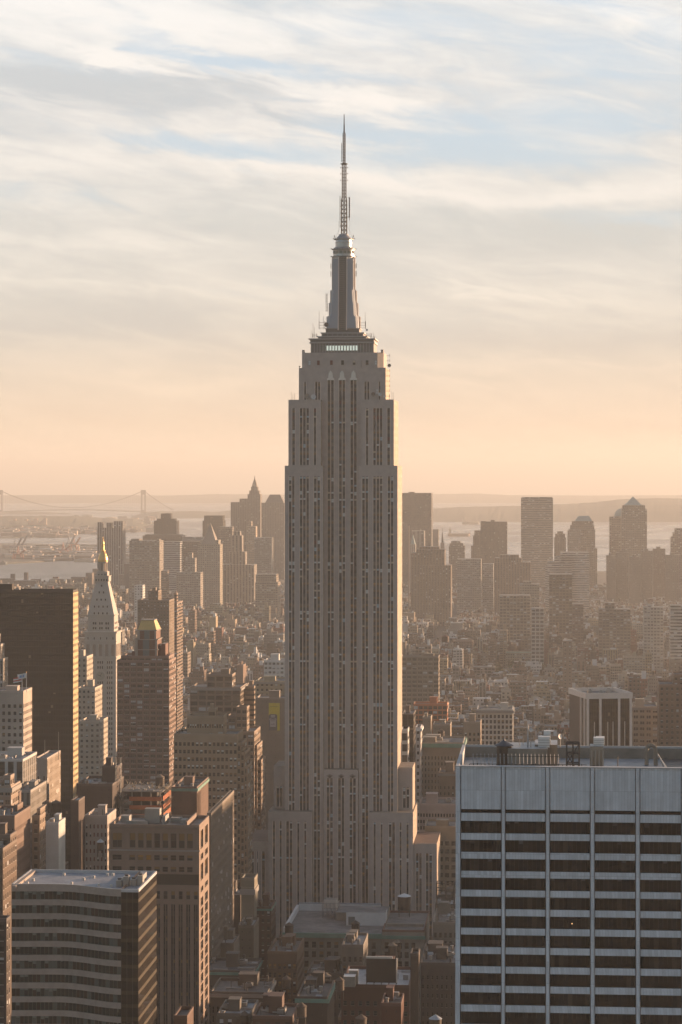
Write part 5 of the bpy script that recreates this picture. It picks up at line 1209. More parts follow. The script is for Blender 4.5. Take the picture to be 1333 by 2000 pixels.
# behind the granite tower
B('brick_building', 'reddish brown brick building with green copper trim, right of the building under construction', 335, 385, 412, 1541, 1180, 'blank', (.13, .085, .068), L=40, bulk=1, roof='roof_d', tiers=((.78, 1.0, .0, .35, 1549),), cornice=('copper', 1.0, .5))
B('office_building', 'slab with a black hipped roof and columned sunlit side, behind the granite tower', 405, 413, 438, 1593, 1030, 'pier', (.17, .135, .105), L=75, bulk=0, roof='roof_d', pu=3.2, pv=3.8)
def construction():
    D = 1150.0; x0, Wd, L = toward(234, 318, 334, D); g = 2.0; t = empty('unfinished_building', (x0, D, g), -A); FOOT.append((x0, D, Wd, L, A))
    tag(t, 'building under construction with open concrete floors and orange netting', 'construction site')
    zt = Z(1545, D) - g; fh = 3.9; rn = random.Random(4)
    for k in range(16):
        z = zt - k * fh * 1.0
        if z < 30: break
        q = MB(); q.box(0, Wd, 0, L, z - .35, z, M['raw_concrete']); q.build('floor_slab', t)
        if k:
            for i in range(5):
                for y in (.8, L - 1): q = MB(); q.box(1 + i * (Wd - 2.6) / 4, 1.6 + i * (Wd - 2.6) / 4, y, y + .6, z, z + fh - .35, M['raw_concrete']); q.build('column', t)
        if k in (1, 2, 3):
            q = MB(); q.box(4.5, Wd - .5, -.3, -.1, z - .5, z + 1.4, M['orange_net']); q.box(Wd + .05, Wd + .2, 1, L, z - .5, z + 1.6, M['orange_net']); q.build('safety_net', t)
        if k in (1, 2, 3, 4): q = MB(); q.box(5 if k > 1 else 3, Wd - 3, 3, L - 4, z + .01, z + fh - .4, M['dark_core'] if k < 3 else M['coping_w2']); q.build('core_wall', t)
    q = MB(); q.box(-.6, 1.8, -.7, -.35, zt - 4.7 * fh, zt - 3.9 * fh, M['orange_net']); q.box(2.0, 4.3, -.7, -.35, zt - 4.7 * fh, zt - 3.8 * fh, M['orange_net']); q.build('safety_net', t)
    for k in range(60):
        x, y = rn.uniform(0, Wd), rn.uniform(0, L); q = MB(); a = rn.uniform(-1.6, 1.6)
        q.bar((x, y, zt + rn.uniform(.1, .5)), (x + a, y + rn.uniform(-1, 2.5), zt + rn.uniform(.4, 2.2)), rn.uniform(.08, .2), M[rn.choice(['lumber', 'lumber', 'metal', 'dmetal'])])
        if k % 3 == 0: q.box(x, x + rn.uniform(.8, 2.4), y, y + 1.2, zt, zt + rn.uniform(.3, 1.1), M[rn.choice(['lumber', 'metal'])])
        q.build('formwork', t)
    for k in range(6):
        y = 1 + k * L / 6.5; q = MB(); q.bar((Wd + .1, y, zt - 3.2 * fh), (Wd + 1.1, y + .5, zt + 2.4), .12, M['lumber']); q.bar((Wd + .2, y, zt - 2 * fh), (Wd + 1.8, y, zt - 1.2 * fh), .1, M['lumber']); q.build('shoring_post', t)
    h = empty('construction_hoist', (X(226, D - 4), D - 4, 2.0), -A); tag(h, 'lattice hoist mast rising beside the unfinished floors', 'hoist')
    q = MB(); top = Z(1478, D) - 2
    for sx in (0, 2.2):
        for sy in (0, 2.2): q.bar((sx, sy, 0), (sx, sy, top), .14, M['metal'])
    n = int(top / 3)
    for i in range(12, n):
        z = i * 3.0
        for p_, q_ in (((0, 0), (2.2, 0)), ((2.2, 0), (2.2, 2.2)), ((0, 0), (0, 2.2))):
            q.bar((*p_, z), (*q_, z + 3), .09, M['metal']); q.bar((*q_, z), (*p_, z + 3), .09, M['metal']); q.bar((*p_, z), (*q_, z), .08, M['metal'])
    q.build('mast', h)
    q = MB(); q.box(-.4, 2.6, -2.4, -.2, top - 22, top - 18, M['dmetal']); q.build('hoist_car', h)
M['raw_concrete'] = mat('raw_concrete', (.22, .20, .18), .9, noise=.2); M['orange_net'] = mat('orange_netting', (.42, .12, .045), .8, noise=.2, nscale=1); M['dark_core'] = mat('dark_core_wall', (.05, .045, .042), .9); M['lumber'] = mat('formwork_lumber', (.30, .23, .16), .8)
construction()
# lower middle, in front of the great tower
def white_roof():
    D = 1128.0; x0, Wd, L = toward(556, 745, 0, D, L=60); g = 2.0; zt = Z(1823, D) - g
    t = empty('department_store', (x0, D, g), -A); FOOT.append((x0, D, Wd + 21, 78, A)); tag(t, 'wide block with pale flat roof and green cornice at the foot of the great tower', 'building')
    def zz(p): return Z(p, D) - g
    w = MB(); wins = []
    cols = [(2.2 + k * 3.35, 4.2 + k * 3.35) for k in range(int((Wd - 3) / 3.35))]
    wall_open(w, (0, 0), (1, 0), Wd, -3, zt, cols, [(zt - 6.4 - k * 4.3, zt - 3.5 - k * 4.3) for k in range(7)], M['plain'], .5, wins)
    w.box(0, Wd, 0, L, -3, zt, M['plain'], skip='ftd'); w.build('wall', t, color=(.17, .16, .135))
    r = MB(); r.poly([(0, 0, zt), (Wd, 0, zt), (Wd, L, zt), (0, L, zt)], M['roof_g'], [(0, 0), (Wd, 0), (Wd, L), (0, L)])
    r.box(-.9, Wd + .3, -1.0, -.02, zt - 1.6, zt + .5, M['copper']); r.box(-.5, 0.6, 0, L, zt - .5, zt + 2.6, M['white_wall']); r.box(.61, Wd - 4, L - 1, L, zt, zt + 3.4, M['white_wall']); r.box(.61, Wd - 4, L - 1.1, L + .1, zt + 3.4, zt + 3.8, M['roof_b'])
    r.build('roof', t)
    add_windows(t, wins, lambda i, p: random.Random(i).choice(['dark', 'black', 'mid', 'dark', 'amber2']))
    q = MB(); q.box(26, 44, 22, 34, zt, zt + 6.0, M['white_wall'], M['roof_g']); q.box(20, 44.1, 34.1, 52, zt, zt + 3.8, M['tarwall'], M['roof_g'])
    q.box(27, 30, 21.9, 21.98, zt + .2, zt + 4, M['bluegrey_panel']); q.build('penthouse', t)
    q = MB()
    for k in range(5): q.bar((13.5 + k * 1.8, 40, zt), (13.5 + k * 1.8, 40, zt + 7), .16, M['metal']); q.bar((13.5 + k * 1.8, 48, zt), (13.5 + k * 1.8, 48, zt + 7), .16, M['metal']); q.bar((13.5 + k * 1.8, 40, zt + 7), (13.5 + k * 1.8, 48, zt + 7), .16, M['metal'])
    for k in range(3): q.bar((13.5, 40, zt + 2.3 * (k + 1)), (20.7, 40, zt + 2.3 * (k + 1)), .12, M['metal'])
    q.box(14.2, 20, 41, 47, zt + 4.2, zt + 8.4, M['coping_w'], M['metal']); q.build('cooling_frame', t)
    q = MB(); q.box(38, Wd - 1, 48, 56, zt, zt + 2.6, M['metal'], M['roof_s']); q.box(Wd - 5, Wd - .6, 30, 44, zt, zt + 3.0, M['copper'], M['roof_s']); q.build('roof_unit', t)
    # neighbouring part with its own cornice
    D2 = 1130.0; x2, W2, L2 = toward(747, 829, 0, D2, L=50); z2 = Z(1820, D2) - g
    t2 = empty('office_building', (x2, D2, g), -A); tag(t2, 'grey block with green copper cornice right of the pale flat roof, below the tower', 'building')
    w = MB(); wins = []; cols = [(1.0 + k * 3.0, 2.9 + k * 3.0) for k in range(int((W2 - 1) / 3.0))]
    wall_open(w, (0, 0), (1, 0), W2, -3, z2, cols, [(z2 - 7.6 - k * 4.2, z2 - 4.7 - k * 4.2) for k in range(7)], M['plain'], .5, wins)
    w.box(0, W2, 0, L2, -3, z2, M['plain'], skip='ftd'); w.build('wall', t2, color=(.23, .215, .19))
    add_windows(t2, wins, lambda i, p: random.Random(i + 50).choice(['dark', 'black', 'mid', 'dark']))
    r = MB(); r.poly([(0, 0, z2), (W2, 0, z2), (W2, L2, z2), (0, L2, z2)], M['roof_g'], [(0, 0), (W2, 0), (W2, L2), (0, L2)]); r.box(-.6, W2 + .6, -1.1, -.02, z2 - 3.0, z2 - 1.6, M['copper'])
    parapet(r, 0, W2, 0, L2, z2, 1.0, M['rustred']); r.box(1, W2 - 1, 14, 16, z2, z2 + 1.2, M['tarwall']); r.build('roof', t2)
M['white_wall'] = mat('whitewashed_parapet', (.55, .56, .56), .8, noise=.12); M['rustred'] = mat('rusty_red_coping', (.17, .09, .07), .8)
white_roof()
tank(790, 1744.5, 1170, 3.0, 6.0, 'big water tank with shining cone on the grey block, before the tower foot', 'white', legh=10)
tank(695, 1797, 1075, 1.75, 5.2, 'tall dark water tank standing before the pale flat roof', 'wood', legh=3)
tank(565, 1801, 1110, 1.9, 4.6, 'dark water tank at the left corner of the pale flat roof', 'wood', legh=3)
tank(776, 1834, 1040, 1.6, 3.4, 'farther of two small tanks with tan cones before the copper cornice', 'tancone')
tank(767, 1840, 1020, 1.8, 4.0, 'nearer of two small tanks with tan cones before the copper cornice', 'tancone')
tank(848, 1857, 1030, 1.8, 4.4, 'dark tank with tan cone left of the near pale slab', 'tancone')
tank(637, 1899, 900, 1.8, 3.6, 'brown tank with tan cone under the pale roof, centre foreground', 'tancone')
tank(605, 1902, 930, 1.6, 3.4, 'small dark tank left of the brown one, centre foreground', 'wood')
tank(443, 1959, 840, 1.85, 5.0, 'tan wooden tank standing beside a white roof at the bottom', 'tancone', legh=2)
tank(478, 1974, 830, 1.6, 4.2, 'dark pointed tank at the bottom edge, right of the tan one', 'wood', legh=2)
tank(589, 1957, 800, 1.6, 3.2, 'small grey tank at the bottom, under the green cornice', 'wood', legh=2)
tank(851, 1981, 800, 1.9, 3.4, 'grey tank with low cone at the bottom near the pale slab', 'tin', legh=2)
tank(706, 1980, 800, 1.7, 3.4, 'red sided tank at the bottom centre', 'wood', legh=2)
tank(196.5, 1638, 1020, 1.35, 3.0, 'pinkish tank with pale cone left of the granite tower', 'tin', legh=2)
tank(92, 1562, 1060, 1.9, 3.6, 'dark tank left of the narrow dark tower', 'wood')
tank(110, 1562, 1065, 2.1, 3.8, 'second dark tank beside the narrow dark tower', 'wood')
tank(313, 1512, 1165, 2.0, 4.0, 'round tank rising behind the building under construction', 'tancone', legh=5)
tank(820, 1590, 1480, 1.9, 4.2, 'dark tank before the pink and white windows right of the tower', 'wood')
tank(862, 1424, 1560, 2.0, 5.0, 'tank on the tan arched building right of the tower', 'wood')
tank(870, 1240, 2350, 3.4, 5.0, 'domed reddish tank in the hazy middle distance right of the tower', 'rustred')
tank(560, 1905, 960, 1.6, 3.2, 'small dark tank before the windows of the pale roofed block', 'wood')
tank(664, 1907, 850, 1.5, 3.2, 'dark tank left of the white roof shed in the centre foreground', 'wood', legh=2)
# right of the great tower, near to far
B('glass_building', 'dark narrow building with pale yellow lit glass bays right beside the great tower', 786, 808, 813, 1396, 1400, 'dark', (.12, .10, .085), L=24, bulk=1, par=.6, pu=3)
B('white_building', 'white framed lower block against the foot of the dark glass bays beside the tower', 784, 797, 799, 1428, 1385, 'grid', WHT, L=18, bulk=0, pu=4, pv=6)
B('corner_building', 'slim white corner building with balconied top, right of the dark glass bays', 812, 822, 824, 1424, 1470, 'punch', (.46, .43, .41), L=18, bulk=0, pu=3, pv=4, cornice=('white', 1.2, .9))
B('palazzo_building', 'grand old building with arched upper windows and green cornice, right of the tower', 822, 905, 907, 1453, 1490, 'pair', (.25, .21, .17), win=nearwin(13, .40, .6, 6.5, ['dark', 'mid', 'amber2']), L=36, bulk=3, cornice=('copper', 2.0, 1.2))
B('brown_building', 'brown flat roofed block between the palazzo and the near pale slab', 857, 905, 907, 1512, 1440, 'punch', (.20, .155, .12), win=nearwin(6, .36, .5, 6, ['blind', 'dark', 'mid']), L=22, bulk=1, cornice=('coping_w2', 1.0, .6))
B('terrace_building', 'building with pink and white window bays under a dark mansard, right of the tower', 820, 905, 907, 1573, 1380, 'pair', (.36, .29, .27), win=nearwin(15, .62, .55, 3.6, ['dark', 'mid', 'mid']), L=28, bulk=2, roof='roof_d')
B('warehouse_building', 'tan warehouse with large industrial windows beside the near pale slab', 830, 905, 907, 1617, 1330, 'loft', (.26, .21, .155), win=nearwin(6, .68, .58, 6, ['dark', 'mid', 'dark']), L=26, bulk=1, pv=4.2)
B('loft_building', 'tan brick loft with arched top and sunlit edge above the palazzo', 906, 939, 945, 1413, 1580, 'pair', (.27, .215, .165), win=nearwin(4, .5, .55, 5, BZ), L=22, bulk=2)
B('loft_building', 'white loft building with even square windows above the water tank cone', 932, 1002, 1004, 1388, 1660, 'pair', (.42, .39, .35), win=nearwin(9, .62, .66, 2, ['dark', 'mid', 'dark', 'amber2']), L=26, bulk=2, cornice=('coping_w2', 1.4, .8))
B('loft_building', 'low loft with sunlit end wall below the orange netted one', 846, 880, 885, 1418, 1600, 'blank', (.27, .22, .175), L=20, bulk=2)
B('loft_building', 'small lit building with a white roof tower, right of the great tower', 826, 842, 845, 1404, 1560, 'blank', (.28, .23, .18), L=16, bulk=1)
B('netted_building', 'building wrapped in glowing orange netting, right of the great tower', 808, 874, 876, 1377, 1760, 'grid', (.42, .16, .08), L=16, bulk=1, pu=3.4, pv=3.4)
B('loft_building', 'wide brown loft with a bright sunlit corner edge, right beside the great tower', 784, 857, 859, 1284, 2150, 'loft', (.22, .18, .14), L=20, bulk=3, pu=4.5, pv=3.8)
B('loft_building', 'cream loft building between the striped tower and the brick apartments', 1236, 1286, 1290, 1383, 1480, 'pair', (.36, .31, .25), L=26, bulk=2, pu=3.8, cornice=('coping_w2', 1.2, .6))
B('apartment_building', 'brown brick apartment house at the right edge above the near pale slab', 1288, 1390, 1400, 1340, 1430, 'punch', (.23, .16, .12), L=30, bulk=1, pu=3, pv=3.1, tiers=((.28, 1, .2, .9, 1322),))
def striped_tower():
    D = 1400.0; rz = R(-11); t = empty('office_tower', (X(1146, D), D, 2.0), R(10)); tag(t, 'dark tower with white vertical piers and a white rim, right background above the pale slab', 'office tower')
    Wd, L = 26.0, 36.0; zt = Z(1354, D) - 2; FOOT.append((X(1146, D) - 8, D - 4, 42, 44, 0))
    w = MB(); w.box(0, Wd, 0, L, -3, zt - 3.2, M['dark'], M['roof_g'], pu=1.4, pv=3.7); w.box(-.02, 0, .6, L, -3, zt - 3.2, M['brown_ribs'], skip='r')
    w.build('wall', t, color=(.10, .075, .06))
    r = MB(); 
    r.box(-.5, Wd + .5, -.5, .3, zt - 3.19, zt, M['white_stone']); r.box(-.5, Wd + .5, L - .3, L + .5, zt - 3.19, zt, M['white_stone']); r.box(-.5, .3, .3, L - .3, zt - 3.19, zt, M['white_stone']); r.box(Wd - .3, Wd + .5, .3, L - .3, zt - 3.19, zt, M['white_stone'])
    r.box(.31, Wd - .31, .31, L - .31, zt - 3.1, zt - 2.0, M['roof_g']); r.build('roof', t)
    for x in (0.0, 7.2, 18.0 - .0, Wd - 1.3):
        q = MB(); q.box(x, x + 1.3, -.7, -.01, -3, zt - 3.2, M['white_stone']); q.build('pier', t)
    for x in (4.3, 12.0, 15.0, 21.8):
        q = MB(); q.box(x, x + .35, -.45, -.01, -3, zt - 16, M['white_stone']); q.build('mullion', t)
    for y in (2, 9.5): q = MB(); q.box(-.8, -.03, y, y + 1.2, -3, zt - 3.2, M['white_stone']); q.build('pier', t)
    for x, y in ((12, 12), (17, 16), (8, 22), (20, 25)):
        q = MB(); q.ring(x, y, [(1.5, zt - 2), (1.5, zt - .4), (.9, zt), (.9, zt + .5)], M['metal'], 12); q.build('roof_fan', t)
M['white_stone'] = mat('white_stone_pier', (.60, .57, .54), .8, noise=.08); M['brown_ribs'] = mat('brown_ribbed_wall', (.085, .068, .058), .8, noise=.15)
striped_tower()
def arches():
    # arched heads over the palazzo windows and the loft windows
    pass
B('low_building', 'long low hall with a pale green roof, hazy middle distance above the white loft', 988, 1045, 1048, 1276, 3330, 'punch', (.26, .22, .17), L=30, bulk=0, roof='copper')
# lower centre foreground
B('stone_tower', 'plain beige stone tower with heavy cornice, at the left foot of the great tower', 471.5, 497, 508, 1738, 1150, 'plain', (.31, .27, .205), L=14, bulk=0, par=1.2, tiers=((.0, 1.0, .05, .95, 1720),), cornice=('coping_w2', 2.2, .5))
B('low_building', 'low dark roofed cluster beneath the beige stone tower', 413, 470, 474, 1752, 1190, 'blank', (.12, .10, .09), L=24, bulk=4, roof='roof_d')
B('low_building', 'small brick building with green roof edge, right of the beige stone tower', 498, 530, 536, 1776, 1160, 'punch', (.14, .08, .065), L=20, bulk=3, roof='roof_d', cornice=('copper', .6, .3))
B('loft_building', 'tan windowless block with white ventilators on its roof, lower centre', 405, 457, 461, 1844, 1060, 'plain', (.29, .235, .18), L=20, bulk=4, roof='roof_s', par=.7)
B('loft_building', 'tan block with two roof huts between the white ventilators and the brick one', 466, 496, 503, 1812, 1085, 'blank', (.26, .215, .165), L=20, bulk=2, roof='roof_s')
B('long_building', 'long grey block with bluish roof and dark cornice, lower centre left', 400, 497, 499, 1900, 990, 'pair', (.13, .115, .10), win=nearwin(12, .45, .5, 4, ['dark', 'black', 'mid']), L=26, bulk=2, roof='roof_b', cornice=('copper', .7, .5))
B('long_building', 'dark columned building at the bottom left of centre', 412, 522, 524, 1942, 935, 'pier', (.14, .12, .105), win=nearwin(12, .42, .72, 4, ['dark', 'black']), L=26, bulk=2, roof='roof_d', cornice=('coping_w2', 1.0, .7))
B('brick_building', 'brick loft with lit yellow top windows and white coping, lower centre', 523, 580, 600, 1863, 1010, 'pair', (.21, .125, .08), win=nearwin(6, .62, .55, 3.2, ['amber', 'dark', 'blind', 'dark', 'amber2']), L=30, bulk=4, roof='roof_d')
B('shop_building', 'narrow building with four round windows under its roof, lower centre', 668, 710, 713, 1850, 985, 'pair', (.22, .19, .16), win=nearwin(4, .55, .6, 3, ['amber2', 'dark', 'mid']), L=26, bulk=3, roof='roof_s')
B('brick_building', 'red brick loft below the black hoarding, bottom centre', 667, 800, 804, 1928, 905, 'pair', (.16, .075, .055), win=nearwin(9, .5, .5, 4, ['dark', 'mid', 'teal', 'dark']), L=34, bulk=3, roof='roof_s')
B('party_wall_building', 'tall thin wall with a golden sunlit edge, bottom centre right', 802, 818, 824, 1868, 880, 'blank', (.11, .08, .065), L=10, bulk=0, roof='roof_d')
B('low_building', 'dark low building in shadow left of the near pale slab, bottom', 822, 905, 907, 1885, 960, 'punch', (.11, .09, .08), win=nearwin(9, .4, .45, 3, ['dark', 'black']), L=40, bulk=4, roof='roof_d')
B('office_building', 'tan office block with pale window rows left of the near pale slab', 846, 905, 907, 1806, 1040, 'pair', (.27, .24, .205), win=nearwin(6, .55, .62, 2.6, ['dark', 'black', 'mid']), L=34, bulk=3)
B('low_building', 'low dark block with steel roof clutter between the great tower and the pale slab', 850, 905, 907, 1770, 1130, 'blank', (.16, .135, .115), L=24, bulk=4, roof='roof_s')
B('brick_building', 'dark red brick building with a bright sunlit corner, bottom centre', 745, 784, 787, 1965, 830, 'blank', (.15, .065, .048), L=16, bulk=1, roof='roof_d')
B('low_building', 'white roofed building with railings at the bottom left of centre', 425, 490, 492, 1985, 830, 'punch', (.22, .19, .16), L=22, bulk=2, roof='roof_s')
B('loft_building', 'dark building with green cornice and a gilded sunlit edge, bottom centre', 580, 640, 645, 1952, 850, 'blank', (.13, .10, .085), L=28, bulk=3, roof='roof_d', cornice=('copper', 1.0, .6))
B('low_building', 'small roof with red huts at the bottom between the white roof and the green cornice', 494, 572, 575, 1990, 815, 'punch', (.17, .10, .08), L=20, bulk=4, roof='roof_d')
B('low_building', 'lit gabled roof peeking up at the bottom beside the granite tower', 340, 366, 385, 1990, 780, 'plain', (.16, .085, .06), L=14, bulk=0, roof='roof_r')
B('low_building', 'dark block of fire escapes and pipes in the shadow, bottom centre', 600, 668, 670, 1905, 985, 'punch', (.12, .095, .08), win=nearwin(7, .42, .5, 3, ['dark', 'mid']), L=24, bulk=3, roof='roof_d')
def hoarding():
    D = 898.0; t = empty('hoarding', (X(716, D), D, Z(1922, D)), -A); tag(t, 'big black hoarding seen from behind, with sunlit edges, bottom centre', 'billboard')
    s = D / F; w_, h_ = 58 * s, 50 * s
    q = MB(); q.box(0, w_, 0, .5, .6, h_, M['black_board']); q.build('board', t)
    q = MB(); q.box(-.05, w_ * .88, -.1, .8, h_ + .01, h_ + .7, M['coping_w']); q.box(w_ + .01, w_ + .35, -.05, 1.6, .6, h_, M['coping_w']); q.build('edge_strip', t)
    for k in range(5): q = MB(); q.bar((w_ * k / 4, .8, -.5), (w_ * k / 4, .8, h_ * .9), .14, M['dmetal']); q.bar((w_ * k / 4, 4.5, -.5), (w_ * k / 4, .8, h_ * .7), .12, M['dmetal']); q.build('support_post', t)
    D = 896.0; t = empty('roof_shed', (X(672, D), D, Z(1925, D)), -A); tag(t, 'small white shed catching the sun on the red brick roof', 'shed')
    q = MB(); q.box(0, 4.0, 0, 5, -.5, 3.2, M['tarwall'], M['white']); q.box(-.12, .0, 0, 5.2, .5, 3.4, M['coping_w']); q.box(1.2, 4.6, 5.1, 8, -.5, 4.4, M['tarwall'], M['white']); q.build('wall', t)
    D = 1100.0; t = empty('steel_frame', (X(853, D), D, Z(1792, D)), -A); tag(t, 'open rusty steel frame on a low roof between the great tower and the pale slab', 'steel frame')
    q = MB()
    for x in (0, 4, 7.6):
        for y in (0, 6):
            q.bar((x, y, -1), (x, y, 15), .22, M['antenna_steel'])
    for z in (4.5, 8.5, 12, 15):
        for y in (0, 6): q.bar((0, y, z), (7.6, y, z), .18, M['antenna_steel'])
        for x in (0, 4, 7.6): q.bar((x, 0, z), (x, 6, z), .15, M['antenna_steel'])
    q.build('frame', t)
M['black_board'] = mat('black_board_back', (.022, .018, .016), .8, noise=.2)
hoarding()

# ---------------------------------------------------------------- far towers of the downtown skyline
def far(name, label, px0, px1, yt, D, style, col, L=40, tiers=(), pu=4.0, pv=4.0, top=None, cat='tower', rot=A, pxS=None, roof='roof_g'):
    t = building(name, label, px0, px1, pxS or 0, yt, D, style, col, L=L if not pxS else None, tiers=tiers, cat=cat, pu=pu, pv=pv, bulk=0, par=0, rot=rot, roof=roof, group=None)
    if top:
        kind, m_, pyt = top[:3]; x0, Wd, L_ = toward(px0, px1, 0, D, rot, L=L); g = 2 + drop(x0, D); z1 = Z(yt, D) - g; z2 = Z(pyt, D) - g
        fx = top[3] if len(top) > 3 else (0, 1)
        a, b2 = fx[0] * Wd, fx[1] * Wd; q = MB(); cx, cy = (a + b2) / 2, L_ / 2; hx = (b2 - a) / 2
        if len(top) > 4: z1 = Z(top[4], D) - g
        if kind == 'pyr': q.prism([(a, 0), (b2, 0), (b2, L_), (a, L_)], z1 + .05, z2, M[m_], pts2=[(cx - .5, cy - .5), (cx + .5, cy - .5), (cx + .5, cy + .5), (cx - .5, cy + .5)])
        if kind == 'mansard': k = top[5] if len(top) > 5 else .55; q.prism([(a, 0), (b2, 0), (b2, L_), (a, L_)], z1 + .05, z2, M[m_], pts2=[(cx - hx * k, L_ * .25), (cx + hx * k, L_ * .25), (cx + hx * k, L_ * .75), (cx - hx * k, L_ * .75)])
        if kind == 'dome': q.ring(cx, cy, [(hx * math.cos(R(i * 11.2)), z1 + (z2 - z1) * math.sin(R(i * 11.2))) for i in range(9)], M[m_], 24)
        if kind == 'spire': q.ring(cx, cy, [(hx, z1 + .05), (hx * .75, z1 + (z2 - z1) * .25), (hx * .5, z1 + (z2 - z1) * .5), (hx * .18, z1 + (z2 - z1) * .68), (.4, z2)], M[m_], 8)
        q.build('spire' if kind == 'spire' else 'roof', t)
    return t
M['slate'] = mat('slate_mansard', (.10, .095, .095), .7); M['palecopper'] = mat('pale_copper_roof', (.22, .30, .29), .6); M['palestone'] = mat('pale_stone', (.22, .19, .165), .8)
def tier_top(base, a, b2, pt, za=None): return (a, b2, .2, .8, pt) if za is None else (a, b2, .2, .8, pt, za)
far('skyscraper', 'hazy blue grey tower with notched top and vertical stripes, behind the clock tower', 190, 240, 1031, 5500, 'fins', (.26, .27, .29), tiers=((0, .16, .1, .9, 1020), (.63, 1, .1, .9, 1018), (.34, .52, .2, .9, 1021)), pu=5)
far('skyscraper', 'dark blocky tower with stepped crown above the left harbour', 301, 345, 1017, 6300, 'dark', (.11, .095, .085), tiers=((.28, .72, .2, .8, 1003), (.12, .9, .1, .9, 1013)), L=50)
far('office_block', 'broad dark base block under the stepped dark tower, left skyline', 279, 356, 1046, 6250, 'dark', (.12, .105, .095), L=60, tiers=((.05, .95, .1, .9, 1044),))
far('office_block', 'tall beige office block of many small windows, right of the clock tower', 253, 312, 1056, 4800, 'pair', (.25, .215, .185), tiers=((.03, .3, .2, .9, 1053), (.88, .98, .1, .5, 1053)), L=50, pu=5, pv=4.5)
far('office_block', 'glassy grey slab with pale stripes behind the beige office block', 319, 352, 1058, 5300, 'band', (.30, .31, .32), L=40, pv=4.5)
far('office_block', 'brown slab beside the pale striped one on the left skyline', 352.5, 396, 1057, 5350, 'grid', (.17, .14, .12), L=40)
far('office_block', 'pale bluish low slab left of the pyramid roofed courthouse', 356, 400, 1049, 5900, 'band', (.33, .35, .36), L=30, pv=5)
far('office_block', 'narrow dark block between the clock tower and beige office block', 243, 256, 1101, 5000, 'plain', (.12, .11, .105), L=30)
far('office_block', 'small brick tower with sunlit ribs below the beige office block', 315, 325, 1115, 4550, 'band', (.20, .15, .12), L=34)
far('skyscraper', 'dark rounded tower behind the pyramid roofed courthouse', 396, 436, 1017, 6200, 'dark', (.12, .11, .105), tiers=((.06, .97, .1, .9, 1007),), L=50)
far('courthouse_tower', 'courthouse tower with a tall pyramid roof, left skyline', 387, 430, 1063, 4700, 'punch', (.29, .26, .22), L=40, top=('pyr', 'palestone', 1022, (.16, .84)), tiers=((.08, .92, .1, .9, 1055),))
far('municipal_building', 'broad stone municipal building with colonnaded front, left skyline', 431, 497, 1103, 4780, 'pier', (.28, .245, .21), L=44, tiers=((.24, .72, .2, .8, 1078), (.30, .62, .25, .75, 1046), (.36, .56, .3, .7, 1038)), pu=6)
far('skyscraper', 'wide dark tower left of the art deco spire on the skyline', 451, 486, 981, 6350, 'pier', (.15, .135, .125), L=60, tiers=((.48, 1.0, .1, .9, 974),), pu=6)
far('art_deco_skyscraper', 'slim stepped skyscraper with an ornate spire, highest on the left skyline', 484, 509, 965, 6300, 'pier', (.19, .165, .15), L=34, tiers=((.12, .88, .1, .9, 958), (.24, .76, .2, .8, 951)), top=('spire', 'palestone', 929, (.26, .74), 951))
far('skyscraper', 'massive tower with a dark trapezoid roof against the great tower', 511, 556, 982, 6200, 'pier', (.21, .18, .16), L=50, top=('mansard', 'slate', 966, (.16, .97)))
far('skyscraper', 'sunlit slender tower with a glowing top lantern, left skyline', 482, 500, 1028, 5600, 'pair', (.36, .28, .21), L=30, tiers=((.12, .5, .2, .8, 1018),))
far('office_block', 'brown block between the courthouse pyramid and the wide dark tower', 428, 454, 1029, 5750, 'grid', (.19, .16, .14), L=34)
far('office_block', 'grey block stepping in front of the massive trapezoid roofed tower', 497, 530, 1050, 5200, 'pair', (.24, .22, .20), L=40)
far('office_block', 'tan stepped block low on the skyline next to the great tower', 500, 540, 1122, 4400, 'loft', (.26, .22, .18), L=40, tiers=((.0, 1.1, -.2, .9, 1137),))
far('office_block', 'stepped cream building low between the slabs, left skyline', 345, 392, 1118, 4560, 'pair', (.29, .26, .23), L=36, tiers=((.35, .75, .2, .8, 1090), (.48, .62, .3, .7, 1080)))
far('white_building', 'low white house with arched roof below the beige office block', 263, 279, 1143, 3900, 'punch', (.52, .52, .51), L=24)
for i, (a, b2, y, lab) in enumerate(((0, 22, 1130, 'dark slab at the left edge of the riverside row'), (23, 72, 1134, 'riverside slab under the twin chimneys, far left'), (74, 96, 1143, 'low riverside slab left of the flat topped pair'),
        (97, 138, 1131, 'long riverside slab left of the clock tower'), (139, 167, 1127, 'riverside slab between its long neighbour and the clock tower'), (168, 180, 1119, 'short riverside tower just left of the clock tower'), (181, 192, 1111, 'paler riverside tower at the shoulder of the clock tower'),
        (232, 262, 1122, 'dull riverside slab right of the clock tower lantern'))):
    far('apartment_slab', lab, a, b2, y, 5150 + i * 35, 'punch_b', (.17, .145, .13), L=26, cat='apartment block', pu=4, pv=3.4)
for a, b2, y, lab in ((21, 28.5, 1121, 'left of two squat chimneys above the riverside row'), (47, 54, 1118, 'right of two squat chimneys above the riverside row')):
    far('chimney', lab, a, b2, y, 5300, 'plain', (.12, .10, .10), L=10, cat='chimney')
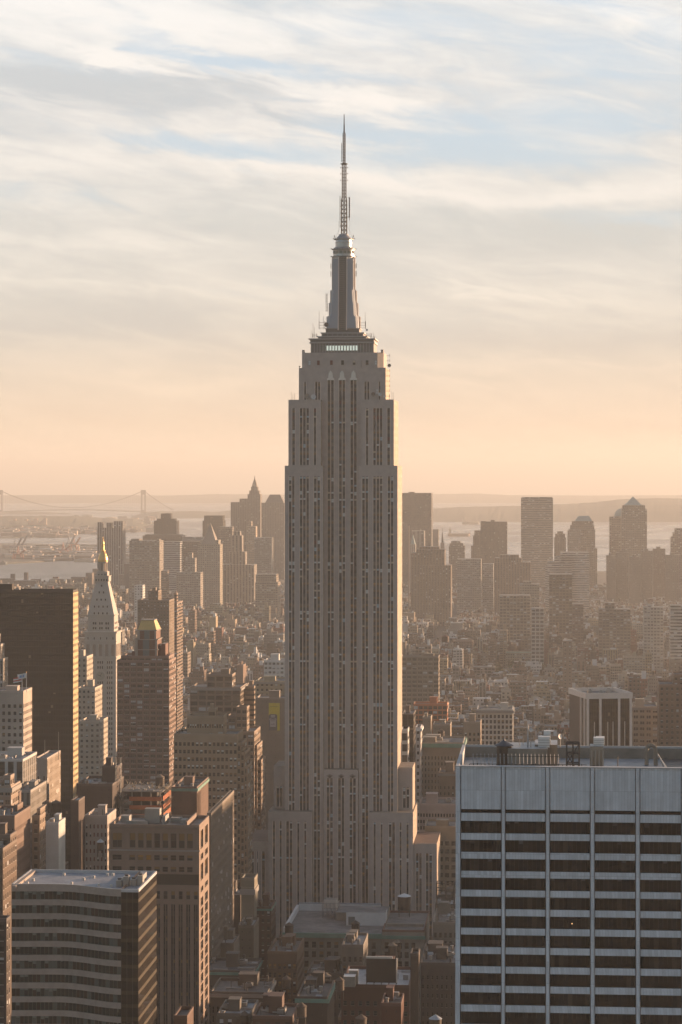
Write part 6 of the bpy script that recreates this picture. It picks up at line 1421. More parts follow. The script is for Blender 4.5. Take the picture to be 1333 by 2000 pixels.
# right of the great tower
far('skyscraper', 'very wide dark slab tower touching the great tower on its right', 786, 843, 963, 5900, 'fins', (.11, .10, .095), L=60, pxS=846, pu=3, tiers=((.2, .4, .2, .5, 961),))
far('office_block', 'bulky brown stepped telephone building right of the great tower', 813, 869, 1073, 4300, 'pier', (.15, .115, .09), L=46, tiers=((-.17, 1.0, -.1, 1, 1080), (-.17, 1.22, -.15, 1, 1104), (.1, .8, .2, .8, 1068)), pu=5)
far('skyscraper', 'rounded top tower right of the bulky brown one', 877, 908, 1066, 5900, 'grid', (.20, .18, .165), L=44, tiers=((.05, .9, .1, .9, 1061), (.14, .72, .2, .8, 1057)))
far('office_block', 'short grey tower standing right of the very wide dark slab', 846, 857, 1034, 6100, 'plain', (.15, .14, .135), L=30)
far('church_tower', 'thin needle spire rising right of the very wide dark slab', 861, 868, 1060, 5700, 'plain', (.17, .15, .14), L=12, top=('spire', 'slate', 1031, (.15, .85)))
far('gothic_tower', 'white slender gothic tower with pointed top against the wide dark slab', 801, 812, 1063, 5200, 'pier', (.38, .36, .34), L=22, top=('pyr', 'palecopper', 1045, (.1, .9)))
far('office_block', 'pale columned block before the wide dark slab', 805, 829, 1037, 5500, 'pier', (.24, .22, .21), L=40, pu=8)
far('skyscraper', 'square black tower on the right skyline with open water on both sides', 939, 991, 1019, 5800, 'fins', (.095, .085, .08), L=60, tiers=((.38, .52, .3, .6, 1016), (.0, .2, .1, .5, 1018)), pu=3)
far('skyscraper', 'brown stepped tower leaning against the square black tower', 927, 940, 1036, 5900, 'pier', (.17, .14, .12), L=30, tiers=((-.5, 1, -.1, 1, 1066), (-.2, 1, 0, 1, 1046)))
far('skyscraper', 'tall pale slab with fine horizontal lines, highest in the right skyline', 1018, 1080.5, 973, 5500, 'band', (.34, .29, .25), L=60, pv=3.9, tiers=((.02, .98, .03, .9, 971),))
far('skyscraper', 'small stepped brown tower between the pale slab and the mansard tower', 1083, 1106, 1050, 5700, 'pier', (.19, .155, .135), L=30, tiers=((.08, .92, .1, .9, 1043), (.25, .75, .2, .8, 1038)))
far('skyscraper', 'tower with cut mansard roof in the right skyline', 1111, 1163, 1034, 5600, 'grid', (.24, .205, .18), L=56, tiers=((.06, .97, .05, .95, 1026), (.12, .94, .1, .9, 1018)), top=('mansard', 'palecopper', 1008, (.24, .90), 1018, .6))
far('office_block', 'lower shoulder block in front of the mansard tower', 1109, 1134, 1036, 5500, 'pair', (.25, .215, .19), L=30, tiers=((.15, .85, .1, .9, 1034),))
far('office_block', 'wider lower half of the mansard tower group', 1146, 1167, 1071, 5620, 'grid', (.23, .195, .17), L=40)
far('skyscraper', 'tower with a pale pyramid roof, right skyline', 1215, 1264, 994, 5600, 'grid', (.25, .215, .185), L=56, tiers=((.03, .93, .05, .95, 987),), top=('pyr', 'palecopper', 970, (.12, .80), 987))
far('skyscraper', 'tower with a pale dome, tucked left of the pyramid roofed one', 1191, 1216, 1009, 5700, 'grid', (.26, .225, .195), L=50, top=('dome', 'palecopper', 993, (.40, 1.5), 1008.5))
far('office_block', 'white terraced office building with long window bands, right skyline', 1095, 1151, 1079, 4600, 'band', (.44, .42, .40), L=50, pv=4.2, tiers=((-.2, .5, .0, .9, 1088), (-.45, .4, .0, .9, 1098), (-.53, .3, .0, .9, 1106)))
far('office_block', 'brown grid tower standing in front of the white terraced building', 1073, 1118, 1122, 3700, 'grid', (.17, .14, .115), L=36, pu=5, pv=4.4)
far('office_block', 'brown brick telephone building left of the white terraced one', 966, 1019, 1090, 4500, 'pier', (.19, .14, .115), L=46, tiers=((.0, 1.34, -.1, .9, 1098), (.2, .9, .2, .8, 1084)), pu=5)
far('office_block', 'pale gridded civic block between the brown telephone buildings', 893, 940, 1092, 4600, 'loft', (.31, .29, .27), L=40)
far('office_block', 'bluish office block right of the pale gridded civic block', 943, 964, 1101, 4650, 'pair', (.30, .30, .30), L=30)
far('office_block', 'cream loft block with wide bays, lower right skyline', 976, 1036, 1163, 3500, 'grid', (.29, .25, .205), L=34, pu=5, pv=4.4)
far('office_block', 'cream setback block beyond the wide bayed cream loft', 1015, 1054, 1141, 3850, 'pair', (.31, .275, .235), L=34, tiers=((.2, .6, .2, .8, 1136),))
far('office_block', 'small white framed block below the cream lofts', 1038, 1063, 1188, 3250, 'grid', (.42, .40, .38), L=24, pu=6, pv=5)
for i, (a, b2, y, D, lab) in enumerate(((1185, 1202, 1085, 4900, 'first slab of the riverside apartment group below the domed tower'), (1203, 1228, 1079, 4920, 'second slab of the apartment group below the pyramid roof'), (1229, 1252, 1088, 4800, 'third slab of the apartment group, right of the pyramid roof'),
        (1253, 1275, 1076, 4950, 'fourth slab of the right apartment group'), (1276, 1300, 1072, 5000, 'fifth slab of the right apartment group, with roof tank'), (1301, 1330, 1084, 4850, 'last apartment slab cut by the right edge'))):
    far('apartment_slab', lab, a, b2, y, D, 'punch_b', (.20, .165, .14), L=26, cat='apartment block', pu=4, pv=3.3, tiers=((.3, .6, .2, .8, y - 4),))
far('skyscraper', 'stepped tower at the right edge of the skyline', 1311, 1360, 1048, 5700, 'grid', (.22, .185, .16), L=40, tiers=((.08, 1, .1, .9, 1040), (.16, 1, .2, .8, 1032)))
far('office_block', 'tall brown block low at the right edge in the haze', 1170, 1232, 1190, 3300, 'loft', (.22, .18, .15), L=34, pu=4.4, tiers=((.2, .5, .2, .8, 1178),))
far('office_block', 'white framed loft with a roof hut, far right middle distance', 1258, 1296, 1186, 3100, 'pair', (.38, .36, .33), L=26, tiers=((.2, .4, .3, .7, 1181),))
far('office_block', 'white banded building cut by the right edge, middle distance', 1310, 1350, 1182, 3050, 'band', (.44, .42, .39), L=28)
far('office_block', 'dark brick block with sunlit edge below the brown grid tower', 1118, 1140, 1180, 3400, 'pair', (.19, .14, .12), L=24)
far('apartment_tower', 'thin paired apartment towers catching light, right middle distance', 1100, 1118, 1252, 2700, 'punch_b', (.24, .18, .14), L=26, tiers=((1.15, 1.45, .1, .5, 1248), ))
far('chimney', 'very thin pinkish chimney against the wide dark slab', 797.5, 800.2, 1027, 4500, 'plain', (.30, .23, .19), L=3, cat='chimney')

# ---------------------------------------------------------------- the city fabric
def fabric():
    rnd = random.Random(77)
    def blocked(x, y, w, l, D_):
        ux, uy = CA * w, -SA * w; vx, vy = SA * l, CA * l
        pts = [(x, y), (x + ux, y + uy), (x + ux + vx, y + uy + vy), (x + vx, y + vy), (x + (ux + vx) / 2, y + (uy + vy) / 2)]
        for fx, fy, fw, fl, fr in FOOT:
            c, s = math.cos(fr), math.sin(fr)
            for px, py in pts:
                dx, dy = px - fx, py - fy; a = dx * c - dy * s; b2 = dx * s + dy * c
                if -w * .5 - 2 < a < fw + 2 + w * .0 and -l * .5 - 2 < b2 < fl + 2: return True
        return False
    FOOT.append((X(666.5, 1290) - 50, 1290 - 3, 100, 46, A)); FOOT.append((X(940, 3100), 3100, 85, 215, A))
    # smallest photo height a generic roof may reach, by place in the picture
    def cap(px, D):
        if D < 1300: return 1905 if px < 560 else 1935
        if px < 340 and D < 2130: return 1500
        if px < 160: return 1140
        if px < 230: return 1150
        if px < 340: return 1200
        if px < 556: return 1185 if D > 3000 else (1250 if D > 2200 else 1420)
        if px < 800: return 1185
        if px < 900: return 1215 if D > 2700 else 1300 if D > 2150 else 1420
        if px < 1100: return 1215 if D > 2700 else 1300 if D > 2100 else 1420
        return 1210 if D > 2700 else 1300 if D > 2100 else 1440
    cand = []
    t_ = 700.0
    while t_ < 5550:
        row_l = 27 if rnd.random() < .5 else 24
        for half in (0, 1):
            y0 = t_ + half * (row_l + 5)
            half_w = .145 * y0 + 40
            # s coordinate runs along the street; avenue gaps every so often
            s = -half_w - rnd.uniform(0, 20) - y0 * .0
            while s < half_w + 10:
                w = rnd.choice((7, 7.6, 10, 12, 15, 15, 18, 26)) if y0 < 3200 else rnd.choice((8, 10, 14, 18, 26))
                gs = s - math.tan(A) * y0
                av = [-600, -450, -310, -168] + ([115] if y0 < 2300 else []) + [400, 700]
                skip = next((a for a in av if a - 12 < gs + w and gs < a + 12), None)
                if skip is not None and y0 < 5000: s += (skip + 13) - gs; continue
                x = s; y = y0
                cand.append((x, y, w, row_l)); s += w + (0.3 if rnd.random() < .85 else rnd.uniform(2, 9))
        t_ += 2 * row_l + 5 + 15
    palette = [((.155, .10, .075), 'brown'), ((.19, .13, .10), 'umber'), ((.25, .195, .145), 'tan'), ((.36, .31, .25), 'cream'), ((.23, .21, .19), 'grey'), ((.46, .44, .42), 'white'), ((.17, .075, .055), 'red'), ((.10, .08, .07), 'dark'), ((.30, .24, .16), 'buff'), ((.21, .165, .13), 'brownstone')]
    out = []
    for x, y, w, l in cand:
        D = y; px = CX + F * x / y
        if px < -60 or px + w * F / y < -10 or px > 1345: continue
        if y < 1330 and (px > 885): continue
        if 480 < px + w * F / y and px < 860 and 1080 < y < 1345: continue
        # hidden behind the great tower
        if px > 560 and px + w * F / y < 776 and y > 1345: continue
        if y < 1260 and px < 400: continue
        if blocked(x, y, w, l, D): continue
        r = rnd.random()
        h = rnd.uniform(12, 22) if r < .55 else rnd.uniform(20, 32) if r < .9 else rnd.uniform(32, 48) if r < .99 else rnd.uniform(48, 70)
        if y < 2300: h = h * 1.15 + 3
        elif y < 4300: h *= .82
        if y < 1300: h = rnd.uniform(38, 62)
        if 4300 < y: h *= 1.15
        g = 2 + drop(x, y); c_ = cap(px, y); zcap = Z(c_, y) - g
        if h > zcap: h = max(10, zcap * rnd.uniform(.6, .98))
        col, cname = palette[rnd.choices(range(10), (3, 3, 4, 3, 3, 2.2, 1.6, 1.6, 2, 3))[0]]
        v = rnd.uniform(.82, 1.15); col = tuple(q * v for q in col)
        out.append(dict(x=x, y=y, w=w, l=l * rnd.uniform(.8, 1), h=h, g=g, col=col, cname=cname, px=px, pw=w * F / y, yt=CY + (EYE - g - h) * F / y, seed=rnd.random()))
    return out
FAB = fabric()
styles = ['punch', 'punch', 'punch_b', 'pair', 'loft', 'blank', 'grid', 'pier', 'punch_b', 'pair']
roofs = [('roof_g', 'grey roof'), ('roof_d', 'black tar roof'), ('roof_s', 'silvery roof'), ('roof_r', 'rusty roof'), ('roof_g', 'grey roof'), ('roof_s', 'silvery roof')]
def fabric_shape(c, rn, w, rf, top, tnk):
    """writes walls, roof, rooftop hut into the builders; returns words for what stands on the roof"""
    W_, L_, h = c['w'], c['l'], c['h']; st = M[styles[int(c['seed'] * 1e4) % 10]]; k = int(c['seed'] * 1e5) % 6; ro = M[roofs[k][0]]
    pu = (2.6, 3.0, 3.4, 4.2)[int(c['seed'] * 1e6) % 4]; pv = (3.2, 3.5, 3.9)[int(c['seed'] * 1e7) % 3]
    w.k = int(c['seed'] * 900)
    w.box(0, W_, 0, L_, -3, h, st, pu=pu, pv=pv, skip='td')
    rf.poly([(0, 0, h), (W_, 0, h), (W_, L_, h), (0, L_, h)], ro, [(0, 0), (W_, 0), (W_, L_), (0, L_)])
    parapet(rf, 0, W_, 0, L_, h, rn.uniform(.6, 1.5), M['coping'], .4)
    feat = []; nm = top.names = []
    n = rn.choice((1, 1, 2, 2, 3))
    for i in range(n):
        a, b2 = rn.uniform(2.2, min(7, W_ * .45)), rn.uniform(2.5, 7); hh = rn.uniform(2, 4.8) if rn.random() < .8 else rn.uniform(5, 9)
        x = rn.uniform(.8, max(.9, W_ - a - .8)); y = rn.uniform(1, max(1.1, L_ - b2 - .8))
        top.box(x, x + a, y, y + b2, h, h + hh, M['plain'] if rn.random() < .7 else M['white_wall'], ro, skip='d'); nm.append('roof_hut')
    if rn.random() < .55: feat.append('hut')
    for i in range(rn.choice((0, 1, 2, 3))):
        x = rn.uniform(.6, W_ - 1.6); y = rn.uniform(.6, L_ - 1.6); top.box(x, x + 1.1, y, y + 1.4, h, h + rn.uniform(.7, 1.6), M['metal'], M['tin'], skip='d'); nm.append('roof_unit')
    if rn.random() < .35:
        x = rn.choice((.3, W_ - 1.1)); top.box(x, x + .8, 1, 2.2, h, h + rn.uniform(2, 4), M['plain'], skip='d'); feat.append('chimney'); nm.append('chimney')
    if rn.random() < .22 and W_ > 12 and L_ > 14:
        hh = rn.uniform(4, 10); top.box(W_ * .15, W_ * .85, L_ * .3, L_ * .9, h, h + hh, st, ro, pu=pu, pv=pv, skip='d'); feat.append('setback'); nm.append('penthouse')
    tk = rn.random() < .28
    if tk:
        r = rn.uniform(1.5, 2.1); x = rn.uniform(r + .5, W_ - r - .5) if W_ > 2 * r + 1.2 else W_ / 2; y = rn.uniform(r + 1, L_ - r - 1); hb = h + rn.uniform(2.5, 5)
        tnk.ring(x, y, [(r, hb), (r, hb + 3.6)], M['wood'], 10); tnk.ring(x, y, [(r + .2, hb + 3.6), (.05, hb + 5)], M[rn.choice(['tin', 'tancone', 'wood'])], 10)
        for sx in (-1, 1):
            for sy in (-1, 1): tnk.bar((x + sx * r * .7, y + sy * r * .7, h), (x + sx * r * .7, y + sy * r * .7, hb), .15, M['dmetal'])
        feat.append('tank')
    return feat, roofs[k][1]
def build_fabric():
    vis = [c for c in FAB if c['px'] + c['pw'] > 2 and c['px'] < 1331 and c['yt'] < 1995]
    for c in vis: c['show'] = c['pw'] * c['h'] * F / c['y']
    # the three hundred nearest that can be seen are things of their own, the rest reads as one mass
    hid = lambda c: (c['y'] > 1500 and c['px'] + c['pw'] < 156 ) or (c['px'] > 893 and c['yt'] > 1440) or (c['px'] > 560 and c['px'] + c['pw'] < 780)
    order = sorted([c for c in vis if not hid(c)], key=lambda c: c['y'])[:NFAB]
    keep = set(id(c) for c in order)
    marks = [(82, 'bronze slab'), (200, 'clock tower'), (284, 'yellow roofed tower'), (350, 'checkered brick tower'), (420, 'big dark loft'), (470, 'roof turret'), (530, 'yellow advertisement'),
             (672, 'great tower'), (830, 'orange netting'), (865, 'palazzo'), (925, 'arched loft'), (967, 'white loft'), (1050, 'roof water tank'), (1120, 'hoist frame'), (1190, 'white striped tower'), (1261, 'cream loft'), (1310, 'right edge brick house')]
    def depth(y): return 'foreground' if y < 1320 else 'near' if y < 1750 else 'farther' if y < 2200 else 'distant' if y < 2700 else 'hazy'
    labels = {}
    recs = []
    for c in order:
        rn = random.Random(c['seed']); w, rf, tp, tk = MB(), MB(), MB(), MB(); feat, rname = fabric_shape(c, rn, w, rf, tp, tk)
        cx = c['px'] + c['pw'] / 2; mk = min(marks, key=lambda m_: abs(m_[0] - cx)); side = 'left of' if cx < mk[0] - 14 else 'right of' if cx > mk[0] + 14 else 'in line with'
        size = 'low' if c['h'] < 24 else 'tall' if c['h'] > 48 else 'mid-rise'; wd = 'narrow ' if c['w'] < 14 else 'wide ' if c['w'] > 25 else ''
        extra = {'tank': 'water tank', 'setback': 'penthouse floor', 'chimney': 'chimney', 'hut': 'roof hut'}.get(feat[-1] if feat else '', '')
        base = f"{size} {wd}{c['cname']} house, {extra or rname}, {depth(c['y'])}, {side} {mk[1]}"
        labels.setdefault(base, []).append(len(recs)); recs.append((c, w, rf, tp, tk, base))
    final = {}
    words = ['nearest', 'second nearest', 'third nearest', 'fourth nearest', 'fifth nearest', 'sixth nearest', 'seventh nearest', 'eighth nearest', 'ninth nearest', 'tenth nearest']
    for base, idx in labels.items():
        idx.sort(key=lambda i: recs[i][0]['y'])
        for j, i in enumerate(idx): final[i] = base if len(idx) == 1 else words[min(j, 9)] + ' ' + base
    for i, (c, w, rf, tp, tk, _) in enumerate(recs):
        t = empty('house' if c['h'] < 20 else 'building', (c['x'], c['y'], c['g']), -A)
        tag(t, final[i], 'building', 'buildings of the city behind')
        w.build('wall', t, color=c['col']); rf.build('roof', t, color=c['col'])
        for j, nm in enumerate(tp.names):
            q = MB(); q.v = tp.v[20 * j:20 * j + 20]; q.f = [list(range(4 * a, 4 * a + 4)) for a in range(5)]; q.mi = tp.mi[5 * j:5 * j + 5]; q.mats = tp.mats; q.uv = tp.uv[20 * j:20 * j + 20]
            q.build(nm, t, color=tuple(q_ * 1.1 for q_ in c['col']))
        if tk.f: tk.build('roof_tank', t)
    # the remainder, by tone, as one object of the same shapes
    rest = [c for c in vis if id(c) not in keep]
    big = MB()
    tone = {}
    for c in rest:
        rn = random.Random(c['seed']); w = MB(); fabric_shape(c, rn, w, w, w, w)
        b0 = len(big.v); v = c['col']
        for x, y, z in w.v: big.v.append((c['x'] + CA * x + SA * y, c['y'] - SA * x + CA * y, c['g'] + z))
        for fi, f in enumerate(w.f): big.f.append([b0 + q for q in f]); big.mi.append(big.slot(w.mats[w.mi[fi]]))
        big.uv += w.uv; tone[b0] = v
        c['nv'] = len(w.v); c['b0'] = b0
    o = big.build('distant_city'); o['kind'] = 'stuff'; o.color = (0, 0, 0, 1)
    me = o.data; a = me.color_attributes.new('tone', 'FLOAT_COLOR', 'POINT'); buf = [1.0] * (4 * len(me.vertices))
    for c in rest:
        for i in range(c['b0'], c['b0'] + c['nv']): buf[4 * i:4 * i + 3] = c['col']
    a.data.foreach_set('color', buf)
NFAB = 290
build_fabric()

# ---------------------------------------------------------------- trees of the small park in the haze
M['leaf_a'] = mat('autumn_leaf', (.11, .085, .04), .8); M['leaf_b'] = mat('dull_green_leaf', (.06, .075, .035), .8); M['bark'] = mat('bark', (.07, .055, .045), .9)
def park_trees():
    rn = random.Random(31); protos = []
    for v in range(3):
        t = empty('tree', (0, 0, 0)); q = MB(); q.ring(0, 0, [(.45, -1), (.35, 3), (.2, 7)], M['bark'], 7)
        for k in range(6): a = k * 1.05; q.bar((0, 0, 3.5 + k * .5), (2.8 * math.cos(a), 2.8 * math.sin(a), 7 + k * .5), .12, M['bark'])
        q.build('trunk', t); q = MB()
        for i in range(420):
            a, b2 = rn.uniform(0, 6.283), rn.uniform(-1, 1); r = rn.uniform(.45, 1) ** .6 * (1 + .25 * math.sin(3 * a + v)); s = math.sqrt(1 - b2 * b2)
            c = Vector((r * 4.6 * s * math.cos(a), r * 4.6 * s * math.sin(a), 8.5 + r * 3.8 * b2)); u = Vector((rn.uniform(-1, 1), rn.uniform(-1, 1), rn.uniform(-1, 1))).normalized(); w = u.orthogonal().normalized(); k = rn.uniform(.35, .8)
            q.poly([c - u * k, c + w * k, c + u * k, c - w * k], M['leaf_a'] if rn.random() < .5 else M['leaf_b'])
        q.build('crown', t); protos.append(t)
    k = 0
    for i in range(26):
        px = rn.uniform(955, 1062); y = rn.uniform(3120, 3290)
        src = protos[i % 3]
        if i < 3: o = src
        else:
            o = src.copy(); COL.objects.link(o)
            for ch in src.children: c = ch.copy(); COL.objects.link(c); c.parent = o
        o.location = (X(px, y), y, 2 + drop(X(px, y), y)); o.rotation_euler = (0, 0, rn.uniform(0, 6)); s = rn.uniform(.9, 1.5); o.scale = (s, s, s)
        tag(o, 'hazy autumn tree in the small park before the pale green roofed hall', 'tree', 'trees of the small hazy park')
park_trees()
# ---------------------------------------------------------------- the harbour: shores, piers, bridge, ships, hills
def gy(py):      # distance at which the curved ground is seen at this height in the photo
    a = 1 / 14.8e6; k = (py - CY) / F; disc = k * k - 4 * a * EYE
    return (k - math.sqrt(max(disc, 0))) / (2 * a)
def shore(name, near, farp, m, z=3.0):
    """near / farp: shoreline points (px, py) seen in the photo, left to right"""
    a = [(X(px, gy(py)), gy(py)) for px, py in near]; b2 = [(X(px, gy(py)), gy(py)) for px, py in reversed(farp)]
    return outline_sheet(name, a + b2, z, m, 8)
shore('container_terminal_ground', [(-60, 1104), (0, 1102), (60, 1099), (140, 1094), (210, 1091), (290, 1088)], [(-60, 1062), (60, 1063), (190, 1066), (290, 1070)], M['shore'])
shore('inner_pier_ground', [(-60, 1052), (30, 1051), (100, 1047), (150, 1046.5)], [(-60, 1045), (100, 1044), (150, 1045)], M['shore'])
shore('far_shore_ground', [(-80, 1050), (-10, 1047), (70, 1045), (130, 1043), (200, 1042.5), (300, 1037.5), (312, 1030)], [(-80, 1010), (60, 1009), (200, 1018), (300, 1024)], M['shore'])
shore('island_ground', [(238, 1082), (300, 1079), (300, 1076)], [(238, 1071), (290, 1070), (300, 1072)], M['shore'])
def hill(name, pts, D, depth, m, seed=0):
    """a ridge: pts = [(px, py of the crest)], standing at distance D and falling away on both sides"""
    rn = random.Random(seed); mb = MB(); n = len(pts); rows = []
    xs = []
    step = 6
    P = []
    for i in range(n - 1):
        (a, ya), (c, yc) = pts[i], pts[i + 1]; k = max(1, int(abs(c - a) / step))
        for j in range(k): P.append((a + (c - a) * j / k, ya + (yc - ya) * j / k))
    P.append(pts[-1])
    for f, hf in ((0, 0), (.12, .45), (.25, .75), (.45, 1.0), (.7, .8), (1, 0)):
        r = []
        for px, py in P:
            y = D + depth * (f - .0); x = X(px, D + depth * .45) * (y / (D + depth * .45)); g = drop(x, y)
            crest = Z(py, D + depth * .45) - drop(X(px, D + depth * .45), D + depth * .45)
            h = max(0, crest) * hf + (rn.uniform(-1.5, 1.5) if 0 < hf else 0)
            r.append((x, y, g + h - (4 if hf == 0 else 0)))
        rows.append(r)
    for a, b2 in zip(rows, rows[1:]):
        for i in range(len(P) - 1): mb.poly([a[i], a[i + 1], b2[i + 1], b2[i]], m)
    o = mb.build(name); o['kind'] = 'structure'; return o
hill('wooded_hill', [(-60, 1010), (0, 1009), (60, 1008), (100, 1008.5), (150, 1009), (200, 1014), (215, 1013), (240, 1016), (260, 1015), (280, 1021), (295, 1030), (305, 1036)], 11800, 3200, M['wooded'], 1)
hill('headland_hill', [(256, 1012), (272, 1006), (290, 1003), (312, 998), (345, 999), (380, 998), (420, 1000), (450, 997), (500, 999), (560, 998)], 15600, 1800, M['wooded'], 2)
hill('island_hill', [(560, 996), (640, 996), (740, 995), (800, 993), (850, 993), (900, 990), (960, 989), (1010, 988), (1060, 987), (1083, 985), (1130, 983), (1165, 981), (1200, 976), (1225, 974.5), (1290, 973), (1340, 974), (1420, 973)], 14200, 2600, M['wooded'], 3)
hill('distant_ridge', [(-60, 968), (60, 967), (200, 967), (330, 968), (420, 965), (560, 966), (700, 966), (850, 965), (930, 964), (1000, 967), (1150, 968), (1400, 967)], 26000, 5000, M['wooded'], 4)
hill('far_harbour_ridge', [(-60, 1000), (60, 999.5), (100, 1001), (140, 1003)], 17300, 900, M['wooded'], 5)

# houses and blocks on the far shores: too many and too small to count
def specks(name, boxes, n, size, mats, seed, hmax=18, cap=None):
    rn = random.Random(seed); mb = MB()
    for i in range(n):
        (a, b2, pa, pb) = rn.choice(boxes); px = rn.uniform(a, b2); py = rn.uniform(pa, pb); D = gy(py); x = X(px, D); g = drop(x, D) + 3
        w = rn.uniform(.5, 1) * size; l = rn.uniform(.5, 1) * size; h = rn.uniform(.25, 1) ** 1.5 * hmax; m_ = rn.choice(mats)
        mb.box(x, x + w, D, D + l, g - 4, g + h, m_, M[rn.choice(('roof_g', 'roof_d', 'roof_s'))])
    o = mb.build(name); o['kind'] = 'stuff'; o.color = (.30, .24, .20, 1)
for k, c in (('shore_brick', (.17, .12, .10)), ('shore_cream', (.46, .38, .31)), ('shore_grey', (.20, .19, .18)), ('shore_pink', (.46, .33, .26))): M[k] = mat(k, c, .85)
specks('far_shore_houses', [(-20, 300, 1012, 1040), (0, 130, 1040, 1050), (0, 215, 1022, 1044), (120, 200, 1039, 1043)], 620, 55, [M['shore_brick'], M['shore_grey'], M['shore_cream'], M['shore_pink'], M['shore_brick']], 1, 20)
specks('terminal_sheds', [(0, 290, 1068, 1098), (0, 290, 1072, 1094), (100, 290, 1076, 1090)], 330, 60, [M['shore_brick'], M['shore_grey'], M['shore_brick'], M['shore_cream']], 2, 12)
specks('island_houses', [(860, 1330, 1001, 1014), (560, 1330, 1005, 1015)], 380, 60, [M['shore_brick'], M['shore_grey'], M['shore_cream']], 3, 22)
specks('riverside_houses', [(-10, 260, 1150, 1200), (-10, 300, 1143, 1200)], 260, 26, [M['shore_brick'], M['shore_grey'], M['shore_cream'], M['shore_brick']], 6, 22)
def shoreobj(name, label, cat, px0, px1, py_base, py_top, m, depth=60, group=None, extra=None):
    D = gy(py_base); x0, x1 = X(px0, D), X(px1, D); g = drop(x0, D) + 3; h = Z(py_top, D) - g
    t = empty(name, ((x0 + x1) / 2, D, g)); tag(t, label, cat, group); w = (x1 - x0) / 2
    q = MB(); q.box(-w, w, 0, depth, -4, h, m, M['roof_g'], pu=6, pv=4); q.build('wall', t, color=(.46, .34, .27)); 
    r = MB(); r.box(-w * .4, w * .3, depth * .3, depth * .6, h, h + 4, M['shore_grey']); r.build('roof_hut', t)
    if extra: extra(t, w, h, depth)
    return t
def turrets(t, w, h, depth):
    for k in range(6): q = MB(); x = -w + w * 2 * (k + .5) / 6; q.box(x - 8, x + 8, 0, 20, h, h + 14 + 10 * (k % 3), M['shore_pink']); q.build('turret', t)
shoreobj('terminal_building', 'long pink sunlit terminal building with towers on the far left shore', 'building', 56, 91, 1034, 1026, M['pier'], 80, extra=turrets)
shoreobj('terminal_building', 'sunlit pink terminal with many turrets at the far left shore edge', 'building', 9, 55, 1031, 1027, M['pier'], 60, extra=turrets)
shoreobj('warehouse', 'dark long warehouse before the pink terminal buildings', 'warehouse', 12, 55, 1038, 1031, M['shore_brick'])
shoreobj('warehouse', 'second dark warehouse before the pink terminal, farther right', 'warehouse', 56, 84, 1040, 1036.5, M['shore_brick'])
shoreobj('apartment_block', 'left one of two hazy apartment blocks on the far left ridge', 'apartment block', 141, 155, 1013, 1007, M['shore_grey'])
shoreobj('apartment_block', 'right one of two hazy apartment blocks on the far left ridge', 'apartment block', 161, 180, 1013, 1006.5, M['shore_grey'])
shoreobj('sunlit_building', 'small glowing white building on the far shore right of the notched tower', 'building', 246, 255, 1036, 1032, M['shore_cream'])
shoreobj('long_shed', 'long shed with a glowing sunlit wall on the terminal', 'shed', 58, 110, 1089.5, 1085, M['shore_cream'], 40)
shoreobj('long_shed', 'dark shed beside the terminal water edge, left of the cranes', 'shed', 2, 30, 1090, 1086.5, M['shore_brick'], 40)
shoreobj('blue_ferry_shed', 'pale blue shed at the water edge, far left', 'shed', 0, 11, 1103, 1098, M['bluegrey_panel'], 40)
shoreobj('storage_tank_house', 'left one of two white silos on the pier tip', 'silo', 131, 134.5, 1045.5, 1040, M['shore_cream'], 20)
shoreobj('storage_tank_house', 'right one of two white silos on the pier tip', 'silo', 137, 140.5, 1045.5, 1040, M['shore_cream'], 20)
def crane(px, py, ptop, label, col):
    D = gy(py); g = drop(X(px, D), D) + 3; t = empty('container_crane', (X(px, D), D, g), R(25)); tag(t, label, 'crane', 'container cranes at the terminal')
    H = Z(ptop, D) - g; q = MB(); m_ = M[col]; leg = H * .55; w = 14
    for sx in (-1, 1):
        for sy in (0, 22): q.bar((sx * w, sy, 0), (sx * w * .8, sy, leg), 1.5, m_)
        q.bar((sx * w * .9, 0, leg * .5), (sx * w * .9, 22, leg * .5), 1.1, m_); q.bar((sx * w, 0, leg), (sx * w, 22, leg), 1.2, m_)
    q.bar((-w, 0, leg), (w, 0, leg), 1.4, m_); q.bar((0, 22, leg), (0, 11, leg + 24), 1.2, m_); q.bar((0, 0, leg), (0, 11, leg + 24), 1.2, m_); q.build('frame', t)
    q = MB(); q.bar((0, -2, leg), (9, -20, H), 1.6, m_); q.bar((4, -2, leg), (13, -20, H), 1.6, m_)
    for k in range(7): q.bar((9 * k / 7, -2 - 18 * k / 7, leg + (H - leg) * k / 7), (4 + 9 * (k + 1) / 7, -2 - 18 * (k + 1) / 7, leg + (H - leg) * (k + 1) / 7), .8, m_)
    q.build('boom', t)
M['crane_blue'] = mat('crane_blue', (.10, .13, .18), .6); M['crane_red'] = mat('crane_red', (.32, .10, .07), .6)
crane(32, 1090, 1051, 'leftmost blue grey raised crane boom at the harbour terminal', 'crane_blue'); crane(43, 1087, 1046, 'taller blue grey crane right of the leftmost one', 'crane_blue')
crane(137, 1083, 1045, 'dark crane boom rising near the pier silos', 'crane_blue'); crane(147, 1083, 1049, 'reddish crane with slanted boom, rightmost at the terminal', 'crane_red')
crane(126, 1086, 1066, 'low red crane at the terminal, left of the dark boom', 'crane_red'); crane(38, 1094, 1074, 'low red crane frames under the blue grey booms', 'crane_red')
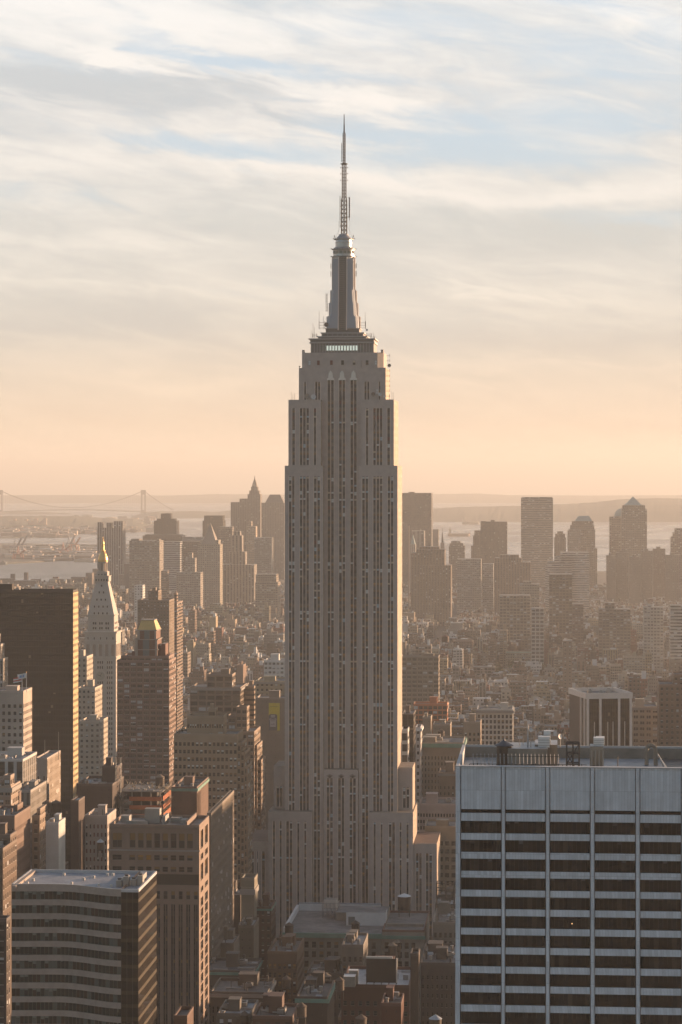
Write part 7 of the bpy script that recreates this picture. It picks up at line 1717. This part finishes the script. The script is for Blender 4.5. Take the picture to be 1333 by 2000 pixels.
def bridge():
    D = 17800.0; g = drop(0, D); k = D / F; t = empty('suspension_bridge', (X(281, D), D, g)); tag(t, 'long grey suspension bridge with two towers, faint across the far harbour', 'bridge')
    m_ = M['bridge_steel']
    def U(px): return (px - 281) * k
    def Hh(py): return Z(py, D) - g
    for px in (1, 280.5):
        q = MB(); x = U(px)
        for s in (-1, 1): q.prism([(x + s * 3.4 * k - 1.5 * k, -8), (x + s * 3.4 * k + 1.5 * k, -8), (x + s * 3.4 * k + 1.5 * k, 8), (x + s * 3.4 * k - 1.5 * k, 8)], -20, Hh(957), m_)
        q.box(x - 2 * k, x + 2 * k, -8, 8, Hh(966), Hh(957), m_); q.box(x - 2 * k, x + 2 * k, -8, 8, Hh(1004), Hh(996), m_); q.build('tower', t)
    # deck: arches gently
    def deck(px): return 999 - 4.2 * math.sin(math.pi * max(-.3, min(1.35, (px - 1) / 279.5))) + (px > 280) * (px - 280) * .02
    q = MB(); P = list(range(-40, 345, 5))
    for a, b2 in zip(P, P[1:]):
        za, zb = Hh(deck(a)), Hh(deck(b2)); q.poly([(U(a), -12, za), (U(b2), -12, zb), (U(b2), -12, zb - 7), (U(a), -12, za - 7)], m_); q.poly([(U(a), 12, za), (U(b2), 12, zb), (U(b2), -12, zb), (U(a), -12, za)], m_); q.poly([(U(b2), 12, zb), (U(a), 12, za), (U(a), 12, za - 7), (U(b2), 12, zb - 7)], m_)
    q.build('deck', t)
    def cable(px):
        if px < 1: return 958 + (1 - px) * .42
        if px <= 280.5: f = (px - 140.7) / 139.8; return 991.5 - (991.5 - 958) * f * f
        f = (px - 280.5) / 64; return 958 + (998 - 958) * (1 - (1 - f) ** 1.25)
    for yy in (-12, 12):
        q = MB()
        for a, b2 in zip(P, P[1:]): q.bar((U(a), yy, Hh(cable(a))), (U(b2), yy, Hh(cable(b2))), 2.0, m_)
        q.build('cable', t)
    q = MB()
    for i in range(-8, 85):
        px = i * 4.0
        if cable(px) < deck(px): q.bar((U(px), -12, Hh(cable(px))), (U(px), -12, Hh(deck(px))), .6, m_)
    q.build('hanger', t)
M['bridge_steel'] = mat('bridge_steel', (.03, .036, .042), .7)
bridge()
def ship(px, py, length, label, hue, face=1):
    D = gy(py); g = drop(X(px, D), D); t = empty('cargo_ship', (X(px, D), D, g), R(4)); tag(t, label, 'ship', 'cargo ships at anchor in the bay')
    L = length / 2; q = MB(); pts = [(-L, -12), (L * .85, -13), (L, 0), (L * .85, 13), (-L, 12)]
    q.prism([(x * .96, y * .8) for x, y in pts], -2, 12, M[hue], pts2=pts); q.box(L * .86, L * .99, -3, 3, 12, 15, M[hue]); q.build('hull', t)
    q = MB(); q.box(-L * .9, -L * .72, -9, 9, 12, 32, M['shore_cream'], M['roof_g']); q.box(-L * .84, -L * .78, -2, 2, 32, 40, M['shore_grey']); q.build('bridge_house', t)
    for k in range(4): q = MB(); x = -L * .45 + k * L * .38; q.bar((x, 0, 12), (x, 0, 26), 1.0, M['shore_grey']); q.bar((x, 0, 25), (x + 14, 0, 15), .7, M['shore_grey']); q.build('deck_crane', t)
M['hull_red'] = mat('rusty_hull', (.16, .09, .08), .7); M['hull_dark'] = mat('dark_hull', (.07, .075, .09), .7)
ship(897, 1047.5, 44 * gy(1047.5) / F, 'nearer cargo ship anchored in the bay right of the great tower', 'hull_red')
ship(920, 1024, 34 * gy(1024) / F, 'farther faint cargo ship behind the nearer one', 'hull_dark')
# ---------------------------------------------------------------- unseen tall blocks added west of the frame to shade the low streets
def off_frame_shade_blocks():
    rn = random.Random(21)
    for i, (x, y, w, l, h) in enumerate(((255, 1010, 60, 60, 110), (330, 1100, 60, 60, 108), (248, 1215, 62, 74, 152), (380, 1210, 80, 60, 112), (300, 1340, 60, 60, 104), (400, 1400, 80, 60, 118), (262, 1460, 44, 50, 92),
                                         (340, 1560, 70, 60, 118), (300, 1680, 60, 60, 96), (420, 1720, 80, 60, 132), (330, 1820, 70, 60, 104), (390, 1960, 80, 60, 112), (340, 2100, 60, 60, 90), (180, 1210, 1, 1, 1), (440, 2250, 80, 60, 108), (400, 2400, 70, 60, 84))):
        if w < 2: continue
        if (x / y) < .1356 + .004: x = .142 * y + 4
        t = empty('office_block', (x, y, 2.0), -A); tag(t, 'unseen block added to cast shade, right of the frame, %s of its row' % ('first second third fourth fifth sixth seventh eighth ninth tenth eleventh twelfth thirteenth fourteenth fifteenth sixteenth'.split()[i]), 'building', 'unseen blocks added to cast shade')  # not a real office block: unseen, added to cast shade
        q = MB(); q.box(0, w, 0, l, -3, h, M[styles[i % 10]], skip='td'); q.build('wall', t, color=(.26, .21, .17))
        r = MB(); r.box(0, w, 0, l, h, h + .6, M['roof_g'], skip='d'); r.box(w * .3, w * .7, l * .3, l * .7, h + .61, h + 7, M['plain'], M['roof_g'], skip='d'); r.build('roof', t, color=(.26, .21, .17))
off_frame_shade_blocks()
# ---------------------------------------------------------------- haze
hz = MB(); hm = bpy.data.materials.new('evening_haze'); hm.use_nodes = True; t = hm.node_tree
t.nodes.remove(t.nodes['Principled BSDF']); pv = t.nodes.new('ShaderNodeVolumePrincipled')
pv.inputs['Density Attribute'].default_value = ''; pv.inputs['Color'].default_value = (.76, .77, .78, 1)
pv.inputs['Density'].default_value = HAZE; pv.inputs['Anisotropy'].default_value = .2
t.links.new(pv.outputs[0], t.nodes['Material Output'].inputs['Volume'])
hz.box(-22000, 22000, -2000, 68000, -318, 470, hm)
h = hz.build('haze'); h['kind'] = 'stuff'; h.display_type = 'WIRE'
